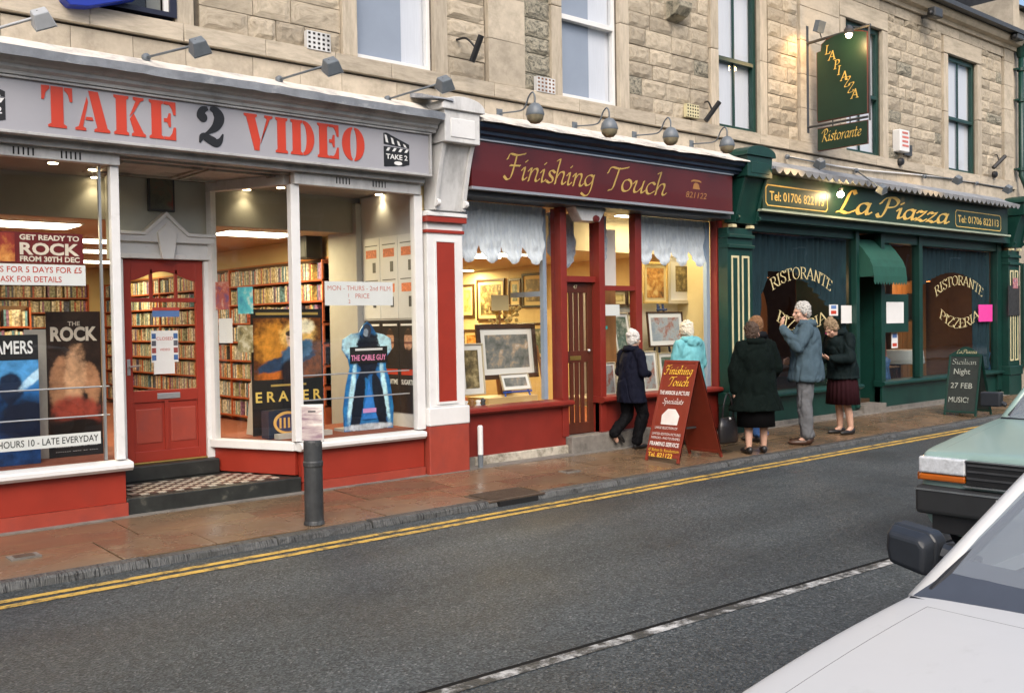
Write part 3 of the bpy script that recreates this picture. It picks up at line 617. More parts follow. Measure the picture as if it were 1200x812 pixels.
# ------------------------------------------------------------------ video shop (left)
vs = thing('video_shopfront', 'red and white video rental shopfront with a grey sign and recessed red door', 'shop front', (3.5, 0, 0))
ROOMW = pm('cream_wall', (.66, .52, .27), rough=.7, var=.04, scale=2); CEIL = pm('ceiling_tile', (.5, .43, .3), rough=.8, var=.05); CARPET = pm('red_brown_carpet', (.22, .06, .03), rough=.9, var=.2, scale=20)
BULK = pm('grey_bulkhead', (.26, .25, .22), rough=.7, var=.05)
mb = MB(); mb.box(6.0, 6.12, .08, 9.5, -.05, 3.4); mb.box(-1.2, -1.08, .08, 9.5, -.05, 3.4); mb.box(-1.08, 6.0, 9.38, 9.5, -.05, 3.4); mb.build('interior_wall', ROOMW, vs)
box('interior_floor', CARPET, vs, -1.08, 6.0, 1.25, 9.38, .2, .3)
mb = MB(); mb.box(-1.08, 6.0, 1.3, 9.38, 2.6, 2.66); mb.build('interior_ceiling', CEIL, vs)
mb = MB(); mb.box(-1.08, 6.0, 1.22, 1.3, 2.58, 3.0); mb.build('bulkhead', BULK, vs)
mb = MB(); mb.zprism([(-1.08, .0), (2.9, .0), (3.2, .93), (3.2, 1.22), (-1.08, 1.22)], 2.97, 3.0); mb.zprism([(4.6, .0), (6.0, .0), (6.0, 1.22), (4.1, 1.22), (4.1, .96)], 2.97, 3.0); mb.build('display_ceiling', BULK, vs)
mb = MB(); mb.zprism([(-1.08, .06), (2.84, .06), (3.15, .98), (3.15, 1.25), (-1.08, 1.25)], .2, .47); mb.zprism([(4.62, .06), (6.0, .06), (6.0, 1.25), (4.16, 1.25), (4.16, .98)], .2, .47); mb.build('display_floor', CARPET, vs)
box('band', pm('orange_band', (.55, .2, .05), rough=.6), vs, 5.985, 5.998, 1.76, 9.3, 2.3, 2.36)
# fascia
SX1 = 5.93
sign = box('fascia_board', GREYSIGN, vs, -1.1, SX1, -.20, -.12, 3.06, 3.45)
mb = MB(); mb.box(-1.1, SX1 + .025, -.225, -.12, 3.451, 3.47); mb.box(-1.1, SX1 + .025, -.225, -.12, 3.035, 3.058); mb.box(SX1 + .001, SX1 + .025, -.223, -.12, 3.058, 3.451); mb.build('fascia_frame', GREYTRIM, vs, bevel=.004)
for x in (3.16,): box('panel_joint', GREYTRIM, sign, x, x + .004, -.2015, -.19, 3.06, 3.45)
MB().xprism([(-.1, 3.475), (-.235, 3.475), (-.24, 3.50), (-.27, 3.52), (-.27, 3.545), (-.30, 3.56), (-.335, 3.60), (-.335, 3.625), (0, 3.64), (0, 3.475)], -1.1, 6.0).build('cornice', GREYTRIM, vs)
def flashing(name, mat, parent, x0, x1, prof, jag, seed=1):
    rnd = random.Random(seed); mb = MB(); n = int((x1 - x0) / .12); m = len(prof)
    for i in range(n + 1):
        x = x0 + (x1 - x0) * i / n; wv = mnoise.noise(Vector((x * 1.1, seed, 0)))
        for j, (y, z) in enumerate(prof): mb.v.append((x, y + rnd.uniform(-jag, jag) * .4, z + rnd.uniform(-jag, jag) * .6 + wv * jag))
    for i in range(n):
        for j in range(m): mb.f.append((i * m + j, (i + 1) * m + j, (i + 1) * m + (j + 1) % m, i * m + (j + 1) % m))
    mb.f.append(tuple(range(m))); mb.f.append(tuple(n * m + j for j in range(m))); return mb.build(name, mat, parent)
flashing('lead_flashing', CREAM_L, vs, -1.1, 6.02, [(-.0, 3.66), (-.0, 3.80), (-.03, 3.80), (-.2, 3.71), (-.375, 3.655), (-.38, 3.64)], .006, 2)
flashing('lead_edge', LEAD, vs, -1.1, 6.0, [(-.34, 3.61), (-.385, 3.585), (-.392, 3.655), (-.34, 3.66)], .008, 5)
MB().box(-1.1, SX1, -.12, -.0, 2.98, 3.06).box(2.92, 4.5, 0, 1.05, 3.0, 3.04).build('soffit', GREYTRIM, vs)
LOBC = pm('peeling_soffit_paint', (.42, .40, .36), rough=.7, var=.2, scale=5, c2=(.12, .115, .1), cscale=3, clo=.5, chi=.7)
box('lobby_ceiling', LOBC, vs, 2.93, 4.5, .04, .97, 2.965, 2.999)
for (a, b) in ((3.0, 3.7), (3.75, 4.4)):
    mb = MB(); mb.box(a, b, .12, .15, 2.945, 2.9645); mb.box(a, b, .8, .83, 2.945, 2.9645); mb.box(a, a + .03, .15, .8, 2.945, 2.9645); mb.box(b - .03, b, .15, .8, 2.945, 2.9645); mb.build('ceiling_moulding', LOBC, vs)
# header strips with slot vents
mb = MB(); mb.box(-1.1, 2.91, -.055, .03, 2.89, 2.979); mb.box(4.50, 5.93, -.055, .03, 2.87, 2.979); hd = mb.build('window_head', WHITE_W, vs, bevel=.006)
SLOT = pm('vent_slot', (.02, .02, .02), rough=.9)
for (x0, k) in ((2.1, 5), (2.45, 5), (4.94, 5), (5.35, 5)):
    for i in range(k): box('vent_slot', SLOT, hd, x0 + i * .035, x0 + i * .035 + .012, -.0565, -.05, 2.905, 2.965)
# posts, sills, stall risers
mb = MB(); mb.box(2.84, 2.91, -.02, .05, .475, 2.889); mb.build('window_post', WHITE, vs, bevel=.005); box('window_post', WHITE, vs, 4.475, 4.565, -.02, .06, .475, 2.869, bevel=.005)
box('window_post', WHITE, vs, 5.86, 5.96, -.03, .05, .475, 2.869, bevel=.005); box('glazing_bead', SILVER, vs, 2.77, 2.79, .06, .09, .475, 2.889)
MB().xprism([(.06, .47), (-.075, .455), (-.085, .44), (-.085, .41), (-.06, .385), (.06, .385)], -1.1, 2.95).build('window_sill', WHITE, vs); MB().xprism([(.06, .47), (-.075, .455), (-.085, .44), (-.085, .41), (-.06, .385), (.06, .385)], 4.50, 5.93).build('window_sill', WHITE, vs)
box('stall_riser', RED, vs, -1.1, 2.91, -.0, .06, .115, .384); box('stall_riser', RED, vs, 4.54, 5.95, -.0, .06, .09, .384)
box('plinth', RED_D, vs, -1.1, 2.92, -.022, .06, -.04, .112); box('plinth', RED_D, vs, 4.55, 5.95, -.022, .06, -.04, .087)
def pane(x0, x1, z0, z1, y, par, mat=GLASS): return MB().add([(x0, y, z0), (x1, y, z0), (x1, y, z1), (x0, y, z1)], [(0, 1, 2, 3)]).build('pane', mat, par)
pane(-1.0, 2.84, .46, 2.89, .02, vs); pane(4.565, 5.86, .46, 2.87, .02, vs)
# right splay into the lobby
A, B = Vector((4.50, .05, 0)), Vector((4.10, .95, 0)); U = (B - A).normalized(); LN = (B - A).length; N_ = Vector((-U.y, U.x, 0))
if N_.x > 0: N_ = -N_                         # towards the lobby
def splay(name, mat, t0, t1, z0, z1, d0, d1, bevel=0.0):
    o = A + U * t0 + N_ * d0; return MB().obox((o.x, o.y, z0), U, EZ, N_, t1 - t0, z1 - z0, d1 - d0).build(name, mat, vs, bevel=bevel)
splay('splay_riser', RED, .0, LN, .155, .384, -.05, .0); splay('splay_sill', WHITE, -.02, LN, .386, .468, -.05, .05, .008); splay('splay_head', WHITE_W, .03, LN, 2.87, 2.964, -.05, .035, .006)
splay('splay_post', WHITE, LN - .06, LN, .47, 2.869, -.04, .03)
o = A + U * .04; e_ = A + U * (LN - .06); MB().add([(o.x, o.y, .47), (e_.x, e_.y, .47), (e_.x, e_.y, 2.87), (o.x, o.y, 2.87)], [(0, 1, 2, 3)]).build('pane', GLASS, vs)
# left return of the lobby
A2, B2 = Vector((2.9, .06, 0)), Vector((3.2, .95, 0)); U2 = (B2 - A2).normalized(); N2 = Vector((U2.y, -U2.x, 0)); L2 = (B2 - A2).length
for nm, z0, z1, m_ in (('splay_riser', .155, .384, RED), ('splay_sill', .386, .468, WHITE), ('splay_head', 2.87, 2.964, WHITE_W)): MB().obox((A2.x, A2.y, z0), U2, EZ, N2, L2, z1 - z0, .03).build(nm, m_, vs)
MB().add([(A2.x, A2.y, .47), (B2.x, B2.y, .47), (B2.x, B2.y, 2.87), (A2.x, A2.y, 2.87)], [(0, 1, 2, 3)]).build('pane', GLASS, vs)
# steps and tiles
box('step', STEPK, vs, 2.915, 4.535, .0, .95, -.04, .14, bevel=.008); box('door_step', STEPK, vs, 3.16, 4.11, .83, 1.2, .141, .285, bevel=.012)
TA = pm('cream_tile', (.42, .38, .31), rough=.35, var=.1); TB = pm('brown_tile', (.07, .045, .035), rough=.35, var=.2)
tmb = {k: MB().box(-.5, .5, -.5, .5, 0, 1).mesh('tile', m_) for k, m_ in (('a', TA), ('b', TB))}
nx, ny = 18, 8; tw = .076; pads = 0
for i in range(nx):
    for j in range(ny):
        x = 3.03 + i * tw; y = .13 + j * tw
        if x > 4.47 - (y - .05) * .42 or x < 2.95 + (y) * .33: continue
        share('tile', tmb['a' if (i + j) % 2 else 'b'], vs, (x, y, .141), (tw - .004, tw - .004, .006))
# door wall
box('lobby_back_wall', pm('grey_green_wall', (.46, .47, .42), rough=.7, var=.08, scale=3), vs, 3.16, 4.14, 1.0, 1.06, 2.2, 2.964)
mb = MB(); mb.box(3.18, 3.262, .93, 1.02, .286, 2.2); mb.box(4.035, 4.11, .93, 1.02, .286, 2.2); mb.build('door_frame', WHITE, vs, bevel=.005)
# pediment over the door
mb = MB(); mb.box(3.2, 4.12, .90, .99, 2.205, 2.25); mb.box(3.22, 4.10, .93, .995, 2.25, 2.36); mb.build('door_head', WHITE, vs, bevel=.005)
mb = MB(); mb.yprism([(3.17, 2.36), (4.13, 2.36), (4.13, 2.42), (3.86, 2.42), (3.655, 2.60), (3.45, 2.42), (3.17, 2.42)], .88, .995); mb.yprism([(3.16, 2.421), (3.455, 2.421), (3.655, 2.601), (3.855, 2.421), (4.14, 2.421), (4.14, 2.452), (3.87, 2.452), (3.655, 2.648), (3.44, 2.452), (3.16, 2.452)], .86, .993); mb.build('pediment', WHITE, vs, bevel=.006)
MB().yprism([(3.60, 2.20), (3.71, 2.20), (3.75, 2.45), (3.655, 2.54), (3.56, 2.45)], .845, .89).build('keystone', WHITE, vs, bevel=.008)
# the red door
door = box('door', RED, vs, 3.264, 4.033, .975, 1.0, .30, .88)
DX0, DX1 = 3.264, 4.033
def dpart(nm, m_, x0, x1, z0, z1, y0=.96, y1=1.0, bv=.004): return box(nm, m_, door, x0, x1, y0, y1, z0, z1, bevel=bv)
dpart('stile', RED, DX0, DX0 + .075, .30, 2.2); dpart('stile', RED, DX1 - .075, DX1, .30, 2.2); dpart('rail', RED, DX0 + .075, DX1 - .075, .86, .97); dpart('rail', RED, DX0 + .075, DX1 - .075, .302, .40)
dpart('rail', RED, DX0 + .075, DX1 - .075, 1.80, 1.84); dpart('middle_rail', RED, 3.63, 3.67, .40, .86)
xs = [DX0 + .075 + (DX1 - DX0 - .15) * i / 16 for i in range(17)]
MB().yprism([(DX0 + .075, 2.2)] + [(x, 2.0 + .09 * math.sin(math.pi * i / 16) ** 1.5) for i, x in enumerate(xs)] + [(DX1 - .075, 2.2)], .96, 1.0).build('top_rail', RED, door)
for x in (3.53, 3.77): dpart('glazing_bar', RED, x - .013, x + .013, 1.84, 2.11)
MB().add([(DX0 + .07, .985, .95), (DX1 - .07, .985, .95), (DX1 - .07, .985, 2.12), (DX0 + .07, .985, 2.12)], [(0, 1, 2, 3)]).build('pane', GLASS, door)
for a in (3.36, 3.69): dpart('raised_panel', RED_D, a, a + .25, .47, .80, .968, .99, .012)
dpart('letter_plate', SILVER, 3.56, 3.78, .885, .94, .95, .965); dpart('threshold', pm('brass', (.6, .42, .12), rough=.3, metal=.8), DX0, DX1, .287, .302, .93, .99)
dpart('handle_plate', SILVER, DX0 + .02, DX0 + .05, 1.12, 1.27, .95, .962); MB().tube([(DX0 + .035, .95, 1.2), (DX0 + .035, .92, 1.2), (DX0 + .13, .915, 1.21)], .008, 8).build('handle', SILVER, door)
nt_ = thing('door_notice', 'white paper notice with small coloured pictures taped inside the red door glass', 'notice', (3.67, .978, 1.2)); box('sheet', PAPER, nt_, 3.52, 3.78, .974, .978, 1.23, 1.53); box('sheet', PAPER, nt_, 3.54, 3.74, .971, .9735, 1.12, 1.25)
sans('CLOSED', nt_, LRED, (3.57, .9735, 1.44), EX, EZ, NY, .03, .16)
for i in range(4):
    for s in (0, 1): box('thumbnail', pm('thumb%d' % (i % 3), [(.05, .12, .3), (.3, .06, .05), (.1, .1, .12)][i % 3], var=.5, scale=60), nt_, 3.525 + s * .21, 3.565 + s * .21, .9725, .9739, 1.25 + i * .068, 1.30 + i * .068)
sans('VIDEO', nt_, LRED, (3.6, .9735, 1.34), EX, EZ, NY, .022, .1)
tp = thing('door_label', 'red and blue video sticker across the upper door glass', 'sticker', (3.67, .98, 1.7)); box('strip', pm('blue_strip', (.1, .2, .45)), tp, 3.54, 3.80, .977, .98, 1.66, 1.72); box('strip', pm('red_strip', (.5, .06, .04)), tp, 3.54, 3.80, .977, .98, 1.722, 1.75)
# picture over the door
pf = thing('framed_poster', 'dark framed film poster hanging above the white door pediment', 'poster', (3.68, 1.0, 2.6)); p0, p1 = AY(174, 247, .97), AY(204, 204, .97)
box('frame', DARK, pf, p0.x, p1.x, .965, 1.0, p0.z, p1.z, bevel=.004); box('print', art_mat('dim_poster', [(.3, (.03, .035, .03)), (.55, (.14, .14, .1)), (.7, (.25, .05, .04))], 5, 2.0), pf, p0.x + .02, p1.x - .02, .961, .966, p0.z + .02, p1.z - .02)
# security rails
for (a, b) in ((-1.0, 2.83), (4.6, 5.85)):
    for z in (AY(420, 437, .1).z, AY(420, 465, .1).z): MB().tube([(a, .1, z), (b, .1, z)], .007, 8).build('security_rail', SILVER, vs)
# pilaster between the shops
def pilaster(par, x0, x1, cols_, stripes=None):
    base_m, body_m, panel_m, trim_m = cols_; w_ = x1 - x0
    box('pilaster_base', base_m, par, x0 - .03, x1 + .03, -.075, .05, -.06, .5, bevel=.01)
    box('pilaster_block', body_m, par, x0 - .035, x1 + .035, -.085, .05, .501, .69, bevel=.012)
    box('pilaster_shaft', body_m, par, x0, x1, -.05, .05, .691, 2.72, bevel=.006)
    return w_
pilaster(vs, 6.0, 6.46, (RED_D, WHITE, RED, RED))
box('pilaster_panel', RED, vs, 6.11, 6.345, -.0545, -.04, .745, 2.40); 
mb = MB(); mb.box(6.09, 6.109, -.062, -.04, .72, 2.42); mb.box(6.346, 6.365, -.062, -.04, .72, 2.42); mb.box(6.109, 6.346, -.062, -.04, 2.401, 2.42); mb.box(6.109, 6.346, -.068, -.04, .72, .744); mb.build('panel_moulding', WHITE, vs)
for z0, z1, d, m_ in ((2.49, 2.525, .012, RED), (2.60, 2.66, .045, RED), (2.66, 2.70, .055, WHITE)): box('capital_band', m_, vs, 5.99 - d * .3, 6.47 + d * .3, -.055 - d, .04, z0, z1, bevel=.006)
def console(par, x0, x1, m_, m2, z0=2.72, zc=3.42, zt=3.74):
    """scroll bracket with a domed cap"""
    prof = [(.05, z0)] + [(-.10 - .03 * math.sin(i / 8 * math.pi) - .17 * (i / 8) ** 2.2, z0 + (zc - z0) * i / 8) for i in range(9)] + [(.05, zc)]
    c = MB().xprism(prof, x0 + .07, x1 - .07).build('console_scroll', m_, par, bevel=.006)
    prof2 = [(.05, z0 + .01)] + [(y - .03, z) for y, z in prof[1:-1]] + [(.05, zc - .001)]
    for a in (x0 + .02, x1 - .07): MB().xprism(prof2, a, a + .05).build('console_cheek', m_, par, bevel=.006)
    for a in (x0 + .02, x1 - .07): MB().lathe([(.035, -.02), (.035, .02)], (a + .025, -.155, z0 + .07), axis=(1, 0, 0), n=14).build('scroll_boss', m2, par, smooth=False)
    box('console_cap', m_, par, x0, x1, -.36, .04, zc + .001, zt, bevel=.008)
    box('cap_panel', m2, par, x0 + .07, x1 - .07, -.368, -.355, zc + .05, zt - .08, bevel=.006)
    n = 12; xm = (x0 + x1) / 2; hw = (x1 - x0) / 2 + .05
    top = [(xm + hw * math.cos(math.pi * i / n), zt + .012 + .13 * math.sin(math.pi * i / n) ** .8) for i in range(n + 1)]
    MB().yprism(top + [(xm - hw, zt + .001), (xm + hw, zt + .001)], -.39, .04).build('console_pediment', m_, par, bevel=.006)
console(vs, 6.02, 6.47, WHITE_W, WHITE, 2.72, 3.38, 3.70)
flashing('lead_flashing', LEAD, vs, 5.85, 6.1, [(-.0, 3.86), (-.0, 3.9), (-.2, 3.86), (-.4, 3.80), (-.41, 3.78)], .01, 9)
# fluorescent panels and downlights inside
WARM = (1.0, .77, .35)
def panel_light(parent_name, label, x0, x1, y0, y1, z, power, colr, grp, strength=6.0, light=True):
    t = thing(parent_name, label, 'light', ((x0 + x1) / 2, (y0 + y1) / 2, z), grp)
    box('diffuser', emit_mat('lit_diffuser', (1, .9, .68), strength), t, x0, x1, y0, y1, z - .02, z - .008); box('casing', WHITE, t, x0 - .03, x1 + .03, y0 - .03, y1 + .03, z - .0079, z + .0)
    if light:
        la = bpy.data.lights.new('panel_glow', 'AREA'); la.shape = 'RECTANGLE'; la.size = x1 - x0; la.size_y = y1 - y0; la.energy = power; la.color = colr
        lo = bpy.data.objects.new('panel_glow', la); col.objects.link(lo); lo.parent = t; lo.location = (0, 0, -.03)
    return t
panel_light('ceiling_panel_light', 'bright fluorescent panel in the video shop ceiling behind the splayed pane', 4.7, 5.5, 1.75, 2.2, 2.598, 20, WARM, 'video shop ceiling panels')
panel_light('ceiling_panel_light', 'bright fluorescent panel above the dark red banner in the left window', 2.2, 3.2, 1.9, 2.4, 2.598, 20, WARM, 'video shop ceiling panels')
for i, (px, py) in enumerate(((122, 283), (118, 307), (124, 295))):
    p = AZ(px, py, 2.59); panel_light('ceiling_panel_light', 'fluorescent panel deep in the video shop, %s of three beside the left white post' % ('highest', 'lowest', 'middle')[i], p.x - .6, p.x + .35, p.y - .2, p.y + .2, 2.598, 18, WARM, 'video shop ceiling panels', light=i != 2)
DL = emit_mat('lit_bulb', (1, .78, .45), 14.0)
for px, py, w_ in ((62, 190, 'first downlight from the left over the left window display'), (109, 198, 'upper downlight near the right end of the left window display'), (109, 208, 'lower downlight near the right end of the left window display'), (279, 224, 'downlight above the splayed pane beside the red door'), (329, 219, 'downlight next to the white corner post of the right window'), (444, 227, 'downlight above the white poster wall in the right window')):
    p = AZ(px, py, 2.965); p.y = min(max(p.y, .12), 1.15); t = thing('downlight', 'lit ' + w_, 'light', (p.x, p.y, 2.97), 'video shop downlights')
    MB().lathe([(.05, 2.955), (.055, 2.97)], (p.x, p.y, 0), n=16).build('rim', SILVER, t); MB().lathe([(.038, 2.95), (.04, 2.9549)], (p.x, p.y, 0), n=16).build('bulb', DL, t)
    la = bpy.data.lights.new('bulb_glow', 'SPOT'); la.energy = 5; la.color = (1, .82, .5); la.spot_size = R(110); la.spot_blend = .8; la.shadow_soft_size = .04
    lo = bpy.data.objects.new('bulb_glow', la); col.objects.link(lo); lo.parent = t; lo.location = (0, 0, -.03)

# ---- shelving with video cases
TAPE = island_mat('video_spines', [(.72, .68, .55), (.6, .5, .3), (.75, .72, .66), (.1, .12, .2), (.55, .45, .25), (.5, .12, .08), (.7, .62, .42), (.15, .3, .4), (.62, .55, .38), (.06, .06, .07), (.75, .74, .7), (.4, .42, .3), (.65, .6, .5), (.3, .16, .3), (.7, .5, .2)], .4, 30)
SHELF = pm('orange_red_shelf', (.42, .09, .025), rough=.5, var=.1)
def tapes(mb, origin, u, n, length, z, rnd):
    t = 0
    while t < length - .04:
        face = rnd.random() < .05; w_ = .115 if face else rnd.choice((.026, .03, .03, .034)); d = .03 if face else .1; h = rnd.uniform(.175, .2)
        if rnd.random() > .04: mb.obox(origin + u * t + Vector((0, 0, z)), u, EZ, n, w_ - .003, h, d)
        t += w_
def shelving(name, label, o, u, n, length, zs, pitch, rows, depth=.16, loc=None):
    t = thing(name, label, 'shelves', loc or (o.x, o.y, .3)); rnd = random.Random(len(name) + int(o.y * 10))
    for r in range(rows):
        z = zs + r * pitch; MB().obox(o + Vector((0, 0, z - .02)), u, EZ, n, length, .02, depth).build('shelf', SHELF, t)
        mb = MB(); tapes(mb, o + n * .03, u, n, length, z + .001, rnd); k = mb.build('video_cases', TAPE, t); k['kind'] = 'stuff'
    MB().obox(o + Vector((0, 0, zs - .05)), u, EZ, n, length, rows * pitch + .05, .012).build('back_panel', pm('shelf_back', (.12, .06, .03), rough=.7), t)
    for tt in (0, length / 3, length * 2 / 3, length - .02): MB().obox(o + u * tt + Vector((0, 0, zs - .05)) + n * .013, u, EZ, n, .02, rows * pitch + .03, depth - .02).build('upright', SHELF, t)
shelving('video_shelving', 'long wall shelves packed with video cases down the right wall of the shop', Vector((5.995, 1.8, 0)), Vector((0, 1, 0)), Vector((-1, 0, 0)), 7.4, .38, .245, 8)
shelving('video_shelving', 'wall shelves of video cases across the back of the shop', Vector((1.2, 9.37, 0)), Vector((1, 0, 0)), Vector((0, -1, 0)), 4.4, .38, .245, 8)
shelving('video_shelving', 'free standing rack of video cases behind the left display', Vector((2.3, 4.6, 0)), Vector((1, 0, 0)), Vector((0, -1, 0)), 1.1, .38, .245, 6)
# floor stand wall end
box('display_end_wall', pm('pale_grey_wall', (.36, .36, .36), rough=.7, var=.05), vs, 5.90, 5.999, 1.15, 1.75, .3, 2.9); box('display_side_wall', pm('white_side_wall', (.5, .5, .5), rough=.7, var=.03), vs, 5.97, 5.999, .06, 1.149, .47, 2.96)
sp = thing('loudspeaker', 'black loudspeaker on top of the video shelves', 'speaker', (5.85, 2.3, 2.34)); MB().obox((5.72, 1.95, 2.34), (0, 1, 0), (0, 0, 1), (1, 0, 0), .26, .36, .22).build('cabinet', BLACK, sp, bevel=.01)
MB().obox((5.715, 1.97, 2.36), (0, 1, 0), (0, 0, 1), (1, 0, 0), .22, .32, .004).build('grille', DARK, sp)

# ---- lettering on the fascia
STEM = [(0,0),(.52,0),(.52,.06),(.44,.1),(.44,.9),(.52,.94),(.52,1),(0,1),(0,.94),(.08,.9),(.08,.1),(0,.06)]
def arcp(cx, cy, rx, ry, a0, a1, n=14): return [(cx + rx * math.cos(R(a0 + (a1 - a0) * i / n)), cy + ry * math.sin(R(a0 + (a1 - a0) * i / n))) for i in range(n + 1)]
def mv(p, dx): return [(x + dx, y) for x, y in p]
EARM = [(.54,1),(.98,1),(.98,.66),(.9,.66),(.84,.82),(.74,.92),(.54,.92)]
ST = {'T': (1.0, [[(.2,0),(.8,0),(.8,.06),(.7,.1),(.7,1),(.3,1),(.3,.1),(.2,.06)], [(0,1),(.26,1),(.26,.93),(.14,.84),(.08,.66),(0,.66)], [(1,1),(.74,1),(.74,.93),(.86,.84),(.92,.66),(1,.66)]]),
 'A': (1.12, [[(.4,1),(.72,1),(1.03,.1),(1.12,.06),(1.12,0),(.58,0),(.58,.06),(.68,.1)], [(.34,.84),(.385,.72),(.2,.1),(.3,.06),(.3,0),(-.06,0),(-.06,.06),(.06,.1)], [(.29,.27),(.55,.27),(.52,.35),(.315,.35)]]),
 'K': (1.12, [STEM, [(.55,.5),(.78,.9),(.68,.94),(.68,1),(1.06,1),(1.06,.94),(.94,.9),(.72,.62)], [(.56,.44),(.7,.58),(1.04,.1),(1.12,.06),(1.12,0),(.62,0),(.62,.06),(.7,.1)]]),
 'E': (1.0, [STEM, EARM, [(x, 1 - y) for x, y in EARM][::-1], [(.54,.46),(.66,.46),(.72,.34),(.79,.34),(.79,.7),(.72,.7),(.66,.56),(.54,.56)]]),
 'V': (1.12, [[(-.06,1),(.48,1),(.48,.94),(.4,.9),(.6,.3),(.56,0),(.36,0),(.04,.9),(-.06,.94)], [(.66,.34),(.62,.2),(.9,.9),(.8,.94),(.8,1),(1.14,1),(1.14,.94),(1.02,.9)]]),
 'I': (.52, [STEM]),
 'D': (1.06, [STEM, [(.55,1)] + arcp(.55, .5, .5, .5, 90, -90) + [(.55,.09)] + arcp(.55, .5, .16, .41, -90, 90)]),
 'O': (1.08, [[(.5,1)] + arcp(.5, .5, .5, .5, 92, 268) + [(.5,.06)] + arcp(.5, .5, .12, .44, 268, 92), [(.58,0)] + arcp(.58, .5, .5, .5, -88, 88) + [(.58,.94)] + arcp(.58, .5, .12, .44, 88, -88)])}
def stencil(text, x0, x1, z0, h, y, mat, par):
    tot = sum(ST[c][0] for c in text) + .14 * (len(text) - 1); sx = (x1 - x0) / tot; x = x0
    for c in text:
        mb = MB()
        for p in ST[c][1]: mb.yprism([(x + a * sx, z0 + b * h) for a, b in p], y - .006, y)
        mb.build('letter', mat, par); x += (ST[c][0] + .14) * sx
stencil('TAKE', 2.275, 3.33, 3.115, .315, -.2005, LRED, sign); stencil('VIDEO', 3.95, 5.17, 3.11, .315, -.2005, LRED, sign)
def vstroke(mb, pts, ws, y, x0, z0, s):
    P = crom([Vector(p) for p in pts], 6); W = crom([Vector((w_, 0)) for w_ in ws], 6); l_, r_ = [], []
    for i, p in enumerate(P):
        d = (P[min(i + 1, len(P) - 1)] - P[max(i - 1, 0)]).normalized(); nn = Vector((-d.y, d.x)) * W[i].x; l_.append(p + nn); r_.append(p - nn)
    for i in range(len(P) - 1):
        q = [l_[i], l_[i + 1], r_[i + 1], r_[i]]; mb.add([(x0 + v.x * s, y - .004 - .00002 * i, z0 + v.y * s) for v in q], [(0, 1, 2, 3)])
mb = MB(); S2 = .315; vstroke(mb, [(.1, .62), (.06, .74), (.13, .9), (.28, .97)], [.03, .1, .1, .05], -.2005, 3.52, 3.115, S2)
mb.add([(3.52 + S2 * (.13 + .13 * math.cos(a)), -.206, 3.115 + S2 * (.71 + .13 * math.sin(a))) for a in [i * math.pi / 8 for i in range(16)]], [tuple(range(16))])
vstroke(mb, [(.34, .98), (.5, .92), (.6, .74), (.5, .5), (.28, .32), (.08, .2)], [.05, .12, .15, .12, .05, .02], -.2006, 3.52, 3.115, S2)
vstroke(mb, [(.03, .02), (.12, .2), (.32, .13), (.5, .06), (.62, .14), (.7, .32)], [.02, .09, .12, .12, .07, .02], -.2007, 3.52, 3.115, S2); mb.build('numeral', BLACK, sign)
def clapper(x0, x1, zb, zt):
    mb = MB(); y = -.2005; w_ = x1 - x0; h = zt - zb
    mb.yprism([(x0, zb), (x0 + w_ * .75, zb + h * .06), (x1, zb + h * .12), (x1, zb + h * .58), (x0, zb + h * .6)], y - .003, y)
    mb.yprism([(x0, zb + h * .66), (x0, zb + h * .98), (x0 + w_ * .1, zb + h), (x1, zb + h * .72), (x1, zb + h * .6)], y - .003, y); c = mb.build('clapperboard_logo', BLACK, sign)
    for i in range(4):
        a = x0 + w_ * (.08 + i * .24); MB().add([(a, y - .004, zb + h * .47), (a + w_ * .1, y - .004, zb + h * .47), (a + w_ * .18, y - .004, zb + h * .57), (a + w_ * .08, y - .004, zb + h * .57)], [(0, 1, 2, 3)]).build('stripe', WHITE, c)
        k = i * .075; MB().add([(a, y - .0045, zb + h * (.72 - k * .4)), (a + w_ * .1, y - .0045, zb + h * (.70 - k * .4)), (a + w_ * .04, y - .0045, zb + h * (.92 - k)), (a - w_ * .05, y - .0045, zb + h * (.95 - k))], [(0, 1, 2, 3)]).build('stripe', WHITE, c)
    sans('TAKE 2', c, WHITE, (x0 + w_ * .08, y - .003, zb + h * .24), EX, EZ, NY, h * .14, w_ * .84, bold=.02)
    MB().add([(x0 + w_ * (.55 + .16 * math.cos(a)), y - .004, zb + h * (.13 + .06 * math.sin(a))) for a in [i * math.pi / 8 for i in range(16)]], [tuple(range(16))]).build('spot', WHITE, c)
clapper(5.39, 5.69, 3.09, 3.42); clapper(1.72, 2.02, 3.09, 3.44)
# ------------------------------------------------------------------ video shop: things in the windows
def pbox(nm, mat, par, px0, py0, px1, py1, y, d=.006, bevel=0):
    a, b = AY(px0, py1, y), AY(px1, py0, y); return box(nm, mat, par, a.x, b.x, y, y + d, a.z, b.z, bevel)
def ptext(s, par, mat, px0, py0, px1, py1, y, **k):
    """plain letters filling the photo box px0..px1, cap line py0, baseline py1 at the left end"""
    a, b = AY(px0, py1, y), AY(px1, py1, y); h = AY(px0, py0, y).z - a.z
    return sans(s, par, mat, (a.x, y, a.z), EX, EZ, NY, h, b.x - a.x, **k)
BLAZE = art_mat('red_orange_print', [(.3, (.05, .005, .005)), (.5, (.3, .03, .015)), (.62, (.7, .28, .06)), (.75, (.9, .6, .3))], 3.5, 3.1)
DKRED = pm('dark_red_print', (.14, .012, .012), rough=.4, var=.2, scale=8)
t = thing('window_banner', 'dark red banner with cream block lettering high in the left video window', 'banner', (2.3, .05, 2.1))
a, b = AY(-70, 310, .045), AY(97, 272, .045); zt = AY(97, 275, .045).z; zb = AY(97, 310, .045).z
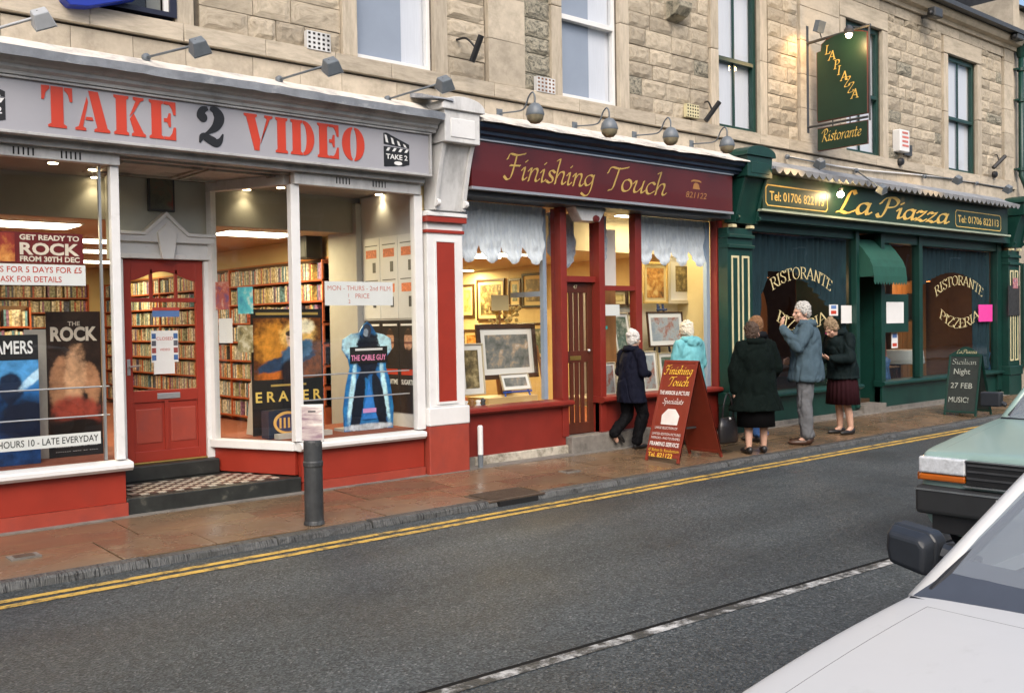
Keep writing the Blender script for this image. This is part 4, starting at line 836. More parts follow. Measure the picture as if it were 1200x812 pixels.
box('sheet', DKRED, t, a.x, b.x, .045, .05, zb, zt); box('picture', BLAZE, t, a.x, AY(17, 280, .045).x, .042, .0449, zb + .01, zt - .01)
CREAMT = pm('pale_poster_lettering', (.72, .62, .5), rough=.5)
for s, z0, h in (('GET READY TO', zb + .76 * (zt - zb), .16 * (zt - zb)), ('ROCK', zb + .29 * (zt - zb), .36 * (zt - zb)), ('FROM 30TH DEC', zb + .06 * (zt - zb), .16 * (zt - zb))): sans(s, t, CREAMT, (AY(23, 290, .042).x, .043, z0), EX, EZ, NY, h, AY(93, 290, .042).x - AY(23, 290, .042).x, bold=.035)
t = thing('window_offer_strip', 'white strip with red lettering about 5 days for £5 under the dark red banner', 'sign', (2.3, .05, 1.9))
zt2 = zb - .008; zb2 = AY(100, 335, .045).z; x1 = AY(100, 320, .045).x; box('sheet', PAPER, t, a.x, x1, .04, .045, zb2, zt2)
sans('S FOR 5 DAYS FOR £5', t, LRED, (AY(0, 320, .04).x, .0395, zb2 + .1), EX, EZ, NY, .045, x1 - .03 - AY(0, 320, .04).x, bold=.006); sans('ASK FOR DETAILS', t, LRED, (AY(0, 320, .04).x, .0395, zb2 + .025), EX, EZ, NY, .045, AY(72, 330, .04).x - AY(0, 330, .04).x, bold=.006)
t = thing('window_hours_strip', 'white strip reading HOURS 10 - LATE EVERYDAY low in the left window', 'sign', (2.3, .05, .6))
zb3 = AY(100, 521, .045).z; x1 = AY(118, 515, .045).x; box('sheet', PAPER, t, AY(-60, 515, .045).x, x1, .04, .045, zb3, zb3 + .10); xq = AY(-3, 515, .04).x
sans('HOURS 10 - LATE EVERYDAY', t, BLACK, (xq, .0395, zb3 + .026), EX, EZ, NY, .052, x1 - .02 - xq, bold=.006)
BLUEP = poster_mat('blue_film_print', ((.003, .006, .02), (.02, .09, .3)), [(.2, .75, .3, .2, .4, (.08, .3, .62), .35), (.3, .5, .34, .12, -.5, (.02, .14, .4), .3), (.15, .62, .09, .13, 0, (.01, .02, .05), .15), (.3, .35, .3, .2, .2, (.008, .012, .03), .3), (.35, .72, .16, .035, -.7, (.5, .75, .95), .25)])
def standee(name, label, px0, py0, px1, py1, y, mat, lean=.0, cat='poster'):
    a, b = AY(px0, py1, y), AY(px1, py0, y); t = thing(name, label, cat, ((a.x + b.x) / 2, y, .47)); z0 = .472
    box('board', mat, t, a.x, b.x, y, y + .012, z0, b.z); MB().add([(a.x + .05, y + .013, z0), (a.x + .05, y + .26, z0), (a.x + .05, y + .013, b.z - .2), (a.x + .06, y + .013, z0), (a.x + .06, y + .26, z0), (a.x + .06, y + .013, b.z - .2)], [(0, 1, 2), (5, 4, 3), (0, 3, 4, 1), (1, 4, 5, 2), (2, 5, 3, 0)]).build('easel_back', CARD, t)
    return t, a.x, b.x, z0, b.z
CARD = pm('grey_card', (.42, .38, .33), rough=.8)
t, x0, x1, z0, z1 = standee('film_standee', 'blue film standee with white block letters at the left edge', -70, 392, 44, 545, .3, BLUEP)
box('band', BLACK, t, x0, x1, .296, .2995, z1 - .2, z1); sans('AMERS', t, PAPER, (AY(-8, 400, .295).x, .2955, z1 - .15), EX, EZ, NY, .10, x1 - .04 - AY(-8, 400, .295).x, bold=.02)
t, x0, x1, z0, z1 = standee('film_standee', 'tall dark brown film standee with cream title beside the left white post', 58, 365, 117, 535, .55, pm('dark_brown_print', (.035, .018, .012), rough=.35, var=.5, scale=7))
xm = (x0 + x1) / 2; sans('THE', t, CREAMT, (xm - .05, .546, z1 - .12), EX, EZ, NY, .035, .1, bold=.02); sans('ROCK', t, CREAMT, (x0 + .03, .5455, z1 - .245), EX, EZ, NY, .11, x1 - x0 - .06, bold=.04)
SKINP = art_mat('ruddy_print', [(.3, (.03, .01, .006)), (.5, (.3, .1, .05)), (.7, (.6, .3, .16))], 6, 1.2)
ox = xm - t.location.x; hz = z1 - z0
SK1, SK2, DKP = (.42, .2, .1), (.6, .33, .18), (.01, .006, .005)
box('picture', poster_mat('portrait_trio_print', ((.012, .008, .006), (.06, .03, .02)), [(ox - .13, hz * .52, .075, .2, .1, SK1, .18), (ox + .14, hz * .50, .07, .18, -.1, SK1, .18), (ox, hz * .55, .085, .24, .06, SK2, .3), (ox + .02, hz * .30, .2, .14, .2, (.3, .05, .03), .25), (ox, hz * .2, .22, .08, 0, DKP, .3)]), t, x0 + .01, x1 - .01, .546, .5495, z0 + .14, z1 - .27)
box('caption', BLACK, t, x0, x1, .5455, .5495, z0, z0 + .14); 
for i in range(2): sans('mmmmmmm mmmm mm mmmm'.replace('m', '-'), t, PAPER, (x0 + .05, .545, z0 + .04 + i * .04), EX, EZ, NY, .016, x1 - x0 - .1)
MB().obox((x0 - .16, .60, .472), Vector((.16, -.04, 0)).normalized(), EZ, (0, 1, 0), .17, z1 - .62, .01).build('side_flap', CARD, t)
# right window
t, x0, x1, z0, z1 = standee('film_standee', 'black and orange film poster board behind the white corner post', 297, 362, 377, 508, .75, BLACK)
ox = (x0 + x1) / 2 - t.location.x; hz = z1 - z0
box('picture', poster_mat('blaze_print', ((.02, .01, .008), (.32, .09, .015)), [(ox - .12, hz * .72, .26, .22, .3, (.62, .25, .03), .35), (ox + .12, hz * .80, .2, .14, -.3, (.9, .55, .16), .3), (ox + .2, hz * .86, .1, .07, 0, (1, .9, .65), .3), (ox - .2, hz * .5, .12, .1, 0, (.55, .14, .02), .3), (ox - .02, hz * .58, .34, .07, -.25, (.02, .05, .11), .14), (ox + .1, hz * .66, .2, .09, -.4, (.05, .13, .24), .16), (ox + .04, hz * .50, .12, .12, 0, (.01, .012, .02), .18), (ox + .03, hz * .76, .05, .075, 0, (.75, .5, .36), .12), (ox + .03, hz * .805, .052, .03, 0, (.05, .03, .02), .15), (ox + .03, hz * .765, .035, .008, 0, (.2, .1, .07), .2)], nscale=11), t, x0 + .02, x1 - .02, .746, .7495, z0 + .55, z1 - .09)
sans('E R A S E R', t, pm('gold_print', (.75, .52, .12)), (x0 + .03, .745, z0 + .33), EX, EZ, NY, .1, x1 - x0 - .06, bold=.02); box('credit_line', GOLD, t, x0 + .05, x1 - .05, .745, .7495, z1 - .06, z1 - .035); box('credit_line', GOLD, t, x0 + .2, x1 - .2, .745, .7495, z0 + .48, z0 + .5)
sh = thing('shield_display', 'gold edged oval shield emblem on a dark box beside the corner post', 'display', (AY(330, 512, .4).x, .4, .47)); xa, xb = AY(315, 500, .4).x, AY(352, 500, .4).x
box('box', NAVY, sh, xa, xb, .4, .55, .472, .74); GRY = box('plinth', CARD, sh, xa + .05, xb + .3, .3, .39, .472, .52)
MB().yprism([(xb - .14 + .15 * math.cos(k * math.pi / 12), .62 + .11 * math.sin(k * math.pi / 12)) for k in range(24)], .385, .399).build('shield', pm('gold_shield', (.75, .42, .12), rough=.3), sh)
MB().yprism([(xb - .14 + .125 * math.cos(k * math.pi / 12), .62 + .085 * math.sin(k * math.pi / 12)) for k in range(24)], .380, .3845).build('shield_field', pm('shield_blue', (.03, .03, .09)), sh)
for k in range(5): box('stripe', MATS['gold_shield'], sh, xb - .235 + k * .045, xb - .215 + k * .045, .376, .3795, .57, .67)
# blue standee: cut-out with a ragged glow outline
cx, cy = AY(433, 508, .4), AY(433, 377, .4); H_ = cy.z - .472; cu_ = thing('cutout_standee', 'electric blue cut-out standee with pink title in the right video window', 'standee', (cx.x, .4, .47))
out = [(-.30, 0), (.30, 0), (.31, .2), (.27, .45), (.22, .58), (.23, .66), (.30, .74), (.29, .84), (.2, .88), (.1, .9), (.05, .97), (0, 1), (-.05, .97), (-.1, .9), (-.2, .89), (-.3, .84), (-.31, .75), (-.24, .66), (-.22, .58), (-.27, .42), (-.31, .2)]
fz = lambda v: .472 + v * H_
FG = (.008, .012, .025); GLW = (.55, .85, .95)
CY_ = poster_mat('electric_blue_print', ((.01, .06, .26), (.04, .30, .62)), [(-.2, H_ * .8, .1, .12, .3, GLW, .3), (.2, H_ * .8, .1, .12, -.3, GLW, .3), (-.2, H_ * .35, .03, .3, .15, GLW, .35), (.2, H_ * .35, .03, .3, -.15, GLW, .35), (0, H_ * .70, .14, .24, 0, FG, .1), (-.13, H_ * .25, .065, .36, .18, FG, .1), (.13, H_ * .25, .065, .36, -.18, FG, .1), (0, H_ * .92, .05, .07, 0, (.06, .07, .1), .1), (-.02, H_ * .9, .03, .04, 0, (.35, .42, .5), .15), (0, H_ * .03, .3, .035, 0, (.5, .55, .6), .3)], nscale=13)
MB().yprism([(cx.x + u * .98, fz(v)) for u, v in out], .40, .415).build('cutout', CY_, cu_)
box('title_panel', BLACK, cu_, cx.x - .22, cx.x + .23, .388, .393, fz(.62), fz(.77)); sans('THE CABLE GUY', cu_, pm('pink_print', (.85, .28, .5)), (cx.x - .21, .387, fz(.645)), EX, EZ, NY, .055, .42, bold=.02); box('credit_line', PAPER, cu_, cx.x - .16, cx.x + .17, .386, .3878, fz(.735), fz(.755))
MB().yprism([(cx.x - .09, fz(.1)), (cx.x + .09, fz(.1)), (cx.x, fz(.46))], .389, .3935).build('blue_wedge', pm('mid_blue_print', (.03, .2, .6), var=.4, scale=8), cu_); box('caption', pm('pink_print2', (.6, .3, .6)), cu_, cx.x - .08, cx.x + .08, .386, .3885, fz(.16), fz(.2))
box('base', CARD, cu_, cx.x - .3, cx.x + .3, .416, .6, .472, .5)
t = thing('window_offer_card', 'white card reading MON - THURS 2nd FILM half PRICE stuck in the right window', 'sign', (5.2, .04, 1.8))
a, b = AY(381, 358, .04), AY(460, 331, .04); box('sheet', PAPER, t, a.x, b.x, .04, .044, a.z, b.z); PRT = pm('faded_pink_lettering', (.6, .2, .16))
sans('MON - THURS - 2nd FILM', t, PRT, (a.x + .03, .0395, b.z - .085), EX, EZ, NY, .045, b.x - a.x - .06); sans('PRICE', t, PRT, ((a.x + b.x) / 2 - .05, .0395, b.z - .16), EX, EZ, NY, .045, .16); sans('1', t, PRT, ((a.x + b.x) / 2 - .13, .0395, b.z - .15), EX, EZ, NY, .035); sans('2', t, PRT, ((a.x + b.x) / 2 - .13, .0395, b.z - .21), EX, EZ, NY, .035)
# posters on the side wall
def wall_poster(py0, z0, z1, y0, y1, mat, label, fn=None):
    t = thing('wall_poster', label, 'poster', (5.96, (y0 + y1) / 2, z0), 'posters on the display side wall'); MB().box(5.962, 5.968, y0, y1, z0, z1).build('sheet', mat, t)
    if fn: fn(t, y0, y1, z0, z1)
    return t
def xtext(s, par, mat, y1, z, h, w_): sans(s, par, mat, (5.9605, y1, z), (0, -1, 0), EZ, (-1, 0, 0), h, w_, bold=.02)
def gauge(t, y0, y1, z0, z1):
    for k in range(2):
        z = z1 - .22 - k * .38; MB().box(5.9605, 5.9618, y0 + .06, y1 - .06, z, z + .09).build('orange_mark', pm('orange_print', (.7, .2, .08), var=.4, scale=30), t); MB().box(5.9605, 5.9618, y0 + .08, y0 + .14, z - .16, z - .05).build('dark_mark', DARK, t)
        MB().box(5.9605, 5.9618, y0 + .04, y1 - .04, z + .13, z + .14).build('caption', DARK, t)
wpw = pm('white_poster', (.62, .63, .63), rough=.4, var=.03)
for i, (lab) in enumerate(('nearest the street', 'middle', 'furthest from the street')):
    y0 = .10 + i * .34; wall_poster(0, 1.62, 2.5, y0, y0 + .33, wpw, 'white poster with orange marks on the display side wall, %s of three' % lab, gauge)
def blk(t, y0, y1, z0, z1):
    MB().add([(5.9605, (y0 + y1) / 2 + .075 * math.cos(k * math.pi / 10), z1 - .22 + .13 * math.sin(k * math.pi / 10)) for k in range(20)], [tuple(range(20))]).build('portrait', poster_mat_x(z1 - z0), t); MB().box(5.9605, 5.9618, y0 + .03, y1 - .03, z1 - .06, z1 - .04).build('caption', PAPER, t)
    xtext('SUGARTIME', t, PAPER, y1 - .03, z0 + .3, .05, y1 - y0 - .06); MB().box(5.9605, 5.9618, y0 + .03, y1 - .03, z0 + .4, z0 + .46).build('caption', LRED, t)
def poster_mat_x(h):
    m = poster_mat('side_portrait_print', ((.02, .012, .01), (.05, .03, .02)), [(0, h - .2, 1e3, .1, 0, (.5, .27, .17), .3), (0, h - .13, 1e3, .03, 0, (.05, .03, .02), .2), (0, h - .24, 1e3, .012, 0, (.2, .08, .06), .2)], nscale=22); return m
bpm = pm('black_poster', (.02, .018, .018), rough=.35, var=.5, scale=8)
for i, lab in enumerate(('nearest the street', 'middle', 'furthest from the street')):
    y0 = .10 + i * .34; wall_poster(0, .62, 1.6, y0, y0 + .33, bpm, 'black portrait poster low on the side wall, %s of three' % lab, blk)
# small cards stuck inside the splayed pane
def ASP(px, py, off=-.012):
    r = _ray(px, py); o = A + N_ * off; tt = (o - CAM).dot(N_) / r.dot(N_); return CAM + r * tt
for px0, py0, px1, py1, m_, lab in ((253, 330, 268, 363, art_mat('card_red', [(.3, (.05, .08, .25)), (.5, (.5, .12, .08)), (.7, (.8, .7, .6))], 9, 1), 'small film card with red and blue print at the top left of the splayed pane'), (279, 336, 296, 368, art_mat('card_sea', [(.3, (.02, .2, .35)), (.55, (.1, .5, .55)), (.7, (.8, .75, .6))], 9, 4), 'small turquoise film card on the splayed pane'), (279, 381, 296, 413, art_mat('card_gold', [(.3, (.02, .02, .015)), (.5, (.3, .25, .12)), (.7, (.7, .65, .5))], 12, 6), 'small dark film card below the turquoise one'), (257, 373, 272, 402, PAPER, 'plain paper sheet taped to the splayed pane'), (283, 336, 284, 337, None, '')):
    if m_ is None: continue
    a, b = ASP(px0, py1), ASP(px1, py0); t = thing('window_card', lab, 'card', ((a.x + b.x) / 2, (a.y + b.y) / 2, min(a.z, b.z)), 'cards on the splayed pane')
    z0, z1 = min(a.z, b.z), max(a.z, b.z); MB().obox((a.x, a.y, z0), (b - a).xy.to_3d().normalized(), EZ, -N_, (b - a).xy.length, z1 - z0, .003).build('sheet', m_, t)

# ------------------------------------------------------------------ framing shop (middle)
ft = thing('framing_shopfront', 'maroon and red picture framing shopfront with gold script sign and lace blinds', 'shop front', (8.8, .2, 0))
FTW = pm('warm_cream_wall', (.62, .5, .27), rough=.7, var=.05); FTX0, FTX1 = 6.50, 10.95
mb = MB(); mb.box(6.121, 6.3, .1, 7, -.05, 3.4); mb.box(11.18, 11.3, .3, 7, -.05, 3.4); mb.box(6.3, 11.18, 6.9, 7, -.05, 3.4); mb.build('interior_wall', FTW, ft)
box('interior_floor', CARPET, ft, 6.3, 11.18, .2, 6.9, .1, .2); box('interior_ceiling', CEIL, ft, 6.3, 11.18, 1.1, 6.9, 2.5, 2.6); box('display_ceiling', CEIL, ft, 6.3, 11.18, .24, 1.1, 2.95, 3.05); box('bulkhead', CEIL, ft, 6.3, 11.18, 1.1, 1.14, 2.6, 3.05)
fb = box('fascia_board', MAROON, ft, 6.48, 10.93, -.20, -.12, 2.985, 3.47); MB().box(6.47, 10.94, -.215, -.12, 2.955, 2.984).box(6.47, 10.94, -.22, -.12, 3.471, 3.49).build('fascia_trim', SILVER, ft)
MB().xprism([(.0, 3.491), (-.23, 3.491), (-.23, 3.515), (-.27, 3.53), (-.27, 3.56), (-.32, 3.59), (-.34, 3.63), (.0, 3.65)], 6.50, 11.05).build('cornice', NAVY, ft)
flashing('lead_flashing', CREAM_L, ft, 6.52, 11.1, [(-.0, 3.66), (-.0, 3.81), (-.03, 3.81), (-.2, 3.73), (-.37, 3.665), (-.375, 3.64)], .012, 3)
MB().box(6.48, 11.0, -.12, .24, 2.90, 2.954).build('soffit', DARK, ft)
GY = .16
def post(x0, x1, z0=.62, z1=2.899, m_=REDFT, y0=.11, y1=.22): return box('post', m_, ft, x0, x1, y0, y1, z0, z1, bevel=.005)
post(6.49, 6.56); post(8.04, 8.14, .2); post(8.69, 8.785, .2); post(9.34, 9.455); post(10.98, 11.12); 
PALEB = pm('pale_blue_paint', (.30, .38, .50), rough=.5, var=.05)
box('inner_post', PALEB, ft, 7.93, 7.985, .3, .36, .64, 2.89); box('inner_post', PALEB, ft, 10.90, 10.97, .22, .28, .64, 2.89)
box('inner_rail', PALEB, ft, 7.93, 7.985, .361, .9, 1.86, 1.92); MB().add([(7.96, .37, .64), (7.96, .95, .64), (7.96, .95, 2.89), (7.96, .37, 2.89)], [(0, 1, 2, 3)]).build('pane', GLASS, ft)
box('transom', REDFT, ft, 8.785, 9.34, .12, .21, 1.93, 1.99); box('door_head', REDFT, ft, 8.14, 8.69, .18, .27, 2.03, 2.1); box('door_cheek', REDFT, ft, 8.69, 8.80, .221, .28, .2, 2.89); box('door_cheek', REDFT, ft, 8.04, 8.14, .221, .28, .2, 2.89)
for x0, x1 in ((6.47, 8.16), (8.67, 11.13)): MB().xprism([(.26, .64), (.05, .63), (.03, .615), (.03, .585), (.07, .56), (.26, .56)], x0, x1).build('window_sill', REDFT, ft)
box('stall_riser', REDFT, ft, 6.49, 8.13, .13, .22, .1, .559); box('stall_riser', REDFT, ft, 8.69, 11.1, .15, .22, .06, .559)
box('plinth', PLINTH, ft, 6.7, 8.12, .09, .22, -.02, .099, bevel=.01); box('plinth', CONC, ft, 6.495, 6.7, .10, .22, -.02, .099)
box('doorstep', CONC, ft, 8.10, 9.52, .02, .6, -.02, .2, bevel=.012)
for x0, x1, z0, z1 in ((6.56, 8.04, .63, 2.9), (8.785, 9.34, .63, 1.93), (8.785, 9.34, 1.99, 2.9), (9.455, 10.98, .63, 2.9), (8.14, 8.69, 2.1, 2.9)): pane(x0, x1, z0, z1, GY if z0 < 2.05 or x0 > 8.7 else .22, ft)
# door 47: tall slats of wood with glazed slits
d47 = box('door', WOODD, ft, 8.15, 8.68, .235, .27, .201, .33)
for x0, x1, z0, z1 in ((8.15, 8.235, .33, 2.03), (8.595, 8.68, .33, 2.03), (8.235, 8.595, 1.90, 2.03), (8.235, 8.595, 1.06, 1.2)): box('rail', WOODD, d47, x0, x1, .235, .27, z0, z1, bevel=.003)
for z0, z1 in ((.33, 1.06), (1.2, 1.90)):
    for k in range(3): x = 8.235 + .36 * (k + 1) / 4; box('slat', WOODD, d47, x - .028, x + .028, .24, .265, z0, z1, bevel=.003)
MB().add([(8.235, .255, .33), (8.595, .255, .33), (8.595, .255, 1.9), (8.235, .255, 1.9)], [(0, 1, 2, 3)]).build('pane', GLASS, d47)
box('letter_plate', pm('brass', (0, 0, 0)), d47, 8.29, 8.47, .228, .235, 1.09, 1.14, bevel=.002); MB().ball((8.6, .22, 1.2), .02).build('door_knob', SILVER, d47, smooth=True); sans('47', d47, CREAM, (8.36, .233, 1.95), EX, EZ, NY, .045)
# gold script
f1, f2 = AY(588, 212, -.21), AY(782, 232, -.21)
xt0 = f1.x; xt1 = f2.x; L_, tot = nib_letters('Finishing', GL, .1, R(42), .22); 
xm = AY(700, 220, -.21).x
nib_text('Finishing', fb, GOLD, (xt0 + .05, -.2005, 3.105), EX, EZ, NY, .27, xm - xt0 - .1, nib=.10, ang=R(42), shear=.2); nib_text('Touch', fb, GOLD, (AY(710, 220, -.21).x, -.2005, 3.105), EX, EZ, NY, .27, xt1 - AY(710, 220, -.21).x - .02, nib=.10, ang=R(42), shear=.2)
DGOLD = pm('dull_gold_lettering', (.34, .16, .05), rough=.5)
sans('821122', fb, DGOLD, (9.96, -.2005, 3.115), EX, EZ, NY, .075, .42, shear=.25)
ph = MB(); ph.yprism([(10.10, 3.23), (10.24, 3.23), (10.22, 3.29), (10.19, 3.31), (10.15, 3.31), (10.12, 3.29)], -.204, -.2005); ph.yprism([(10.07, 3.315), (10.11, 3.325), (10.23, 3.325), (10.27, 3.315), (10.27, 3.335), (10.22, 3.35), (10.12, 3.35), (10.07, 3.335)], -.204, -.2005); ph.build('telephone_symbol', DGOLD, fb)
# security light under the fascia
sl_ = thing('floodlight', 'white wedge shaped floodlight under the maroon fascia above door 47', 'light', (8.35, .0, 2.9)); q0, q1 = AY(671, 243, .02).x, AY(708, 247, .02).x
MB().yprism([(q0, 2.90), (q1, 2.90), (q1 - .12, 2.74), (q0 + .12, 2.74)], -.02, .15).build('housing', WHITE_W, sl_, bevel=.01); MB().lathe([(.04, 0), (.045, .02), (.03, .05)], (q1 - .2, -.02, 2.77), axis=(0, -1, 0), n=14).build('sensor', pm('dark_red_plastic', (.12, .01, .01)), sl_)
# lace blinds
LACE = pm('blue_white_lace', (.80, .84, .90), rough=.9, var=.14, scale=9, stretch=(3, 1, .6), c2=(.62, .68, .80), cscale=12, clo=.5, chi=.7); LACES = pm('shaded_lace', (.5, .56, .64), rough=.9, var=.2, scale=12, c2=(.3, .37, .48), cscale=12, clo=.5, chi=.6)  # second lace is a darker copy, shade put into its colour
def festoon(label, x0, x1, zt, zb, n, y, mat, par_rise=.14):
    mb = MB(); m = n * 14; k = 16
    for i in range(m + 1):
        u = i / m; ph_ = (u * n) % 1.0; sc = math.sin(math.pi * ph_) if i not in (0, m) else 0; edge = min(1.0, .35 + 6 * min(u, 1 - u)) if n > 1 else 1
        zlow = zb + par_rise * (1 - sc ** .8)
        for j in range(k + 1):
            v = j / k; z = zt + (zlow - zt) * v
            d = .05 * sc * v ** 2 + .016 * math.sin(u * n * 34 + 2 * math.sin(v * 5)) + .022 * v * v * math.sin(v * 26 + 3 * sc) * sc + .02 * mnoise.noise(Vector((u * 9 * n, v * 5, n)))
            mb.v.append((x0 + (x1 - x0) * u, y - d, z))
    w_ = k + 1
    for i in range(m):
        for j in range(k): mb.f.append((i * w_ + j, (i + 1) * w_ + j, (i + 1) * w_ + j + 1, i * w_ + j + 1))
    t = thing('festoon_blind', label, 'blind', ((x0 + x1) / 2, y, zb), 'festoon blinds in the framing shop'); mb.build('cloth', mat, t, smooth=True); box('rail', WHITE, t, x0, x1, y + .03, y + .05, zt - .03, zt); return t
festoon('white lace festoon blind across the left window of the framing shop', 6.6, 7.92, 2.9, 2.22, 4, .27, LACE, .2); festoon('white lace festoon blind in the right window beside the green pilaster', 9.48, 10.95, 2.9, 2.27, 4, .27, LACE, .2)
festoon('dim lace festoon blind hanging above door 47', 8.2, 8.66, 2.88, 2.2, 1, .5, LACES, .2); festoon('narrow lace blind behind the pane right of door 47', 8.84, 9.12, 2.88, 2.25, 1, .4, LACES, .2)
bp_ = thing('white_panel', 'plain white card panel behind the upper pane right of door 47', 'panel', (9.15, .4, 2.0)); box('card', PAPER, bp_, 9.03, 9.33, .44, .45, 2.0, 2.72); box('prop', WOODM, bp_, 9.03, 9.33, .451, .47, .2, 2.0)
# display furniture
box('display_floor', pm('pale_shelf', (.5, .44, .34), rough=.6), ft, 6.3, 8.0, .24, 1.1, .5, .6); box('display_floor', MATS['pale_shelf'], ft, 8.75, 11.15, .24, .95, .5, .6)
box('display_backboard', pm('cream_backboard', (.6, .54, .42), rough=.7, var=.05), ft, 9.0, 11.17, .96, .99, .6, 1.95)
FR = {'brown': pm('walnut_frame', (.06, .03, .015), rough=.35, var=.3, scale=20), 'gold': pm('gilt_frame', (.45, .3, .1), rough=.35, var=.2, scale=30), 'cream': pm('limed_frame', (.52, .45, .32), rough=.5, var=.1), 'black': BLACK, 'red': pm('mahogany_frame', (.10, .025, .015), rough=.35)}
MATB = pm('white_mount', (.72, .70, .65), rough=.7, var=.02); MATY = pm('cream_mount', (.62, .5, .26), rough=.7, var=.03)
def art(k):
    S = [[(.3, (.05, .06, .05)), (.5, (.2, .2, .18)), (.6, (.4, .3, .2)), (.75, (.75, .7, .65))], [(.3, (.12, .09, .03)), (.5, (.4, .3, .1)), (.7, (.66, .52, .24))], [(.3, (.03, .025, .015)), (.5, (.16, .12, .05)), (.7, (.5, .4, .2))], [(.3, (.2, .25, .3)), (.5, (.35, .38, .38)), (.65, (.3, .1, .06)), (.75, (.55, .55, .5))], [(.35, (.1, .05, .02)), (.5, (.45, .2, .04)), (.7, (.7, .5, .2))], [(.3, (.03, .04, .03)), (.5, (.1, .14, .1)), (.7, (.45, .45, .4))]][k % 6]
    return art_mat('picture_print_%d' % k, S, 7 + (k * 1.7) % 5, k * 3.3, .2)
def framed(label, c, u, n, w_, h_, fr, k, mount=.06, fw=.025, tilt=0.0, mt=None, grp='framed pictures in the framing shop'):
    """picture with bottom centre c, width along u, facing n, leaning back by tilt"""
    c, u, n = Vector(c), Vector(u), Vector(n); v = (EZ * math.cos(tilt) - n * math.sin(tilt)); nn = u.cross(v).normalized()
    if nn.dot(n) < 0: nn = -nn
    t = thing('framed_picture', label, 'picture', c, grp); o = c - u * w_ / 2; f = MB()
    for a, b, l1, l2 in ((0, 0, w_, fw), (0, h_ - fw, w_, fw), (0, fw, fw, h_ - 2 * fw), (w_ - fw, fw, fw, h_ - 2 * fw)): f.obox(o + u * a + v * b, u, v, nn, l1, l2, .03)
    f.build('frame', FR[fr], t, bevel=.004); MB().obox(o + u * fw + v * fw, u, v, nn, w_ - 2 * fw, h_ - 2 * fw, .012).build('mount', mt or MATB, t)
    MB().obox(o + u * (fw + mount) + v * (fw + mount), u, v, nn, w_ - 2 * (fw + mount), h_ - 2 * (fw + mount), .015).build('print', art(k), t); return t
def framed_px(label, px0, py0, px1, py1, y, *a, **k):
    p, q = AY(px0, py1, y), AY(px1, py0, y); return framed(label, ((p.x + q.x) / 2, y, p.z), EX, NY, q.x - p.x, q.z - p.z, *a, **k)
WX = 11.17
for px0, py0, px1, py1, fr, k, lab in ((541, 333, 556, 372, 'brown', 1, 'yellowish framed picture at the left end of the framing shop wall'), (560, 326, 592, 376, 'brown', 2, 'large dark framed landscape on the wall above the display stand'), (597, 326, 611, 360, 'brown', 5, 'narrow framed picture left of the cream mounted one on the shop wall'), (613, 319, 640, 361, 'black', 2, 'black framed picture with cream mount high on the shop wall'), (596, 378, 640, 420, 'brown', 5, 'dark framed picture low on the shop wall behind the easel'), (544, 386, 562, 420, 'brown', 4, 'dim framed picture on the shop wall above the white mounted print')):
    p, q = AXX(px0, py1, WX), AXX(px1, py0, WX); framed(lab, (WX, (p.y + q.y) / 2, p.z), (0, -1, 0), (-1, 0, 0), abs(p.y - q.y), q.z - p.z, fr, k, mt=MATY, fw=.04)
t = framed_px('wide walnut frame with white mount on the pine box in the left window', 561, 379, 629, 446, .55, 'brown', 0, mount=.07, fw=.055, tilt=.1)
framed_px('white mounted print leaning beside the white pilaster in the left window', 540, 402, 567, 464, .45, 'cream', 2, mount=.06, fw=.015, tilt=.08)
pbx = thing('pine_box', 'long pine box under the walnut framed picture', 'box', (AY(600, 470, .45).x, .45, .6)); p, q = AY(570, 472, .4), AY(628, 462, .4); box('board', PINE, pbx, p.x, q.x, .36, .75, .601, q.z, bevel=.006)
es = thing('blue_easel', 'small blue easel holding a white mounted print on the pine box', 'easel', (AY(605, 462, .37).x, .40, q.z)); p, r_ = AY(589, 462, .40), AY(622, 441, .40)
for x in (p.x + .03, r_.x - .03): MB().tube([(x, .38, q.z), (x + (.03 if x < (p.x + r_.x) / 2 else -.03), .5, r_.z + .02)], .011, 8).build('leg', pm('royal_blue_paint', (.02, .08, .35)), es)
MB().tube([(p.x, .385, q.z + .05), (r_.x, .385, q.z + .05)], .011, 8).tube([(p.x + .05, .49, r_.z + .01), (r_.x - .05, .49, r_.z + .01)], .011, 8).build('crossbar', MATS['royal_blue_paint'], es)
framed('small white mounted print resting on the blue easel', ((p.x + r_.x) / 2, .40, q.z + .065), EX, NY, (r_.x - p.x) * .98, .2, 'cream', 0, .04, .008, tilt=.35)
for i, (px, dy, lab) in enumerate(((640, .0, 'tallest bare wood moulding length leaning in the left window'), (651, .1, 'short pale moulding length leaning beside the blue post'))):
    b_ = AY(px, 466, .5 + dy); tt = AY(px - 11 + 16 * i, 405 + 35 * i, .75); mo = thing('frame_moulding', lab, 'moulding', (b_.x, b_.y, .6), 'moulding lengths'); MB().tube([(b_.x, b_.y, .602), (tt.x, .75, tt.z)], .016, 4).build('length', WOODM if i == 0 else PINE, mo)
cl = thing('trinkets', 'small white and brown ornaments beside the pilaster in the left window', 'ornaments', (AY(556, 470, .3).x, .3, .6)); 
for k, dx in enumerate((-.12, -.03, .06, .13)): MB().lathe([(.03, 0), (.04, .03), (.02, .06), (.035, .09), (.0, .1 + .02 * (k % 2))], (AY(556, 470, .3).x + dx, .31, .601), n=10).build('ornament', [PAPER, WOODM, PAPER, DARK][k], cl, smooth=True)
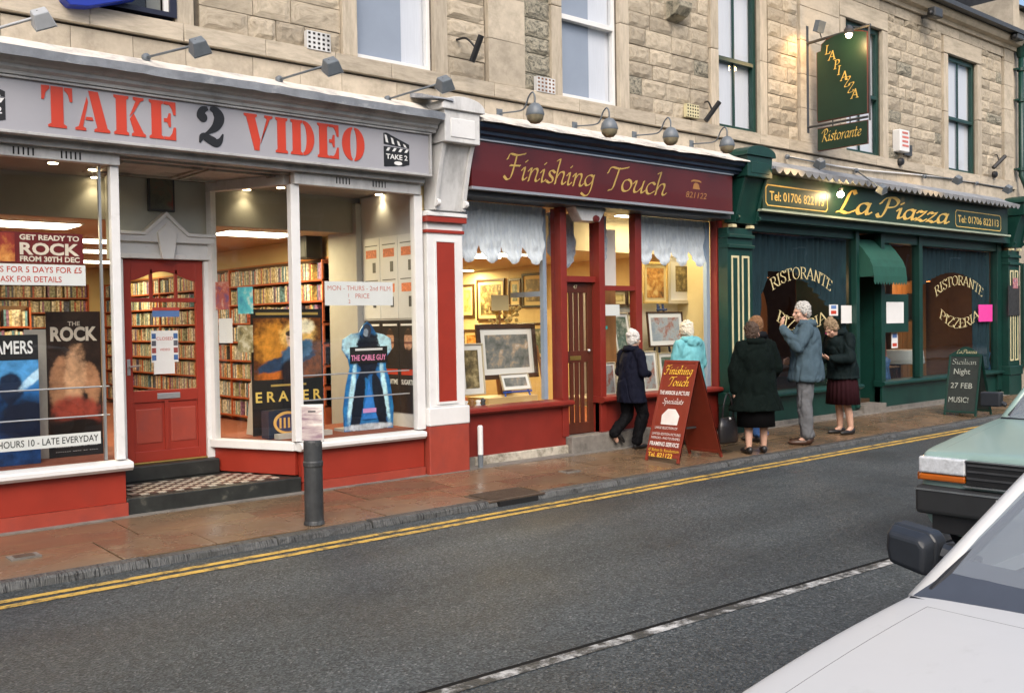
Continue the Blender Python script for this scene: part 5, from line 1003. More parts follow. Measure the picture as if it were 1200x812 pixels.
for a in ((753, 308, 781, 356, 'gold', 4, 'orange flower picture in a gilt frame beside the middle post', .05, .03), (782, 300, 836, 356, 'cream', 2, 'dog portrait in a wide cream frame under the right lace blind', .12, .05), (690 + 18, 340, 733, 358, 'brown', 1, 'yellow picture in a thin brown frame above the notice right of door 47', .04, .02), (734, 340, 745, 358, 'brown', 1, 'edge of a yellow picture beside the middle post', .01, .02), (710, 366, 744, 416, 'brown', 1, 'brown framed yellow picture behind the tilted print', .06, .03), (799, 361, 836, 412, 'brown', 5, 'dark framed portrait with wide white mount beside the blue post', .1, .025)):
    framed_px(a[6], a[0], a[1], a[2], a[3], .92 if a[1] > 335 else .8, a[4], a[5], mount=a[7], fw=a[8], mt=MATY if a[5] in (1, 4) else None)
framed_px('tilted white print of figures right of door 47', 722, 366, 741, 414, .6, 'cream', 5, mount=.04, fw=.012, tilt=.2)
framed_px('stadium view in white mount on the blue display easel', 760, 365, 801, 407, .55, 'brown', 3, mount=.06, fw=.02, tilt=.1)
framed_px('print of green hills leaning under the stadium view', 753, 411, 771, 461, .45, 'cream', 3, mount=.04, fw=.015, tilt=.1); framed_px('white mounted print low in the right window corner', 774, 412, 803, 461, .6, 'cream', 5, mount=.05, fw=.012, tilt=.1)
framed_px('dark framed print standing low beside the red corner post', 806, 408, 836, 462, .45, 'black', 0, mount=.07, fw=.02, tilt=.1); framed_px('small white print standing on the sill right of door 47', 706, 424, 722, 465, .4, 'cream', 3, mount=.03, fw=.012, tilt=.1)
es = thing('display_easel', 'tall dark blue easel behind the stadium view', 'easel', (AY(778, 461, .7).x, .65, .6)); xc = AY(778, 461, .7).x
for s in (-1, 1): MB().tube([(xc + s * .16, .62, .602), (xc + s * .05, .75, 1.78)], .018, 6).build('leg', pm('dark_blue_paint', (.015, .03, .09)), es)
MB().tube([(xc, .94, .602), (xc, .77, 1.75)], .016, 6).tube([(xc - .1, .72, 1.7), (xc + .1, .72, 1.7)], .016, 6).build('back_leg', MATS['dark_blue_paint'], es)
t = thing('window_notice', 'white paper notice taped above the figure print right of door 47', 'notice', (8.95, .2, 1.75)); pbox('sheet', PAPER, t, 709, 357, 726, 370, .18, .003)
t = thing('teal_sticker', 'small teal sticker on the pane right of door 47', 'sticker', (8.9, .17, 1.5)); pbox('sheet', pm('teal', (.02, .3, .28)), t, 703, 382, 712, 386, .163, .002)
t = thing('easel_card', 'cream notice card standing high behind the walnut frame', 'card', (7.2, .8, 1.6)); pbox('sheet', MATY, t, 576, 346, 596, 364, .8, .004); MB().box(AY(586, 360, .8).x - .01, AY(586, 360, .8).x + .01, .805, .82, .6, AY(586, 362, .8).z).build('stake', WOODM, t)
t = thing('dried_flowers', 'bunch of dried yellow flowers behind the walnut frame', 'flowers', (AY(590, 380, .9).x, .9, .6)); rnd = random.Random(4); mb = MB(); cx_ = AY(590, 372, .9)
for k in range(70): mb.ball((cx_.x + rnd.uniform(-.22, .22), .9 + rnd.uniform(-.08, .08), cx_.z + rnd.uniform(-.1, .12)), rnd.uniform(.012, .03), 6, 4)
mb.build('blooms', pm('dried_yellow', (.5, .36, .12), var=.5, scale=30), t)['kind'] = 'stuff'; MB().lathe([(.08, .0), (.11, .3), (.06, .6), (.09, .7)], (cx_.x, .9, .601), n=14).build('vase', WOODM, t, smooth=True)
for i, (px, py) in enumerate(((552, 302), (575, 300), (600, 299), (553, 318))):
    p = AZ(px, py, 2.48); p.x = min(p.x, 10.5); p.y = min(max(p.y, 1.4), 6); panel_light('strip_light', 'lit strip light on the framing shop ceiling, %s' % ('far left', 'middle left', 'middle right', 'nearest the left blind')[i], p.x - .5, p.x + .5, p.y - .06, p.y + .06, 2.498, 42, (1, .76, .36), 'framing shop strip lights', 8, light=i in (0, 2, 3))
p = AY(790, 270, .6); panel_light('strip_light', 'lit strip light above the right window display of the framing shop', 9.6, 10.8, .6, .7, 2.948, 18, (1, .8, .45), 'framing shop strip lights', 6)
# ------------------------------------------------------------------ restaurant (right)
pz_ = thing('restaurant_shopfront', 'dark green restaurant front with gold lettering and tinted windows', 'shop front', (15.5, .2, 0))
DKW = pm('dark_brown_wall', (.24, .12, .06), rough=.7, var=.2, scale=3); TERRA = pm('terracotta_wall', (.36, .15, .06), rough=.7, var=.1, scale=3)
mb = MB(); mb.box(11.301, 11.5, .1, 6.5, -.05, 3.4); mb.box(19.9, 20.0, .3, 6.5, -.05, 3.4); mb.box(11.5, 19.9, 6.4, 6.5, -.05, 3.4); mb.build('interior_wall', DKW, pz_)
box('interior_floor', pm('dark_floor', (.06, .035, .02), rough=.4), pz_, 11.5, 19.9, .3, 6.4, .1, .2); box('interior_ceiling', DKW, pz_, 11.5, 19.9, .3, 6.4, 3.0, 3.05)
pfb = box('fascia_board', GREENF, pz_, 11.62, 19.5, -.20, -.1, 3.07, 3.56); MB().box(11.55, 19.56, -.235, -.1, 3.04, 3.069).build('fascia_trim', pm('pale_green_trim', (.35, .4, .3), rough=.4), pz_)
box('soffit', GREEN, pz_, 11.55, 19.85, -.1, .3, 2.93, 3.039); box('window_head', GREEN, pz_, 11.62, 14.55, .1, .2, 2.80, 2.929, bevel=.006)
MB().xprism([(0, 3.56), (-.3, 3.58), (-.4, 3.60), (-.4, 3.63), (-.2, 3.70), (0, 3.80)], 11.6, 19.56).build('canopy_roof', LEAD, pz_)
scm = MB(); n = 8; scm.yprism([(-.5, 0)] + [(-.5 + i / n, -.35 - .65 * math.sin(math.pi * i / n)) for i in range(n + 1)] + [(.5, 0)], -.5, .5); sme = scm.mesh('scallop', pm('weathered_scallop', (.22, .22, .22), rough=.5, var=.2, scale=9, c2=(.2, .21, .24), cscale=5, clo=.5, chi=.7, orand=.15))
ns = 44
for i in range(ns): share('scallop', sme, pz_, (11.62 + (i + .5) * 7.92 / ns, -.405, 3.63), (7.92 / ns - .006, .012, .09))
# pilasters
def gpil(x0, x1):
    box('pilaster_base', GREEN, pz_, x0 - .03, x1 + .03, -.09, .1, -.05, .38, bevel=.01); box('pilaster_block', GREEN, pz_, x0 - .04, x1 + .04, -.11, .1, .381, .56, bevel=.012); box('pilaster_shaft', GREEN, pz_, x0, x1, -.06, .1, .561, 2.80, bevel=.005)
    w_ = (x1 - x0); 
    for a in (x0 + w_ * .14, x0 + w_ * .56):
        b = a + w_ * .3; mb = MB(); z0, z1 = .66, 2.42; q = .03
        mb.box(a, a + q, -.068, -.05, z0, z1); mb.box(b - q, b, -.068, -.05, z0, z1); mb.box(a + q, b - q, -.068, -.05, z1 - q, z1); mb.box(a + q, b - q, -.068, -.05, z0, z0 + q); mb.build('panel_moulding', CREAM, pz_)
    for z in (2.52, 2.66): box('capital_band', GREEN, pz_, x0 - .01, x1 + .01, -.10, .08, z, z + .05, bevel=.008)
    for a in (x0 + .03, x1 - .13): box('capital_block', CREAM, pz_, a, a + .09, -.125, -.05, 2.80, 2.84)
gpil(11.0, 11.56); console(pz_, 11.06, 11.62, GREEN, GREEN, 2.86, 3.46, 3.74); gpil(19.86, 20.36); console(pz_, 19.86, 20.36, GREEN, GREEN, 2.86, 3.46, 3.7)
# frames
def gbox(nm, *a, m=GREEN, bv=.006): return box(nm, m, pz_, *a, bevel=bv)
gbox('frame_post', 11.62, 11.75, .08, .2, .1, 2.8); gbox('frame_post', 14.5, 14.6, .06, .2, .1, 2.929); gbox('frame_post', 15.28, 15.4, .06, .2, .1, 2.929); gbox('frame_post', 16.56, 16.68, .06, .2, .5, 2.929); gbox('frame_post', 19.66, 19.84, .06, .2, .1, 2.929); gbox('window_head', 15.4, 19.66, .08, .2, 2.78, 2.929)
for x0, x1 in ((11.60, 14.62), (15.26, 19.84)): MB().xprism([(.2, .5), (.02, .48), (.0, .46), (.0, .43), (.06, .4), (.2, .4)], x0, x1).build('window_sill', GREEN, pz_); box('stall_riser', GREEN, pz_, x0 + .02, x1 - .02, .1, .2, .06, .399); box('plinth', CONC, pz_, x0, x1, .03, .2, -.03, .059)
for x0, x1 in ((11.75, 14.5), (15.4, 16.56), (16.68, 19.66)): pane(x0, x1, .49, 2.8, .15, pz_, GLASSD)
# recessed entrance
box('return_wall', GREEN, pz_, 14.55, 14.6, .2, 1.2, .1, 2.929); box('return_wall', GREEN, pz_, 15.30, 15.36, .2, 1.2, .1, 2.929); box('entrance_step', CONC, pz_, 14.6, 15.3, .0, 1.2, -.03, .14)
rd = box('door', WOODM, pz_, 14.62, 14.72, 1.2, 1.25, .141, 2.3); box('rail', WOODM, rd, 14.72, 15.26, 1.2, 1.25, .141, .9); box('rail', WOODM, rd, 14.72, 15.26, 1.2, 1.25, 1.75, 1.83); box('stile', WOODM, rd, 15.18, 15.26, 1.2, 1.25, .9, 2.3); box('rail', WOODM, rd, 14.72, 15.18, 1.2, 1.25, 2.22, 2.3)
for x in (14.86, 15.02): box('glazing_bar', WOODM, rd, x, x + .025, 1.205, 1.245, 1.83, 2.22)
box('glowing_pane', emit_mat('amber_glow', (.55, .25, .07), .35), rd, 14.72, 15.18, 1.22, 1.23, .9, 2.22); box('door_transom', GREEN, pz_, 14.6, 15.3, 1.2, 1.25, 2.3, 2.929)  # pane glows by itself, in place of a lit room behind it
# awning over the door
aw = thing('door_awning', 'small green curved awning with scalloped edge over the restaurant door', 'awning', (15.1, .1, 2.05)); AX0, AX1 = 14.66, 15.72; AWM = pm('green_canvas', (.010, .075, .055), rough=.8, var=.15, scale=6, bump=.001, bscale=200)
prof = [(.3, 2.84), (.2, 2.82), (.05, 2.66), (-.08, 2.48), (-.13, 2.36), (-.15, 2.2)]
mb = MB()
for x in (AX0, AX1):
    for y, z in prof: mb.v.append((x, y, z))
k = len(prof)
for i in range(k - 1): mb.f.append((i, i + 1, k + i + 1, k + i))
for s in (0, k):
    b0 = len(mb.v); mb.v.append(((AX0, AX1)[s > 0], .3, 2.2)); mb.f.append(tuple(range(s, s + k)) + (b0,))
mb.build('canvas', AWM, aw); vm = MB(); ns_ = 12
for i in range(ns_):
    a = AX0 + (AX1 - AX0) * i / ns_; b = AX0 + (AX1 - AX0) * (i + 1) / ns_; vm.add([(a, -.152, 2.21)] + [(a + (b - a) * j / 6, -.152, 2.12 - .05 * math.sin(math.pi * j / 6)) for j in range(7)] + [(b, -.152, 2.21)], [tuple(range(9))])
vm.build('valance', AWM, aw); MB().tube([(AX0, -.14, 2.2), (AX1, -.14, 2.2)], .012, 8).tube([(AX0 + .02, .28, 2.21), (AX0 + .02, -.14, 2.2)], .01, 6).tube([(AX1 - .02, .28, 2.21), (AX1 - .02, -.14, 2.2)], .01, 6).build('frame', DARK, aw)
# menu board
mn = thing('menu_case', 'green framed menu case with a white sheet beside the restaurant door', 'menu', (15.9, .12, 1.2)); a, b = AY(1033, 390, .08), AY(1064, 345, .08); box('case', GREEN, mn, a.x, b.x, .07, .148, a.z, b.z, bevel=.008); pbox('sheet', PAPER, mn, 1039, 354, 1059, 379, .065, .004)
t = thing('sticker_strip', 'small white sticker strip with red and blue marks below the menu case', 'sticker', (15.9, .14, 1.1)); pbox('sheet', PAPER, t, 1045, 389, 1052, 408, .143, .004); pbox('mark', pm('blue_strip', (0, 0, 0)), t, 1046, 391, 1051, 396, .141, .0015); pbox('mark', LRED, t, 1046, 402, 1051, 406, .141, .0015)
for px0, py0, px1, py1, m_, lab in ((968, 378, 980, 404, PINK, 'pink notice in the left restaurant window behind the bending woman'), (1147, 357, 1163, 377, PINK, 'pink notice stuck at the right edge of the right restaurant window'), (986, 358, 998, 379, PAPER, 'white notice near the right edge of the left restaurant window')):
    t = thing('window_notice', lab, 'notice', AY((px0 + px1) / 2, py1, .14)); pbox('sheet', m_, t, px0, py0, px1, py1, .142, .004)
t = thing('card_stickers', 'row of small card stickers on the left restaurant window', 'sticker', AY(977, 370, .14)); pbox('sheet', PAPER, t, 972, 357, 982, 370, .142, .004); pbox('mark', LRED, t, 974, 364, 980, 368, .14, .0015); pbox('mark', pm('blue_strip', (0, 0, 0)), t, 974, 358, 980, 362, .14, .0015)
# fascia lettering
GOLDY = pm('bright_gold_lettering', (.66, .44, .11), rough=.4, var=.05)
def telbox(x0, x1):
    z0, z1 = 3.12, 3.42; c = .045; y = -.2005; q = .016
    P = [(x0 + c, z0), (x1 - c, z0), (x1, z0 + c), (x1, z1 - c), (x1 - c, z1), (x0 + c, z1), (x0, z1 - c), (x0, z0 + c)]; xm, zm = (x0 + x1) / 2, (z0 + z1) / 2; hw, hh = (x1 - x0) / 2, (z1 - z0) / 2
    I = [(xm + (x - xm) * (hw - q) / hw, zm + (z - zm) * (hh - q) / hh) for x, z in P]; mb = MB(); mb.add([(x, y - .003, z) for x, z in P + I], [(i, (i + 1) % 8, 8 + (i + 1) % 8, 8 + i) for i in range(8)]); mb.build('gold_border', GOLDY, pfb)
    sans('Tel: 01706 822113', pfb, GOLDY, (x0 + .1, y, z0 + .085), EX, EZ, NY, .125, x1 - x0 - .2, bold=.012)
telbox(11.68, 13.25); telbox(17.35, 19.2)
nib_text('La', pfb, GOLDY, (13.5, -.2005, 3.15), EX, EZ, NY, .34, .95, nib=.15, ang=R(38), shear=.2); nib_text('Piazza', pfb, GOLDY, (14.75, -.2005, 3.15), EX, EZ, NY, .32, 2.3, nib=.15, ang=R(38), shear=.2)
# window lettering
CRML = pm('cream_gilt_lettering', (.58, .5, .26), rough=.45)
for (c0, c1, zl) in ((12.3, 13.9, 1.98), (17.3, 19.2, 1.95)):
    wd = thing('window_lettering', 'cream arched RISTORANTE PIZZERIA lettering on the %s restaurant window' % ('left' if c0 < 13 else 'right'), 'lettering', ((c0 + c1) / 2, .14, 1.4), 'restaurant window lettering'); w_ = c1 - c0
    nib_text('RISTORANTE', wd, CRML, (c0, .146, zl + .17), EX, EZ, NY, .17, w_, fonts=RC, nib=.085, ang=R(12), shear=0, cap=.72, arc=(w_ * 1.05, 1))
    nib_text('PIZZERIA', wd, CRML, (c0 + w_ * .06, .146, zl - .62), EX, EZ, NY, .17, w_ * .88, fonts=RC, nib=.085, ang=R(12), shear=0, cap=.72, arc=(w_ * .9, -1))
# curtains
CURT = pm('dark_teal_curtain', (.022, .058, .074), rough=.85, var=.3, scale=8, stretch=(4, 1, .3))
def drape(label, x0, x1, zt, low, y, n=40):
    mb = MB(); k = 10
    for i in range(n * 4 + 1):
        u = i / (n * 4); zb = low(u)
        for j in range(k + 1): mb.v.append((x0 + (x1 - x0) * u, y - .03 * math.sin(u * n * 2.2) - .01 * math.sin(u * n * 5.1 + j * .3), zt + (zb - zt) * j / k))
    for i in range(n * 4):
        for j in range(k): mb.f.append((i * (k + 1) + j, (i + 1) * (k + 1) + j, (i + 1) * (k + 1) + j + 1, i * (k + 1) + j + 1))
    t = thing('curtain', label, 'curtain', ((x0 + x1) / 2, y, zt - 1), 'restaurant curtains'); mb.build('cloth', CURT, t, smooth=True); MB().tube([(x0, y + .05, zt - .01), (x1, y + .05, zt - .01)], .012, 8).build('rod', DARK, t); return t
drape('dark teal curtain sweeping up from the green pilaster in the left restaurant window', 11.78, 14.45, 2.79, lambda u: .55 if u < .09 else 1.3 + .95 * min(1, (u - .09) * 9) - .9 * max(0, u - .45) ** 1.2 * 2.0 if u < .97 else 1.2, .23, 50)
drape('dark teal curtain across the top of the right restaurant window', 16.7, 19.64, 2.77, lambda u: 2.0 + .35 * math.sin(math.pi * u) if .06 < u < .78 else (.52 if u >= .78 else 1.1), .23, 50)
drape('short dark teal curtain beside the menu case', 15.42, 15.8, 2.77, lambda u: .52, .34, 12)
# inside: arched divider, wooden screen, tables and chairs
ar = thing('arched_divider', 'terracotta arched wall inside the left restaurant window', 'wall', (13, 1.6, .2)); pts = [(11.8, .2), (11.8, 2.55)]; n = 14
pts += [(13.3, 2.55)] + [(13.35 + .95 * math.sin(math.pi / 2 * i / n), 1.6 + .85 * math.cos(math.pi / 2 * i / n)) for i in range(n + 1)] + [(14.3, .2), (13.6, .2), (13.6, 1.3), (12.5, 1.3), (12.5, .2)]
MB().yprism(pts, 1.6, 1.75).build('arch', TERRA, ar); MB().lathe([(.27, 0), (.27, .03)], (12.55, 1.58, 2.1), axis=(0, -1, 0), n=24).build('dark_plaque', DARK, ar)
sc_ = thing('wooden_screen', 'tall brown wooden screen inside the right restaurant window', 'screen', (18.4, 1.2, .2))
for k in range(7): box('board', WOODM, sc_, 17.75 + k * .19, 17.75 + k * .19 + .182, 1.2, 1.24, .2, 2.25 - .02 * (k % 2))
box('framed_photo', FR['black'], sc_, 18.3, 18.75, 1.17, 1.199, 1.5, 2.0)
CLOTH = pm('white_tablecloth', (.6, .58, .52), rough=.9, var=.05)
def table(x, y, lab):
    t = thing('dining_table', lab, 'table', (x, y, .2), 'restaurant tables'); MB().lathe([(.02, .73), (.42, .735), (.43, .72), (.46, .5), (.45, .48), (.0, .5)], (x, y, .2), n=20, cap=False).build('tablecloth', CLOTH, t, smooth=True); MB().lathe([(.2, .0), (.2, .03), (.04, .06), (.04, .7)], (x, y, .2), n=12).build('pedestal', WOODD, t)
def chair(x, y, rz, lab):
    t = thing('dining_chair', lab, 'chair', (x, y, .2), 'restaurant chairs', rz)
    MB().box(-.2, .2, -.2, .2, .43, .46).build('seat', WOODM, t, local=True, bevel=.01)
    for sx in (-1, 1):
        MB().tube([(sx * .17, -.17, 0), (sx * .16, -.16, .43)], .017, 6).build('leg', WOODD, t, local=True); MB().tube([(sx * .17, .18, 0), (sx * .16, .18, .45), (sx * .165, .22, .95)], .017, 6).build('leg', WOODD, t, local=True)
    for z in (.6, .73, .86): MB().box(-.16, .16, .19, .21, z, z + .05).build('back_slat', WOODD, t, local=True)
table(16.1, 1.0, 'cloth covered dining table behind the menu case'); table(17.5, .95, 'cloth covered dining table behind the chalkboard'); chair(16.85, .9, 1.4, 'ladder back chair between the two window tables'); chair(15.6, .8, -1.5, 'ladder back chair beside the restaurant door'); table(12.4, .95, 'cloth covered dining table in the left restaurant window')
for px, py, lab in ((1150, 300, 'dim'), ): pass
for x, y, lab in ((13.2, 1.0, 'left'), (18.0, .75, 'right'), (14.4, 3.6, 'rear')):  # pendants added to brighten the dark restaurant interior
    t = thing('fill_pendant', 'added pendant lamp brightening the %s part of the restaurant' % lab, 'lamp', (x, y, 2.2), 'added restaurant pendants'); MB().tube([(x, y, 3.0), (x, y, 2.4)], .008, 6).build('cord', BLACK, t); MB().lathe([(.03, .2), (.16, .02), (.165, .0)], (x, y, 2.2), n=18, cap=False).build('lamp_shade', TERRA, t, smooth=True); MB().ball((x, y, 2.25), .04).build('bulb', emit_mat('amber_bulb', (1, .6, .25), 8), t)
    la = bpy.data.lights.new('bulb_glow', 'POINT'); la.energy = 16; la.color = (1, .6, .28); la.shadow_soft_size = .08; lo = bpy.data.objects.new('bulb_glow', la); col.objects.link(lo); lo.parent = t; lo.location = (0, 0, -.04)
# bottle and leaf ornaments leaning in the window
for px, py, lab in ((1037, 440, 'left'), (1155, 430, 'right')):
    p = AY(px, 452, .3); t = thing('window_ornament', 'blue and red draped ornament in the %s corner of the right restaurant window' % lab, 'ornament', (p.x, .3, .5), 'restaurant window ornaments')
    MB().lathe([(.09, 0), (.12, .15), (.07, .5), (.1, .62), (.0, .7)], (p.x, .3, .2), n=12).build('cloth', pm('blue_check', (.05, .12, .25), var=.7, scale=25), t, smooth=True); MB().tube([(p.x, .3, .88), (p.x - .05, .29, 1.2)], .035, 8).build('bottle', pm('red_glass', (.4, .05, .03), rough=.2), t)
# notice on the right pilaster
t = thing('pilaster_notice', 'dark notice with coloured picture fixed on the right green pilaster', 'notice', (20.1, -.07, 1.6)); pbox('board', pm('dark_notice', (.03, .03, .03), var=.6, scale=20), t, 1182, 335, 1195, 370, -.085, .012); pbox('print', art_mat('tiny_print', [(.3, (.1, .2, .35)), (.5, (.4, .1, .1)), (.7, (.7, .7, .7))], 14, 8), t, 1187, 326, 1193, 338, -.088, .002)

# ------------------------------------------------------------------ lamps and signs on the walls
def arm_flood(px0, py0, px1, py1, y0, y1, label, grp, mat=GREYMET, lit=None, size=.105):
    """floodlight on a straight stay: foot at photo point 0 (plane y0), head at photo point 1 (plane y1)"""
    a, b = AY(px0, py0, y0), AY(px1, py1, y1); t = thing('floodlight', label, 'light', a, grp)
    MB().lathe([(.035, 0), (.035, .03), (.015, .04)], a, axis=(b - a), n=10).build('bracket', mat, t); MB().tube([a, b], .011, 8).build('arm', mat, t, smooth=True)
    s = size; d = Vector((.45, .5, -.75)).normalized(); u = EX.cross(d).normalized(); v = d.cross(u)
    hd_ = MB(); q = b + Vector((0.02, 0, 0)); P = [q + u * (i * s * .5) + v * (j * s * .5) - d * .05 for i, j in ((-1, -1), (1, -1), (1, 1), (-1, 1))]; Q = [q + u * (i * s * .72) + v * (j * s * .72) + d * .06 for i, j in ((-1, -1), (1, -1), (1, 1), (-1, 1))]
    hd_.add(P + Q, [(3, 2, 1, 0), (4, 5, 6, 7), (0, 1, 5, 4), (1, 2, 6, 5), (2, 3, 7, 6), (3, 0, 4, 7)]); hd_.build('head', mat, t, bevel=.008)
    MB().add([p_ + d * .002 for p_ in Q], [(0, 1, 2, 3)]).build('lens', lit or pm('dull_lens', (.3, .32, .33), rough=.15), t); MB().lathe([(.03, -.06), (.035, -.02), (.02, .0)], b + Vector((0, 0, .04)), axis=(0, 0, 1), n=10).build('knuckle', DARK, t); return t, b, d
g = 'floodlights over the video sign'
arm_flood(-60, 50, 45, 20, -.05, -.75, 'small pale floodlight over the video sign at the left edge', g, pm('pale_lamp_metal', (.4, .42, .44), rough=.4)); arm_flood(170, 68, 230, 53, -.05, -.75, 'grey floodlight above the first red word of the video sign', g); arm_flood(326, 94, 386, 76, -.05, -.75, 'grey floodlight above the second red word of the video sign', g); arm_flood(453, 117, 519, 97, -.05, -.75, 'grey floodlight above the clapperboard logo', g)
BOWL = pm('tarnished_bowl', (.30, .26, .17), rough=.35, var=.25, scale=14, metal=.3)
for i, (px, py, qx, qy) in enumerate(((587, 133, 627, 132), (675, 148, 714, 149), (745, 159, 786, 159), (812, 169, 852, 169))):
    a = AY(px, py, -.03); b = AY(qx, qy, -.62); lab = ('first swan neck lamp with bowl shade over the framing shop from the left', 'second swan neck bowl lamp from the left, above the maroon sign', 'third swan neck bowl lamp from the left, above the maroon sign', 'fourth swan neck bowl lamp, nearest the green pilaster')[i]
    t = thing('swan_neck_lamp', lab, 'lamp', a, 'swan neck lamps over the framing shop'); MB().box(a.x - .04, a.x + .04, -.012, .004, a.z - .05, a.z + .05).build('wall_plate', GREYMET, t)
    d = b - a; pts = [a, a + d * .55 + EZ * .02, a + d * .72 + EZ * .06, a + d * .82 + EZ * .16, a + d * .93 + EZ * .21, b + EZ * .17, b + EZ * .08]; MB().tube(crom(pts, 5), .009, 8).build('arm', GREYMET, t, smooth=True)
    MB().lathe([(.015, .1), (.05, .085), (.085, .04), (.1, -.02), (.095, -.035)], b + EZ * .0, n=20, cap=False).build('shade', GREYMET, t, smooth=True); MB().lathe([(.094, -.03), (.085, -.075), (.05, -.11), (.0, -.122)], b, n=20, cap=False).build('bowl', BOWL, t, smooth=True)
# cctv-like dark spikes and small fixings on the wall
def spike(px, py, qx, qy, label, arm=None):
    a, b = AY(px, py, -.2), AY(qx, qy, -.3); t = thing('wall_flood_tube', label, 'light', AY(px, py, -.02), 'dark tube lights on the wall'); MB().tube([a, b], .035, 6).build('tube', BLACK, t)
    c = (a + b) / 2; w0 = AY(*(arm or (px - 8, py - 4)), -.0); MB().tube(crom([w0, w0.lerp(c, .5) + EZ * .06, c], 5), .012, 6).build('arm', BLACK, t); return t
spike(553, 73, 564, 42, 'black tube light on a curved arm right of the first white window', (535, 47)); spike(827, 142, 843, 120, 'black tube light beside the third upstairs window', (826, 120)); spike(1164, 197, 1178, 183, 'black tube light beside the downpipe', (1166, 182))
sb = thing('stone_corbel', 'weathered stone corbel block between the second and third windows', 'corbel', (AY(790, 12, 0).x, 0, AY(790, 14, 0).z)); p = AY(788, 14, 0)
MB().xprism([(.05, p.z - .12), (-.12, p.z - .07), (-.2, p.z + .02), (-.2, p.z + .09), (.05, p.z + .12)], p.x - .1, p.x + .16).build('block', STONE_D, sb, bevel=.01)
# hanging sign
hx = AY(945, 60, 0).x; hs_ = thing('hanging_sign', 'green arched hanging sign with gold diagonal lettering and a smaller board below', 'sign', (hx, 0, 4.4))
o = Vector((hx, -.12, 0)); 
def hp(px, py): p = AXX(px, py, hx); return p.y, p.z
y_in, zb_ = hp(959, 143); y_out, zb2_ = hp(1017, 133); _, zsh = hp(959, 62); _, ztp = hp(988, 41); z2t = hp(959, 152)[1]; z2b = hp(959, 177)[1]
yi, yo = y_in, y_out; HW = yi - yo; prof = [(yi, zb_), (yi, zsh), (yi - .08 * HW, zsh), (yi - .1 * HW, zsh + .1)]; n = 10
prof += [(yi - HW * (.1 + .9 * i / n) , zsh + .1 + (ztp - zsh - .08) * math.sin(math.pi * (.08 + .84 * i / n))) for i in range(1, n)] + [(yo, zsh + .12), (yo, zb_)]
hb = MB().xprism(prof, hx - .02, hx + .02).build('board', GREENF, hs_); fr_ = MB(); P3 = [Vector((hx, y, z)) for y, z in prof]; fr_.tube(P3 + [P3[0]], .02, 6).build('board_frame', FR['red'], hs_)
hb2 = MB().box(hx - .02, hx + .02, yo, yi, z2b, z2t).build('lower_board', GREENF, hs_); MB().tube([(hx, yi, z2b), (hx, yo, z2b), (hx, yo, z2t), (hx, yi, z2t), (hx, yi, z2b)], .016, 6).build('lower_frame', FR['red'], hs_)
ztop = max(ztp, zsh) + .06
MB().tube([(hx, .02, ztop - .06), (hx, yo - .05, ztop - .02)], .022, 8).tube([(hx, .02, (zb_ + z2t) / 2), (hx, yo, (zb_ + z2t) / 2)], .018, 8).tube([(hx, yo - .03, ztop - .02), (hx, yo - .03, z2t)], .015, 8).box(hx - .03, hx + .03, -.02, .0, 4.3, ztop + .2).build('bracket', DARK, hs_)
for f in (.3, .65): MB().tube([(hx, yi - HW * f, zb_), (hx, yi - HW * f, z2t)], .01, 6).build('link', DARK, hs_)
ca = 'LAPIAZZA'; yv = Vector((0, -1, 0)); nx_ = Vector((-1, 0, 0))
for i, ch in enumerate(ca):
    f = (i + (.55 if i > 1 else 0)) / 7.55; yy = yi - HW * (.17 + .52 * f); zz = zsh - .06 - (zsh - zb_ - .30) * f; nib_text(ch, hb, GOLDY, (hx - .0205, yy, zz), yv, EZ, nx_, .125, None, fonts=RC, nib=.11, ang=R(25), shear=.15, cap=.72)
nib_text('Ristorante', hb2, GOLDY, (hx - .0205, yi - HW * .08, z2b + (z2t - z2b) * .38), yv, (Vector((0, 0, 1)) + Vector((0, 0, 0))), nx_, (z2t - z2b) * .55, HW * .8, nib=.1, shear=.2, per_letter=False)
LITL = emit_mat('lit_lens', (1, .85, .55), 18.0)
def glow(par, p, power, colr=(1, .62, .25), size=.06, spot=None):
    la = bpy.data.lights.new('lamp_glow', 'SPOT' if spot else 'POINT'); la.energy = power; la.color = colr; la.shadow_soft_size = size; lo = bpy.data.objects.new('lamp_glow', la); col.objects.link(lo); lo.parent = par; lo.location = Vector(p) - base_of(par)
    if spot: la.spot_size = R(spot[1]); la.spot_blend = .6; lo.rotation_euler = (-Vector(spot[0])).to_track_quat('Z', 'Y').to_euler()
lp = thing('sign_lamp', 'lit round lamp shining on the outer edge of the hanging sign', 'light', (hx - .3, yo + .1, ztop - .1)); MB().lathe([(.06, -.04), (.07, .02), (.03, .08)], (hx - .28, yo + .12, ztop - .12), n=12).build('housing', DARK, lp); MB().ball((hx - .28, yo + .12, ztop - .17), .045).build('bulb', LITL, lp); MB().tube([(hx - .28, yo + .12, ztop - .05), (hx, yo + .1, ztop - .02)], .008, 6).build('stay', DARK, lp); glow(lp, (hx - .30, yo + .1, ztop - .24), 9)
lp = thing('sign_lamp', 'grey floodlight above the inner end of the hanging sign washing the wall', 'light', (hx - .3, -.3, ztop + .1)); hb_ = Vector((hx - .35, -.45, ztop + .12)); MB().obox(hb_, (1, 0, 0), (0, .3, -.95), (0, .95, .3), .16, .16, .08).build('housing', GREYMET, lp); MB().tube([hb_ + Vector((.08, .1, 0)), (hx, -.25, ztop - .02)], .008, 6).build('stay', DARK, lp); glow(lp, hb_ + Vector((.08, .15, -.12)), 9, (1, .6, .24), .05, (Vector((.15, .9, -1)), 120))
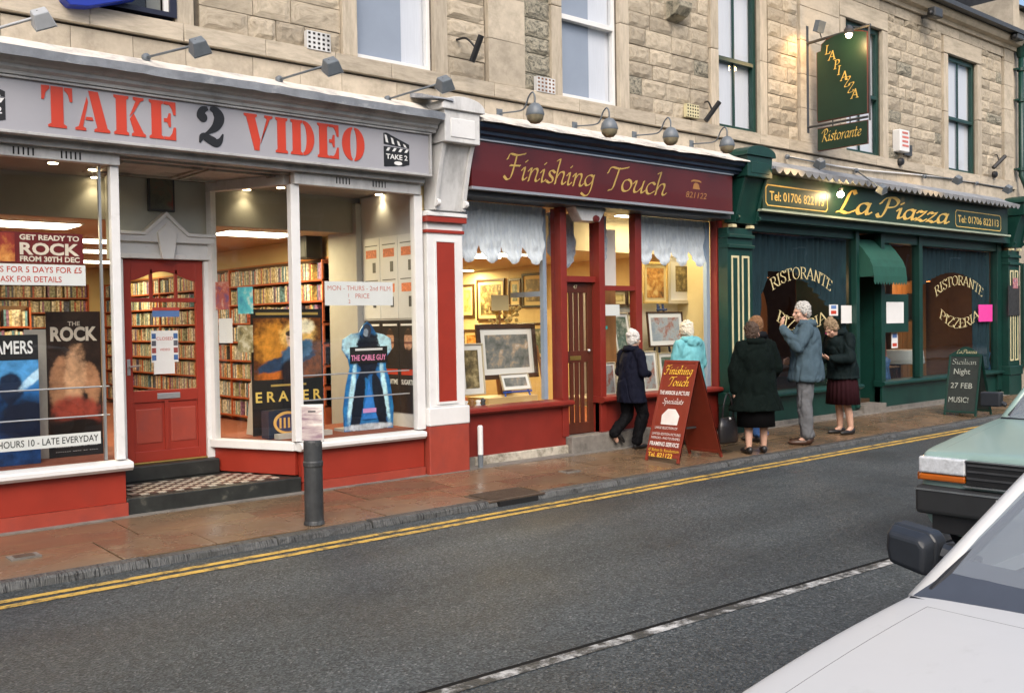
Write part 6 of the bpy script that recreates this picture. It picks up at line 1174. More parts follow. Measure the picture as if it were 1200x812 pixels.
# restaurant fascia spots
g = 'spotlights over the restaurant fascia'
for i, (px, py, qx, qy, lit) in enumerate(((922, 184, 960, 191, 1), (1003, 200, 1033, 221, 1), (1083, 207, 1122, 210, 1), (1144, 215, 1181, 221, 0))):
    lab = ('first spotlight from the green pilaster over the restaurant telephone number', 'dark spotlight on a slanting stay over the middle of the restaurant sign', 'spotlight above the last letters of the gold restaurant name', 'spotlight at the far right end of the restaurant fascia')[i]
    t, b, d = arm_flood(px, py, qx, qy, -.05, -.8, lab, g, size=.09)
    if lit: glow(t, b + Vector((-.02, .1, -.06)), (7, 7, 5)[i], (1, .64, .26), .05, (Vector((0, .75, -.6)), 130))
bl = AY(985, 228, -.32); lp = thing('fascia_bulb', 'glowing bare bulb in front of the letter L of the restaurant name', 'light', bl); MB().ball(bl, .05).build('bulb', LITL, lp, smooth=True); MB().lathe([(.03, .03), (.04, .09)], bl, n=10).build('holder', DARK, lp); MB().tube([bl + EZ * .09, (bl.x, -.36, 3.62)], .008, 6).build('stay', DARK, lp); glow(lp, bl + Vector((0, -.07, 0)), 7, (1, .68, .3), .05)
cb = thing('power_cable', 'white cable sagging along the stone above the restaurant canopy', 'cable', AY(965, 192, -.03)); MB().tube(crom([AY(925, 184, -.03), AY(965, 192, -.03), AY(1010, 199, -.03), AY(1085, 206, -.03), AY(1144, 214, -.03)], 6), .012, 6).build('cable', WHITE, cb)
for px, py, lab in ((1054, 190, 'left'), (1164, 205, 'right')):
    p = AY(px, py, -.05); t = thing('sounder', 'small round black wall fitting on the drip course, %s of two' % lab, 'fitting', p, 'round black wall fittings'); MB().lathe([(.06, 0), (.07, .03), (.05, .07), (.0, .08)], (p.x, -.045, p.z), axis=(0, -1, 0), n=14).build('body', BLACK, t)
p = AY(1052, 168, -.0); al = thing('alarm_box', 'white burglar alarm box with red marks on the stone wall', 'alarm', (p.x, 0, p.z - .15)); a, b = AY(1047, 178, -.0), AY(1058, 155, -.0); MB().box(a.x, b.x, -.12, .02, a.z, b.z).build('box', WHITE, al, bevel=.012); [MB().box(a.x + .07, b.x - .04 - .02 * (k % 2), -.123, -.119, a.z + .08 + k * .07, a.z + .115 + k * .07).build('mark', pm('pale_red_mark', (.55, .16, .13), var=.3, scale=18), al) for k in range(4)]
a, b = AY(1058, 182, 0), AY(1067, 171, 0); t = thing('vent_box', 'small dark vent beside the alarm box', 'vent', (a.x, 0, a.z)); MB().box(a.x, b.x, -.03, .03, a.z, b.z).build('cover', DARK, t)
for px, py, lab in ((1080, 21, 'left'), (1177, 47, 'right')):
    p = AY(px, py, -.0); t = thing('eaves_light', 'dark floodlight under the eaves, %s of two' % lab, 'light', (p.x, 0, p.z), 'eaves floodlights'); MB().box(p.x - .02, p.x + .02, -.2, .03, p.z - .02, p.z + .02).build('bracket', DARK, t); MB().box(p.x - .16, p.x + .12, -.32, -.18, p.z - .07, p.z + .09).build('head', DARK, t, bevel=.02); MB().ball((p.x - .2, -.25, p.z - .02), .05).build('sensor', BLACK, t)
# ------------------------------------------------------------------ street furniture
def aboard(name, label, xf, xt, xr, y0, y1, zt, face, frame, zoff=.0):
    """A-board whose near panel faces -x; y0 far edge, y1 near edge"""
    zb = pz((y0 + y1) / 2) + .006; t = thing(name, label, 'sign', ((xf + xr) / 2, (y0 + y1) / 2, zb)); H_ = zt - zb
    res = []
    for xb, s in ((xf, -1), (xr, 1)):
        v = Vector((xt - xb, 0, H_)).normalized(); L = math.hypot(xt - xb, H_); n = Vector((s * v.z, 0, -s * v.x)) if s < 0 else Vector((v.z, 0, -v.x)); u = Vector((0, -1, 0)); o = Vector((xb, y0, zb)); w_ = y0 - y1
        p = MB().obox(o + v * .05 + n * -.008, u, v, n, w_, L - .06, .016).build('panel', face, t); fr = MB(); q = .032
        fr.obox(o - n * .012, u, v, n, q, L, .026); fr.obox(o + u * (w_ - q) - n * .012, u, v, n, q, L, .026); fr.obox(o + u * q + v * (L - q) - n * .012, u, v, n, w_ - 2 * q, q, .026); fr.obox(o + u * q + v * .05 - n * .012, u, v, n, w_ - 2 * q, q, .026)
        fr.build('panel_frame', frame, t, bevel=.003); res.append((p, o, u, v, n, w_, L))
    return t, res
BRD = pm('board_red_paint', (.20, .028, .014), rough=.4, var=.1, scale=6)
t, res = aboard('framing_shop_board', 'red A-board with yellow script and white lettering standing on the pavement', 8.45, 8.82, 9.22, -.80, -1.29, 1.09, BRD, BRD); p, o, u, v, n, w_, L = res[0]
MB().box(8.56, 9.1, -1.02, -.98, .30, .32).build('stay_bar', DARK, t)
def on(fx, fz): return o + u * (w_ * fx) + v * (L * fz) + n * .0135
YGL = pm('board_yellow_lettering', (.8, .5, .06), rough=.5); WLT = pm('board_white_lettering', (.75, .7, .66), rough=.5)
nib_text('Finishing', p, YGL, on(.08, .86), u, v, n, .10, w_ * .82, nib=.13, shear=.2); nib_text('Touch', p, YGL, on(.25, .745), u, v, n, .10, w_ * .6, nib=.13, shear=.2)
sans('THE MIRROR & PICTURE', p, WLT, on(.05, .655), u, v, n, .045, w_ * .88, bold=.02); nib_text('Specialists', p, WLT, on(.2, .565), u, v, n, .065, w_ * .6, nib=.12, shear=.2, per_letter=False)
fn_ = plane_fn(on(0, 0), u, v, n); MB().add([fn_(w_ * a, L * b, .001) for a, b in ((.27, .36), (.75, .36), (.77, .45), (.68, .49), (.62, .515), (.4, .515), (.34, .49), (.25, .45))], [tuple(range(8))]).build('cartouche', WLT, p)
sans('LARGE SELECTION OF', p, WLT, on(.12, .315), u, v, n, .028, w_ * .66); sans('LIMITED EDITION PICTURES', p, WLT, on(.07, .255), u, v, n, .028, w_ * .84); sans('MIRRORS - PHOTO FRAMES', p, WLT, on(.07, .215), u, v, n, .028, w_ * .84)
sans('FRAMING SERVICE', p, WLT, on(.06, .15), u, v, n, .045, w_ * .86, bold=.025); sans('47 Bolton St. Ramsbottom', p, YGL, on(.05, .095), u, v, n, .035, w_ * .9); sans('Tel. 821122', p, YGL, on(.07, .04), u, v, n, .05, w_ * .72, bold=.015)
CHK = pm('chalkboard', (.02, .028, .026), rough=.7, var=.3, scale=6)
t, res = aboard('chalk_board', 'green framed chalkboard A-board advertising Sicilian Night outside the restaurant', 15.5, 15.72, 16.05, -.86, -1.38, .93, CHK, GREEN); p, o, u, v, n, w_, L = res[0]
CH = pm('chalk', (.42, .45, .40), rough=.9)
nib_text('Sicilian', p, CH, on(.12, .84), u, v, n, .085, w_ * .75, nib=.07, shear=.0, per_letter=False); 
for s, fx, fz, h, w0 in (('Night', .2, .68, .09, .5), ('27 FEB', .14, .45, .085, .66), ('MUSIC!', .12, .22, .085, .6)): sans(s, p, CH, on(fx, fz), u, v, n, h, w_ * w0)
n_ = 12; cr_ = [(w_ * i / n_, L + .0 + .13 * math.sin(math.pi * i / n_) ** 1.5) for i in range(n_ + 1)]; fn2 = plane_fn(o, u, v, n); mb = MB(); mb.prism([(0, L)] + cr_ + [(w_, L)], lambda a, b, h: fn2(a, b, h), -.012, .012); cb_ = mb.build('crest', GREEN, t)
nib_text('La', cb_, CREAM, fn2(w_ * .22, L + .02, .013), u, v, n, .06, w_ * .16, nib=.12, per_letter=True); nib_text('Piazza', cb_, CREAM, fn2(w_ * .42, L + .02, .013), u, v, n, .06, w_ * .42, nib=.12, per_letter=True)
MB().box(15.58, 15.95, -1.13, -1.1, .2, .22).build('stay_bar', DARK, t)
# bollard with picture panel
bx, by = 3.96, -1.25; bz = pz(by); bo = thing('sign_bollard', 'dark grey street post with a pale picture panel on top outside the video shop', 'post', (bx, by, bz))
BM = pm('grey_post_paint', (.035, .038, .04), rough=.5, var=.35, scale=9, c2=(.12, .125, .12), cscale=5, clo=.55, chi=.75)
MB().lathe([(.085, -.0), (.08, .02), (.076, .03), (.074, .46), (.08, .47), (.08, .5), (.074, .51), (.074, .66), (.07, .675)], (bx, by, bz), n=24).build('post', BM, bo, smooth=False)
d_ = Vector((math.cos(R(-35)), math.sin(R(-35)), 0)); nn_ = Vector((d_.y, -d_.x, 0)); nn_ = nn_ if nn_.y < 0 else -nn_
MB().obox(Vector((bx, by, bz + .66)) - d_ * .09 - nn_ * .02, d_, EZ, nn_, .18, .30, .04).build('panel', WHITE_W, bo, bevel=.004)
pic = art_mat('pale_river_print', [(.32, (.25, .16, .2)), (.45, (.5, .42, .4)), (.55, (.75, .68, .62)), (.7, (.55, .6, .7))], 6, 2.5, .6, stretch=(.5, .5, 2.5)); MB().obox(Vector((bx, by, bz + .675)) - d_ * .08 + nn_ * .0205, d_, EZ, nn_, .16, .27, .002).build('picture', pic, bo)
MB().obox(Vector((bx, by, bz + .9)) - d_ * .03 + nn_ * .023, d_, EZ, nn_, .06, .012, .001).build('caption', DARK, bo)
sx, sy = 6.68, -.02; sb = thing('pipe_stub', 'short white topped pipe standing by the framing shop plinth', 'pipe', (sx, sy, 0)); MB().lathe([(.028, -.01), (.028, .14)], (sx, sy, 0), n=12).build('pipe', GREYMET, sb); MB().lathe([(.03, .14), (.03, .44), (.02, .455)], (sx, sy, 0), n=12).build('sleeve', WHITE, sb)

# ------------------------------------------------------------------ people
def fuse(mb, name, mat, parent, voxel=.008, sm=3, disp=0.0, dscale=14.0, squash=1.0):
    me = mb.mesh(name + '_raw', None); ob = bpy.data.objects.new('raw', me)
    m = ob.modifiers.new('r', 'REMESH'); m.mode = 'VOXEL'; m.voxel_size = voxel
    if sm: s = ob.modifiers.new('s', 'SMOOTH'); s.factor = .5; s.iterations = sm
    out = bake(ob); bpy.data.meshes.remove(me)
    out.name = name; out.materials.clear(); out.materials.append(mat)
    if disp:
        nr = [v.normal.copy() for v in out.vertices]
        for v, nv in zip(out.vertices, nr):
            p = Vector((v.co.x * dscale, v.co.y * dscale, v.co.z * dscale * squash)); q = p * .75 + Vector((7, 3, 1)); v.co += nv * disp * (mnoise.noise(p) + .5 * mnoise.noise(p * 2.3) + .25 * mnoise.noise(p * 5.1) - .8 * max(0, .16 - abs(mnoise.noise(q))) / .16 + .2)
    out.shade_smooth(); o = bpy.data.objects.new(name, out); col.objects.link(o); o.parent = parent; return o
def limb(mb, pts, rs, n=12):
    pts = [Vector(p) for p in pts]
    for (a, ra), (b, rb) in zip(zip(pts, rs), zip(pts[1:], rs[1:])): mb.tube([a, b], [ra, rb], n)
    for p, r in zip(pts, rs): mb.ball(p, r, 12, 8)
def loft(mb, rings, n=24, pleat=0, pa=0.0):
    k = len(mb.v)
    for (z, cx, cy, rx, ry) in rings:
        for j in range(n):
            a = 2 * math.pi * j / n; f = 1 + pa * math.cos(pleat * a); mb.v.append((cx + rx * f * math.cos(a), cy + ry * f * math.sin(a), z))
    m = len(rings)
    for i in range(m - 1):
        for j in range(n): mb.f.append((k + i * n + j, k + i * n + (j + 1) % n, k + (i + 1) * n + (j + 1) % n, k + (i + 1) * n + j))
    mb.f.append(tuple(k + j for j in range(n))[::-1]); mb.f.append(tuple(k + (m - 1) * n + j for j in range(n)))
def hand(mb, wr, d, pn, side=1, curl=.5, thumb=1):
    """palm and five fingers: wr wrist, d pointing direction, pn palm normal"""
    wr, d, pn = Vector(wr), Vector(d).normalized(), Vector(pn); pn = (pn - d * pn.dot(d)).normalized(); s = d.cross(pn).normalized() * side
    limb(mb, [wr - d * .02, wr + d * .03], [.026, .027]); rot = Matrix((s, d, pn)).transposed(); mb.ball(wr + d * .06, (.038, .05, .018), 12, 8, rot)
    for k, (off, ln) in enumerate(((-.028, .062), (-.010, .074), (.009, .068), (.026, .054))):
        b = wr + d * .095 + s * off; m1 = b + d * ln * .45 * math.cos(curl * .6) + pn * ln * .45 * math.sin(curl * .6); m2 = m1 + d * ln * .55 * math.cos(curl * 1.6) + pn * ln * .55 * math.sin(curl * 1.6); limb(mb, [b - d * .02, m1, m2], [.0105, .0095, .0085], 8)
    b = wr + d * .035 - s * .03; limb(mb, [b, b - s * .022 + d * .03 + pn * .012, b - s * .018 + d * .058 + pn * .024], [.013, .0115, .0095], 8)
SKIN = pm('skin', (.55, .33, .24), rough=.5, var=.08, scale=20)
def head_at(mb, c, fwd, tilt=0.0, s=1.0):
    """skull, jaw, nose, brow, ears; returns rotation"""
    f = Vector(fwd).normalized(); r = f.to_track_quat('-Y', 'Z').to_matrix() @ Matrix.Rotation(tilt, 3, 'X'); c = Vector(c)
    P = lambda x, y, z: c + r @ Vector((x * s, y * s, z * s))
    mb.ball(P(0, .012, .02), (.076 * s, .095 * s, .1 * s), 16, 12, r); mb.ball(P(0, -.03, -.04), (.058 * s, .062 * s, .075 * s), 14, 10, r); mb.ball(P(0, -.06, -.085), (.028 * s, .028 * s, .025 * s), 10, 8, r); mb.ball(P(0, -.07, .02), (.05 * s, .025 * s, .015 * s), 10, 8, r)
    limb(mb, [P(0, -.083, .012), P(0, -.104, -.024)], [.010 * s, .015 * s], 8); mb.ball(P(0, -.088, -.058), (.024 * s, .012 * s, .01 * s), 10, 6, r)
    for x in (-1, 1): mb.ball(P(x * .078, .012, -.01), (.012 * s, .022 * s, .034 * s), 10, 8, r); mb.ball(P(x * .045, -.06, -.03), (.024 * s, .02 * s, .024 * s), 10, 8, r)
    return P, r
def person(label, loc, rz, s, P):
    """P: pose and dress.  local frame: forward -Y, right hand -X, template height 1.65"""
    t = thing('person', label, 'person', loc, 'shoppers on the pavement', rz); t.scale = (s, s, s)
    lean = P.get('lean', 0.0); J = lambda x, y, z: Vector((x, y - lean * max(0, z - .9), z))
    nb = J(0, .02, 1.40); hc = Vector(P['head']) if 'head' in P else J(0, -.03, 1.54)
    body = MB(); loft(body, [(.80, 0, 0, .13, .10), (.9, 0, .01, .16, .115), (1.02, J(0, 0, 1.02).x, J(0, 0, 1.02).y, .13, .10), (1.2, 0, J(0, 0, 1.2).y, .16, .115), (1.34, 0, J(0, 0.01, 1.34).y, .15, .09), (1.41, 0, nb.y, .06, .055)], 18)
    limb(body, [nb - EZ * .03, hc - EZ * .06 + (hc - nb) * .1], [.055, .05])
    fwd = Vector(P.get('look', (0, -1, 0))); HP, hr = head_at(body, hc, fwd, P.get('tilt', 0.0))
    arms = P['arms']
    for sd, (el, wr, hd, pn) in zip((-1, 1), arms):
        sh = J(sd * .165, .01, 1.345); limb(body, [sh, el, wr], [.048, .04, .027]); hand(body, wr, hd, pn, sd, P.get('curl', .7))
    legs = P['legs']
    for sd, (kn, an, toe) in zip((-1, 1), legs): limb(body, [(sd * .085, 0, .86), kn, (Vector(kn) + Vector(an)) / 2 + Vector((0, .012, 0)), an], [.082, .056, .052, .037]); limb(body, [an, Vector(an) + Vector(toe) * .07 - EZ * .038], [.036, .028])
    fuse(body, 'body', SKIN, t, .0075, 2)
    # eyes and mouth
    for x in (-1, 1): MB().ball(HP(x * .03, -.078, .0), .008, 8, 6).build('eye', BLACK, t, local=True)
    MB().ball(HP(0, -.097, -.058), (.018, .005, .004), 8, 6, hr).build('mouth', pm('lip', (.3, .08, .07)), t, local=True)
    # hair
    h = MB(); hl = P.get('hair_len', 0.0); h.ball(HP(0, .022, .04), (.086, .098, .098), 16, 12, hr); h.ball(HP(0, .058, .0), (.076, .055, .08 + hl), 14, 10, hr)
    for k in range(16 if P.get('curly') else 0):
        a = random.uniform(0, 6.28); e = random.uniform(.1, 1.3); q = Vector((.08 * math.cos(a) * math.cos(e), .03 + .09 * abs(math.sin(a)) * math.cos(e) * (1 if math.sin(a) > -.2 else -.2), .03 + .1 * math.sin(e))); h.ball(HP(*q), random.uniform(.018, .028), 8, 6)
    for x in (-1, 1): h.ball(HP(x * .07, .015, .02 - hl * .4), (.022, .05, .055 + hl * .5), 10, 8, hr)
    fuse(h, 'hair', pm(*P['hair'], bump=.006, bscale=110, stretch=(1, 1, .35)), t, .006, 1, .009, 55)
    # coat
    c = MB(); hem = P['hem']; b = P.get('bulk', 1.0); rings = []
    for z, rx, ry, cy in ((hem, P.get('hemw', .235), P.get('hemd', .2), 0), (.78 if hem < .72 else hem + .03, .225, .19, .005), (.92, .215, .18, .01), (1.05, .20, .165, .005), (1.2, .205, .17, -.005), (1.31, .195, .145, .0), (1.38, .13, .105, .01), (1.425, .085, .08, .015)): rings.append((z, 0, J(0, cy, z).y, rx * b, ry * b))
    loft(c, rings, 28)
    for sd, (el, wr, hd, pn) in zip((-1, 1), arms):
        sh = J(sd * .17, .01, 1.34); w2 = Vector(wr) - Vector(hd).normalized() * .012; limb(c, [sh, Vector(el), w2], [.085 * b, .07 * b, .05 * b])
    limb(c, [J(-.06, .02, 1.41), J(0, .065, 1.44), J(.06, .02, 1.41)], [.032, .036, .032])
    if P.get('hood'): c.ball(J(0, .11, 1.38), (.13, .07, .07), 14, 10)
    coat = fuse(c, P.get('coat_name', 'coat'), pm(*P['coat'], bump=.0015, bscale=120, spec=.12), t, .010, 2, .016, 8, .5)
    cl = MB(); n = 20
    for i in range(n + 1):
        a = -2.5 + 5.0 * i / n + math.pi / 2; q = J(.088 * math.cos(a), .018 + .082 * math.sin(a), 1.425); o_ = Vector((math.cos(a), math.sin(a), 0)); cl.v += [tuple(q + EZ * .03), tuple(q + EZ * .036 + o_ * .016), tuple(q - EZ * .035 + o_ * .05), tuple(q - EZ * .035 + o_ * .035)]
    for i in range(n):
        for j in range(4): cl.f.append((i * 4 + j, (i + 1) * 4 + j, (i + 1) * 4 + (j + 1) % 4, i * 4 + (j + 1) % 4))
    cl.build('collar', coat.data.materials[0], t, local=True, smooth=True)
    if 'skirt' in P:
        m_, zt, zh, w0, w1, pl = P['skirt']; sk = MB(); loft(sk, [(zt, 0, 0, w0 * .8, w0 * .7), (zt - .1, 0, 0, w0, w0 * .85), ((zt + zh) / 2, 0, 0, (w0 + w1) / 2, (w0 + w1) / 2 * .85), (zh, 0, 0, w1, w1 * .85)], 96 if pl else 32, pl, .035 if pl else 0); o = sk.build('skirt', pm(*m_, spec=.12), t, local=True, smooth=True)
    if 'trousers' in P:
        tr = MB(); 
        for sd, (kn, an, toe) in zip((-1, 1), legs): limb(tr, [(sd * .09, .0, .9), kn, Vector(an) + Vector((0, .005, .03))], [.115, .085, .075])
        tr.ball((0, 0, .9), (.19, .15, .14)); fuse(tr, 'trousers', pm(*P['trousers'], spec=.12), t, .010, 2, .014, 10, .6)
    for sd, (kn, an, toe) in zip((-1, 1), legs):
        a = Vector(an); d = Vector(toe).normalized(); up = EZ if abs(d.z) < .6 else Vector((0, 1, 0)); sdv = d.cross(up).normalized(); up = sdv.cross(d); rot = Matrix((sdv, d, up)).transposed()
        sm_ = MB(); base = a - up * .05; sm_.ball(base + d * .08 - up * .004, (.044, .14, .034), 14, 8, rot); sm_.ball(base - d * .02 + up * .012, (.042, .055, .05), 12, 8, rot); o = fuse(sm_, 'shoe', pm(*P['shoe']), t, .009, 1)
    return t
V = Vector
def hdg(x, y): return math.atan2(x, -y)
STD = [((-.09, -.01, .47), (-.09, .02, .085), (-.1, -1, 0)), ((.09, -.01, .47), (.09, .02, .085), (.1, -1, 0))]
WHITEH = ('white_hair', (.62, .6, .57), .8, .1); GREYH = ('grey_hair', (.42, .41, .39), .8, .15); BROWNH = ('brown_hair', (.06, .035, .022), .7, .2); SANDY = ('sandy_hair', (.24, .17, .10), .8, .15); AUB = ('auburn_hair', (.2, .1, .045), .8, .2)
# woman in navy striding right
person('white-haired woman in a navy coat and black trousers striding past door 47', (8.98, -.12, pz(-.12)), hdg(1, -.12), .86, dict(head=(0, -.06, 1.55), look=(0, -1, -.05), lean=.04, hair=WHITEH, curly=1, hair_len=.02,
  arms=[(V((-.24, -.02, 1.08)), V((-.12, -.2, 1.06)), (.6, -.5, .1), (0, .6, -.3)), (V((.25, .02, 1.08)), V((.17, -.21, 1.10)), (-.5, -.7, .2), (-.5, .4, -.3))],
  legs=[((-.09, -.13, .49), (-.085, -.02, .085), (0, -1, 0)), ((.09, .0, .46), (.09, .25, .2), (0, -.65, -.7))], hem=.66, coat=('navy_wool', (.006, .007, .016), .85, .15), bulk=.98, trousers=('black_trousers', (.004, .004, .005), .8, .2), shoe=('black_shoe', (.015, .014, .014), .4, .2)))
# woman in turquoise facing the window
person('white-haired woman in a hooded turquoise jacket facing the framing shop window', (9.82, -.33, pz(-.33)), hdg(.1, 1), .93, dict(head=(0, -.05, 1.53), look=(.15, -1, -.2), hair=('blonde_white_hair', (.66, .6, .48), .8, .1), curly=1, hair_len=.02, hood=1,
  arms=[(V((-.26, -.02, 1.08)), V((-.2, -.2, .98)), (.3, -.8, 0), (1, 0, 0)), (V((.26, -.02, 1.08)), V((.2, -.2, .98)), (-.3, -.8, 0), (-1, 0, 0))], legs=STD, hem=.72, coat_name='jacket', coat=('turquoise_nylon', (.15, .42, .46), .55, .1), bulk=1.06, trousers=('grey_trousers_a', (.08, .08, .085), .8, .15), shoe=('black_shoe', (0, 0, 0))))
# woman in dark green coat seen from behind
person('dark-haired stout woman in a long dark green coat and black skirt seen from behind', (9.86, -1.3, pz(-1.3)), hdg(.55, .83), .935, dict(head=(.02, -.03, 1.53), look=(-.75, -.65, -.05), hair=BROWNH, curly=1, hair_len=.03,
  arms=[(V((-.28, .0, 1.08)), V((-.25, -.16, .92)), (.2, -.7, -.3), (1, 0, 0)), (V((.285, .03, 1.06)), V((.29, .02, .80)), (0, 0, -1), (-1, 0, 0))], legs=[((-.1, -.01, .47), (-.1, .0, .085), (-.25, -1, 0)), ((.1, -.01, .47), (.12, .06, .085), (.1, -1, 0))], hem=.55, hemw=.29, hemd=.245, coat=('dark_green_wool', (.0025, .006, .005), .9, .2), bulk=1.22, skirt=(('black_skirt', (.005, .005, .006), .85, .2), .9, .34, .22, .245, 0), shoe=('black_shoe', (0, 0, 0))))
# person mostly hidden behind her
person('auburn-haired person in a dark jacket mostly hidden behind the green coat', (10.72, -.72, pz(-.72)), hdg(-.2, 1), .965, dict(hair=AUB, hair_len=.02, look=(-.3, -1, 0), arms=[(V((-.26, 0, 1.08)), V((-.22, -.14, .9)), (.1, -.6, -.6), (1, 0, 0)), (V((.26, 0, 1.08)), V((.22, -.14, .9)), (-.1, -.6, -.6), (-1, 0, 0))], legs=STD, hem=.76, coat_name='jacket', coat=('charcoal_jacket', (.008, .009, .012), .85, .2), trousers=('blue_jeans', (.05, .12, .30), .85, .2), shoe=('black_shoe', (0, 0, 0))))
# man in blue-grey jacket, hand to his mouth
person('grey-haired man in a blue-grey jacket and grey trousers raising a hand to his mouth', (10.98, -1.26, pz(-1.26)), hdg(-.55, .8), 1.075, dict(head=(.0, -.04, 1.545), look=(.45, -1, -.08), hair=GREYH, arms=[(V((-.27, .02, 1.1)), V((-.22, -.16, .95)), (.5, -.6, .1), (1, 0, 0)), (V((.28, -.08, 1.15)), V((.13, -.26, 1.37)), (-.45, -.1, .8), (-.3, .9, .1))],
  legs=[((-.1, -.01, .47), (-.1, .02, .085), (-.1, -1, 0)), ((.1, -.02, .47), (.1, -.0, .085), (.2, -1, 0))], hem=.74, hemw=.215, hemd=.175, coat_name='jacket', coat=('blue_grey_canvas', (.062, .098, .125), .8, .15), bulk=1.08, trousers=('grey_flannel', (.13, .135, .145), .85, .12), shoe=('brown_shoe', (.05, .022, .012), .4, .2)))
# woman in maroon skirt bending her head
person('sandy-haired woman in a dark green jacket and pleated maroon skirt looking down', (12.2, -1.05, pz(-1.05)), hdg(-1, .28), .975, dict(head=(0, -.2, 1.475), look=(0, -.75, -.65), lean=.14, hair=SANDY, curly=1, hair_len=.015, arms=[(V((-.25, -.1, 1.05)), V((-.13, -.33, 1.04)), (.5, -.5, .2), (.2, .2, 1)), (V((.25, -.1, 1.06)), V((.13, -.33, 1.06)), (-.5, -.5, .2), (-.2, .2, 1))], legs=[((-.075, -.01, .47), (-.075, .02, .085), (-.1, -1, 0)), ((.075, -.01, .47), (.09, .06, .085), (.1, -1, 0))], hem=.78, coat_name='jacket', coat=('bottle_green_jacket', (.005, .011, .012), .75, .15), bulk=1.06, skirt=(('maroon_pleats', (.026, .007, .010), .85, .15), .95, .42, .20, .245, 22), shoe=('black_shoe', (0, 0, 0))))
# handbag on the arm of the woman in green
hbx = AY(860, 512, -1.12); hb_ = thing('handbag', 'large black handbag hanging beside the woman in the dark green coat', 'handbag', (9.50, -1.16, .02)); LEATH = pm('black_leather', (.012, .011, .012), rough=.35, var=.2, scale=12, bump=.001, bscale=80)
hx0 = 9.50; hy0 = -1.16
mb = MB(); loft(mb, [(.10, 0, 0, .16, .06), (.13, 0, 0, .18, .075), (.30, 0, 0, .165, .06), (.40, 0, 0, .13, .03)], 24); mb.v = [(hx0 + x, hy0 + y, z) for x, y, z in mb.v]; mb.build('bag', LEATH, hb_, smooth=True)
MB().tube(crom([(hx0 - .10, hy0, .39), (hx0 - .07, hy0, .56), (hx0 + .02, hy0 + .01, .68), (hx0 + .09, hy0, .56), (hx0 + .11, hy0, .39)], 6), .009, 8).build('strap', LEATH, hb_); MB().ball((hx0 - .02, hy0 - .05, .39), .016).build('clasp', SILVER, hb_)

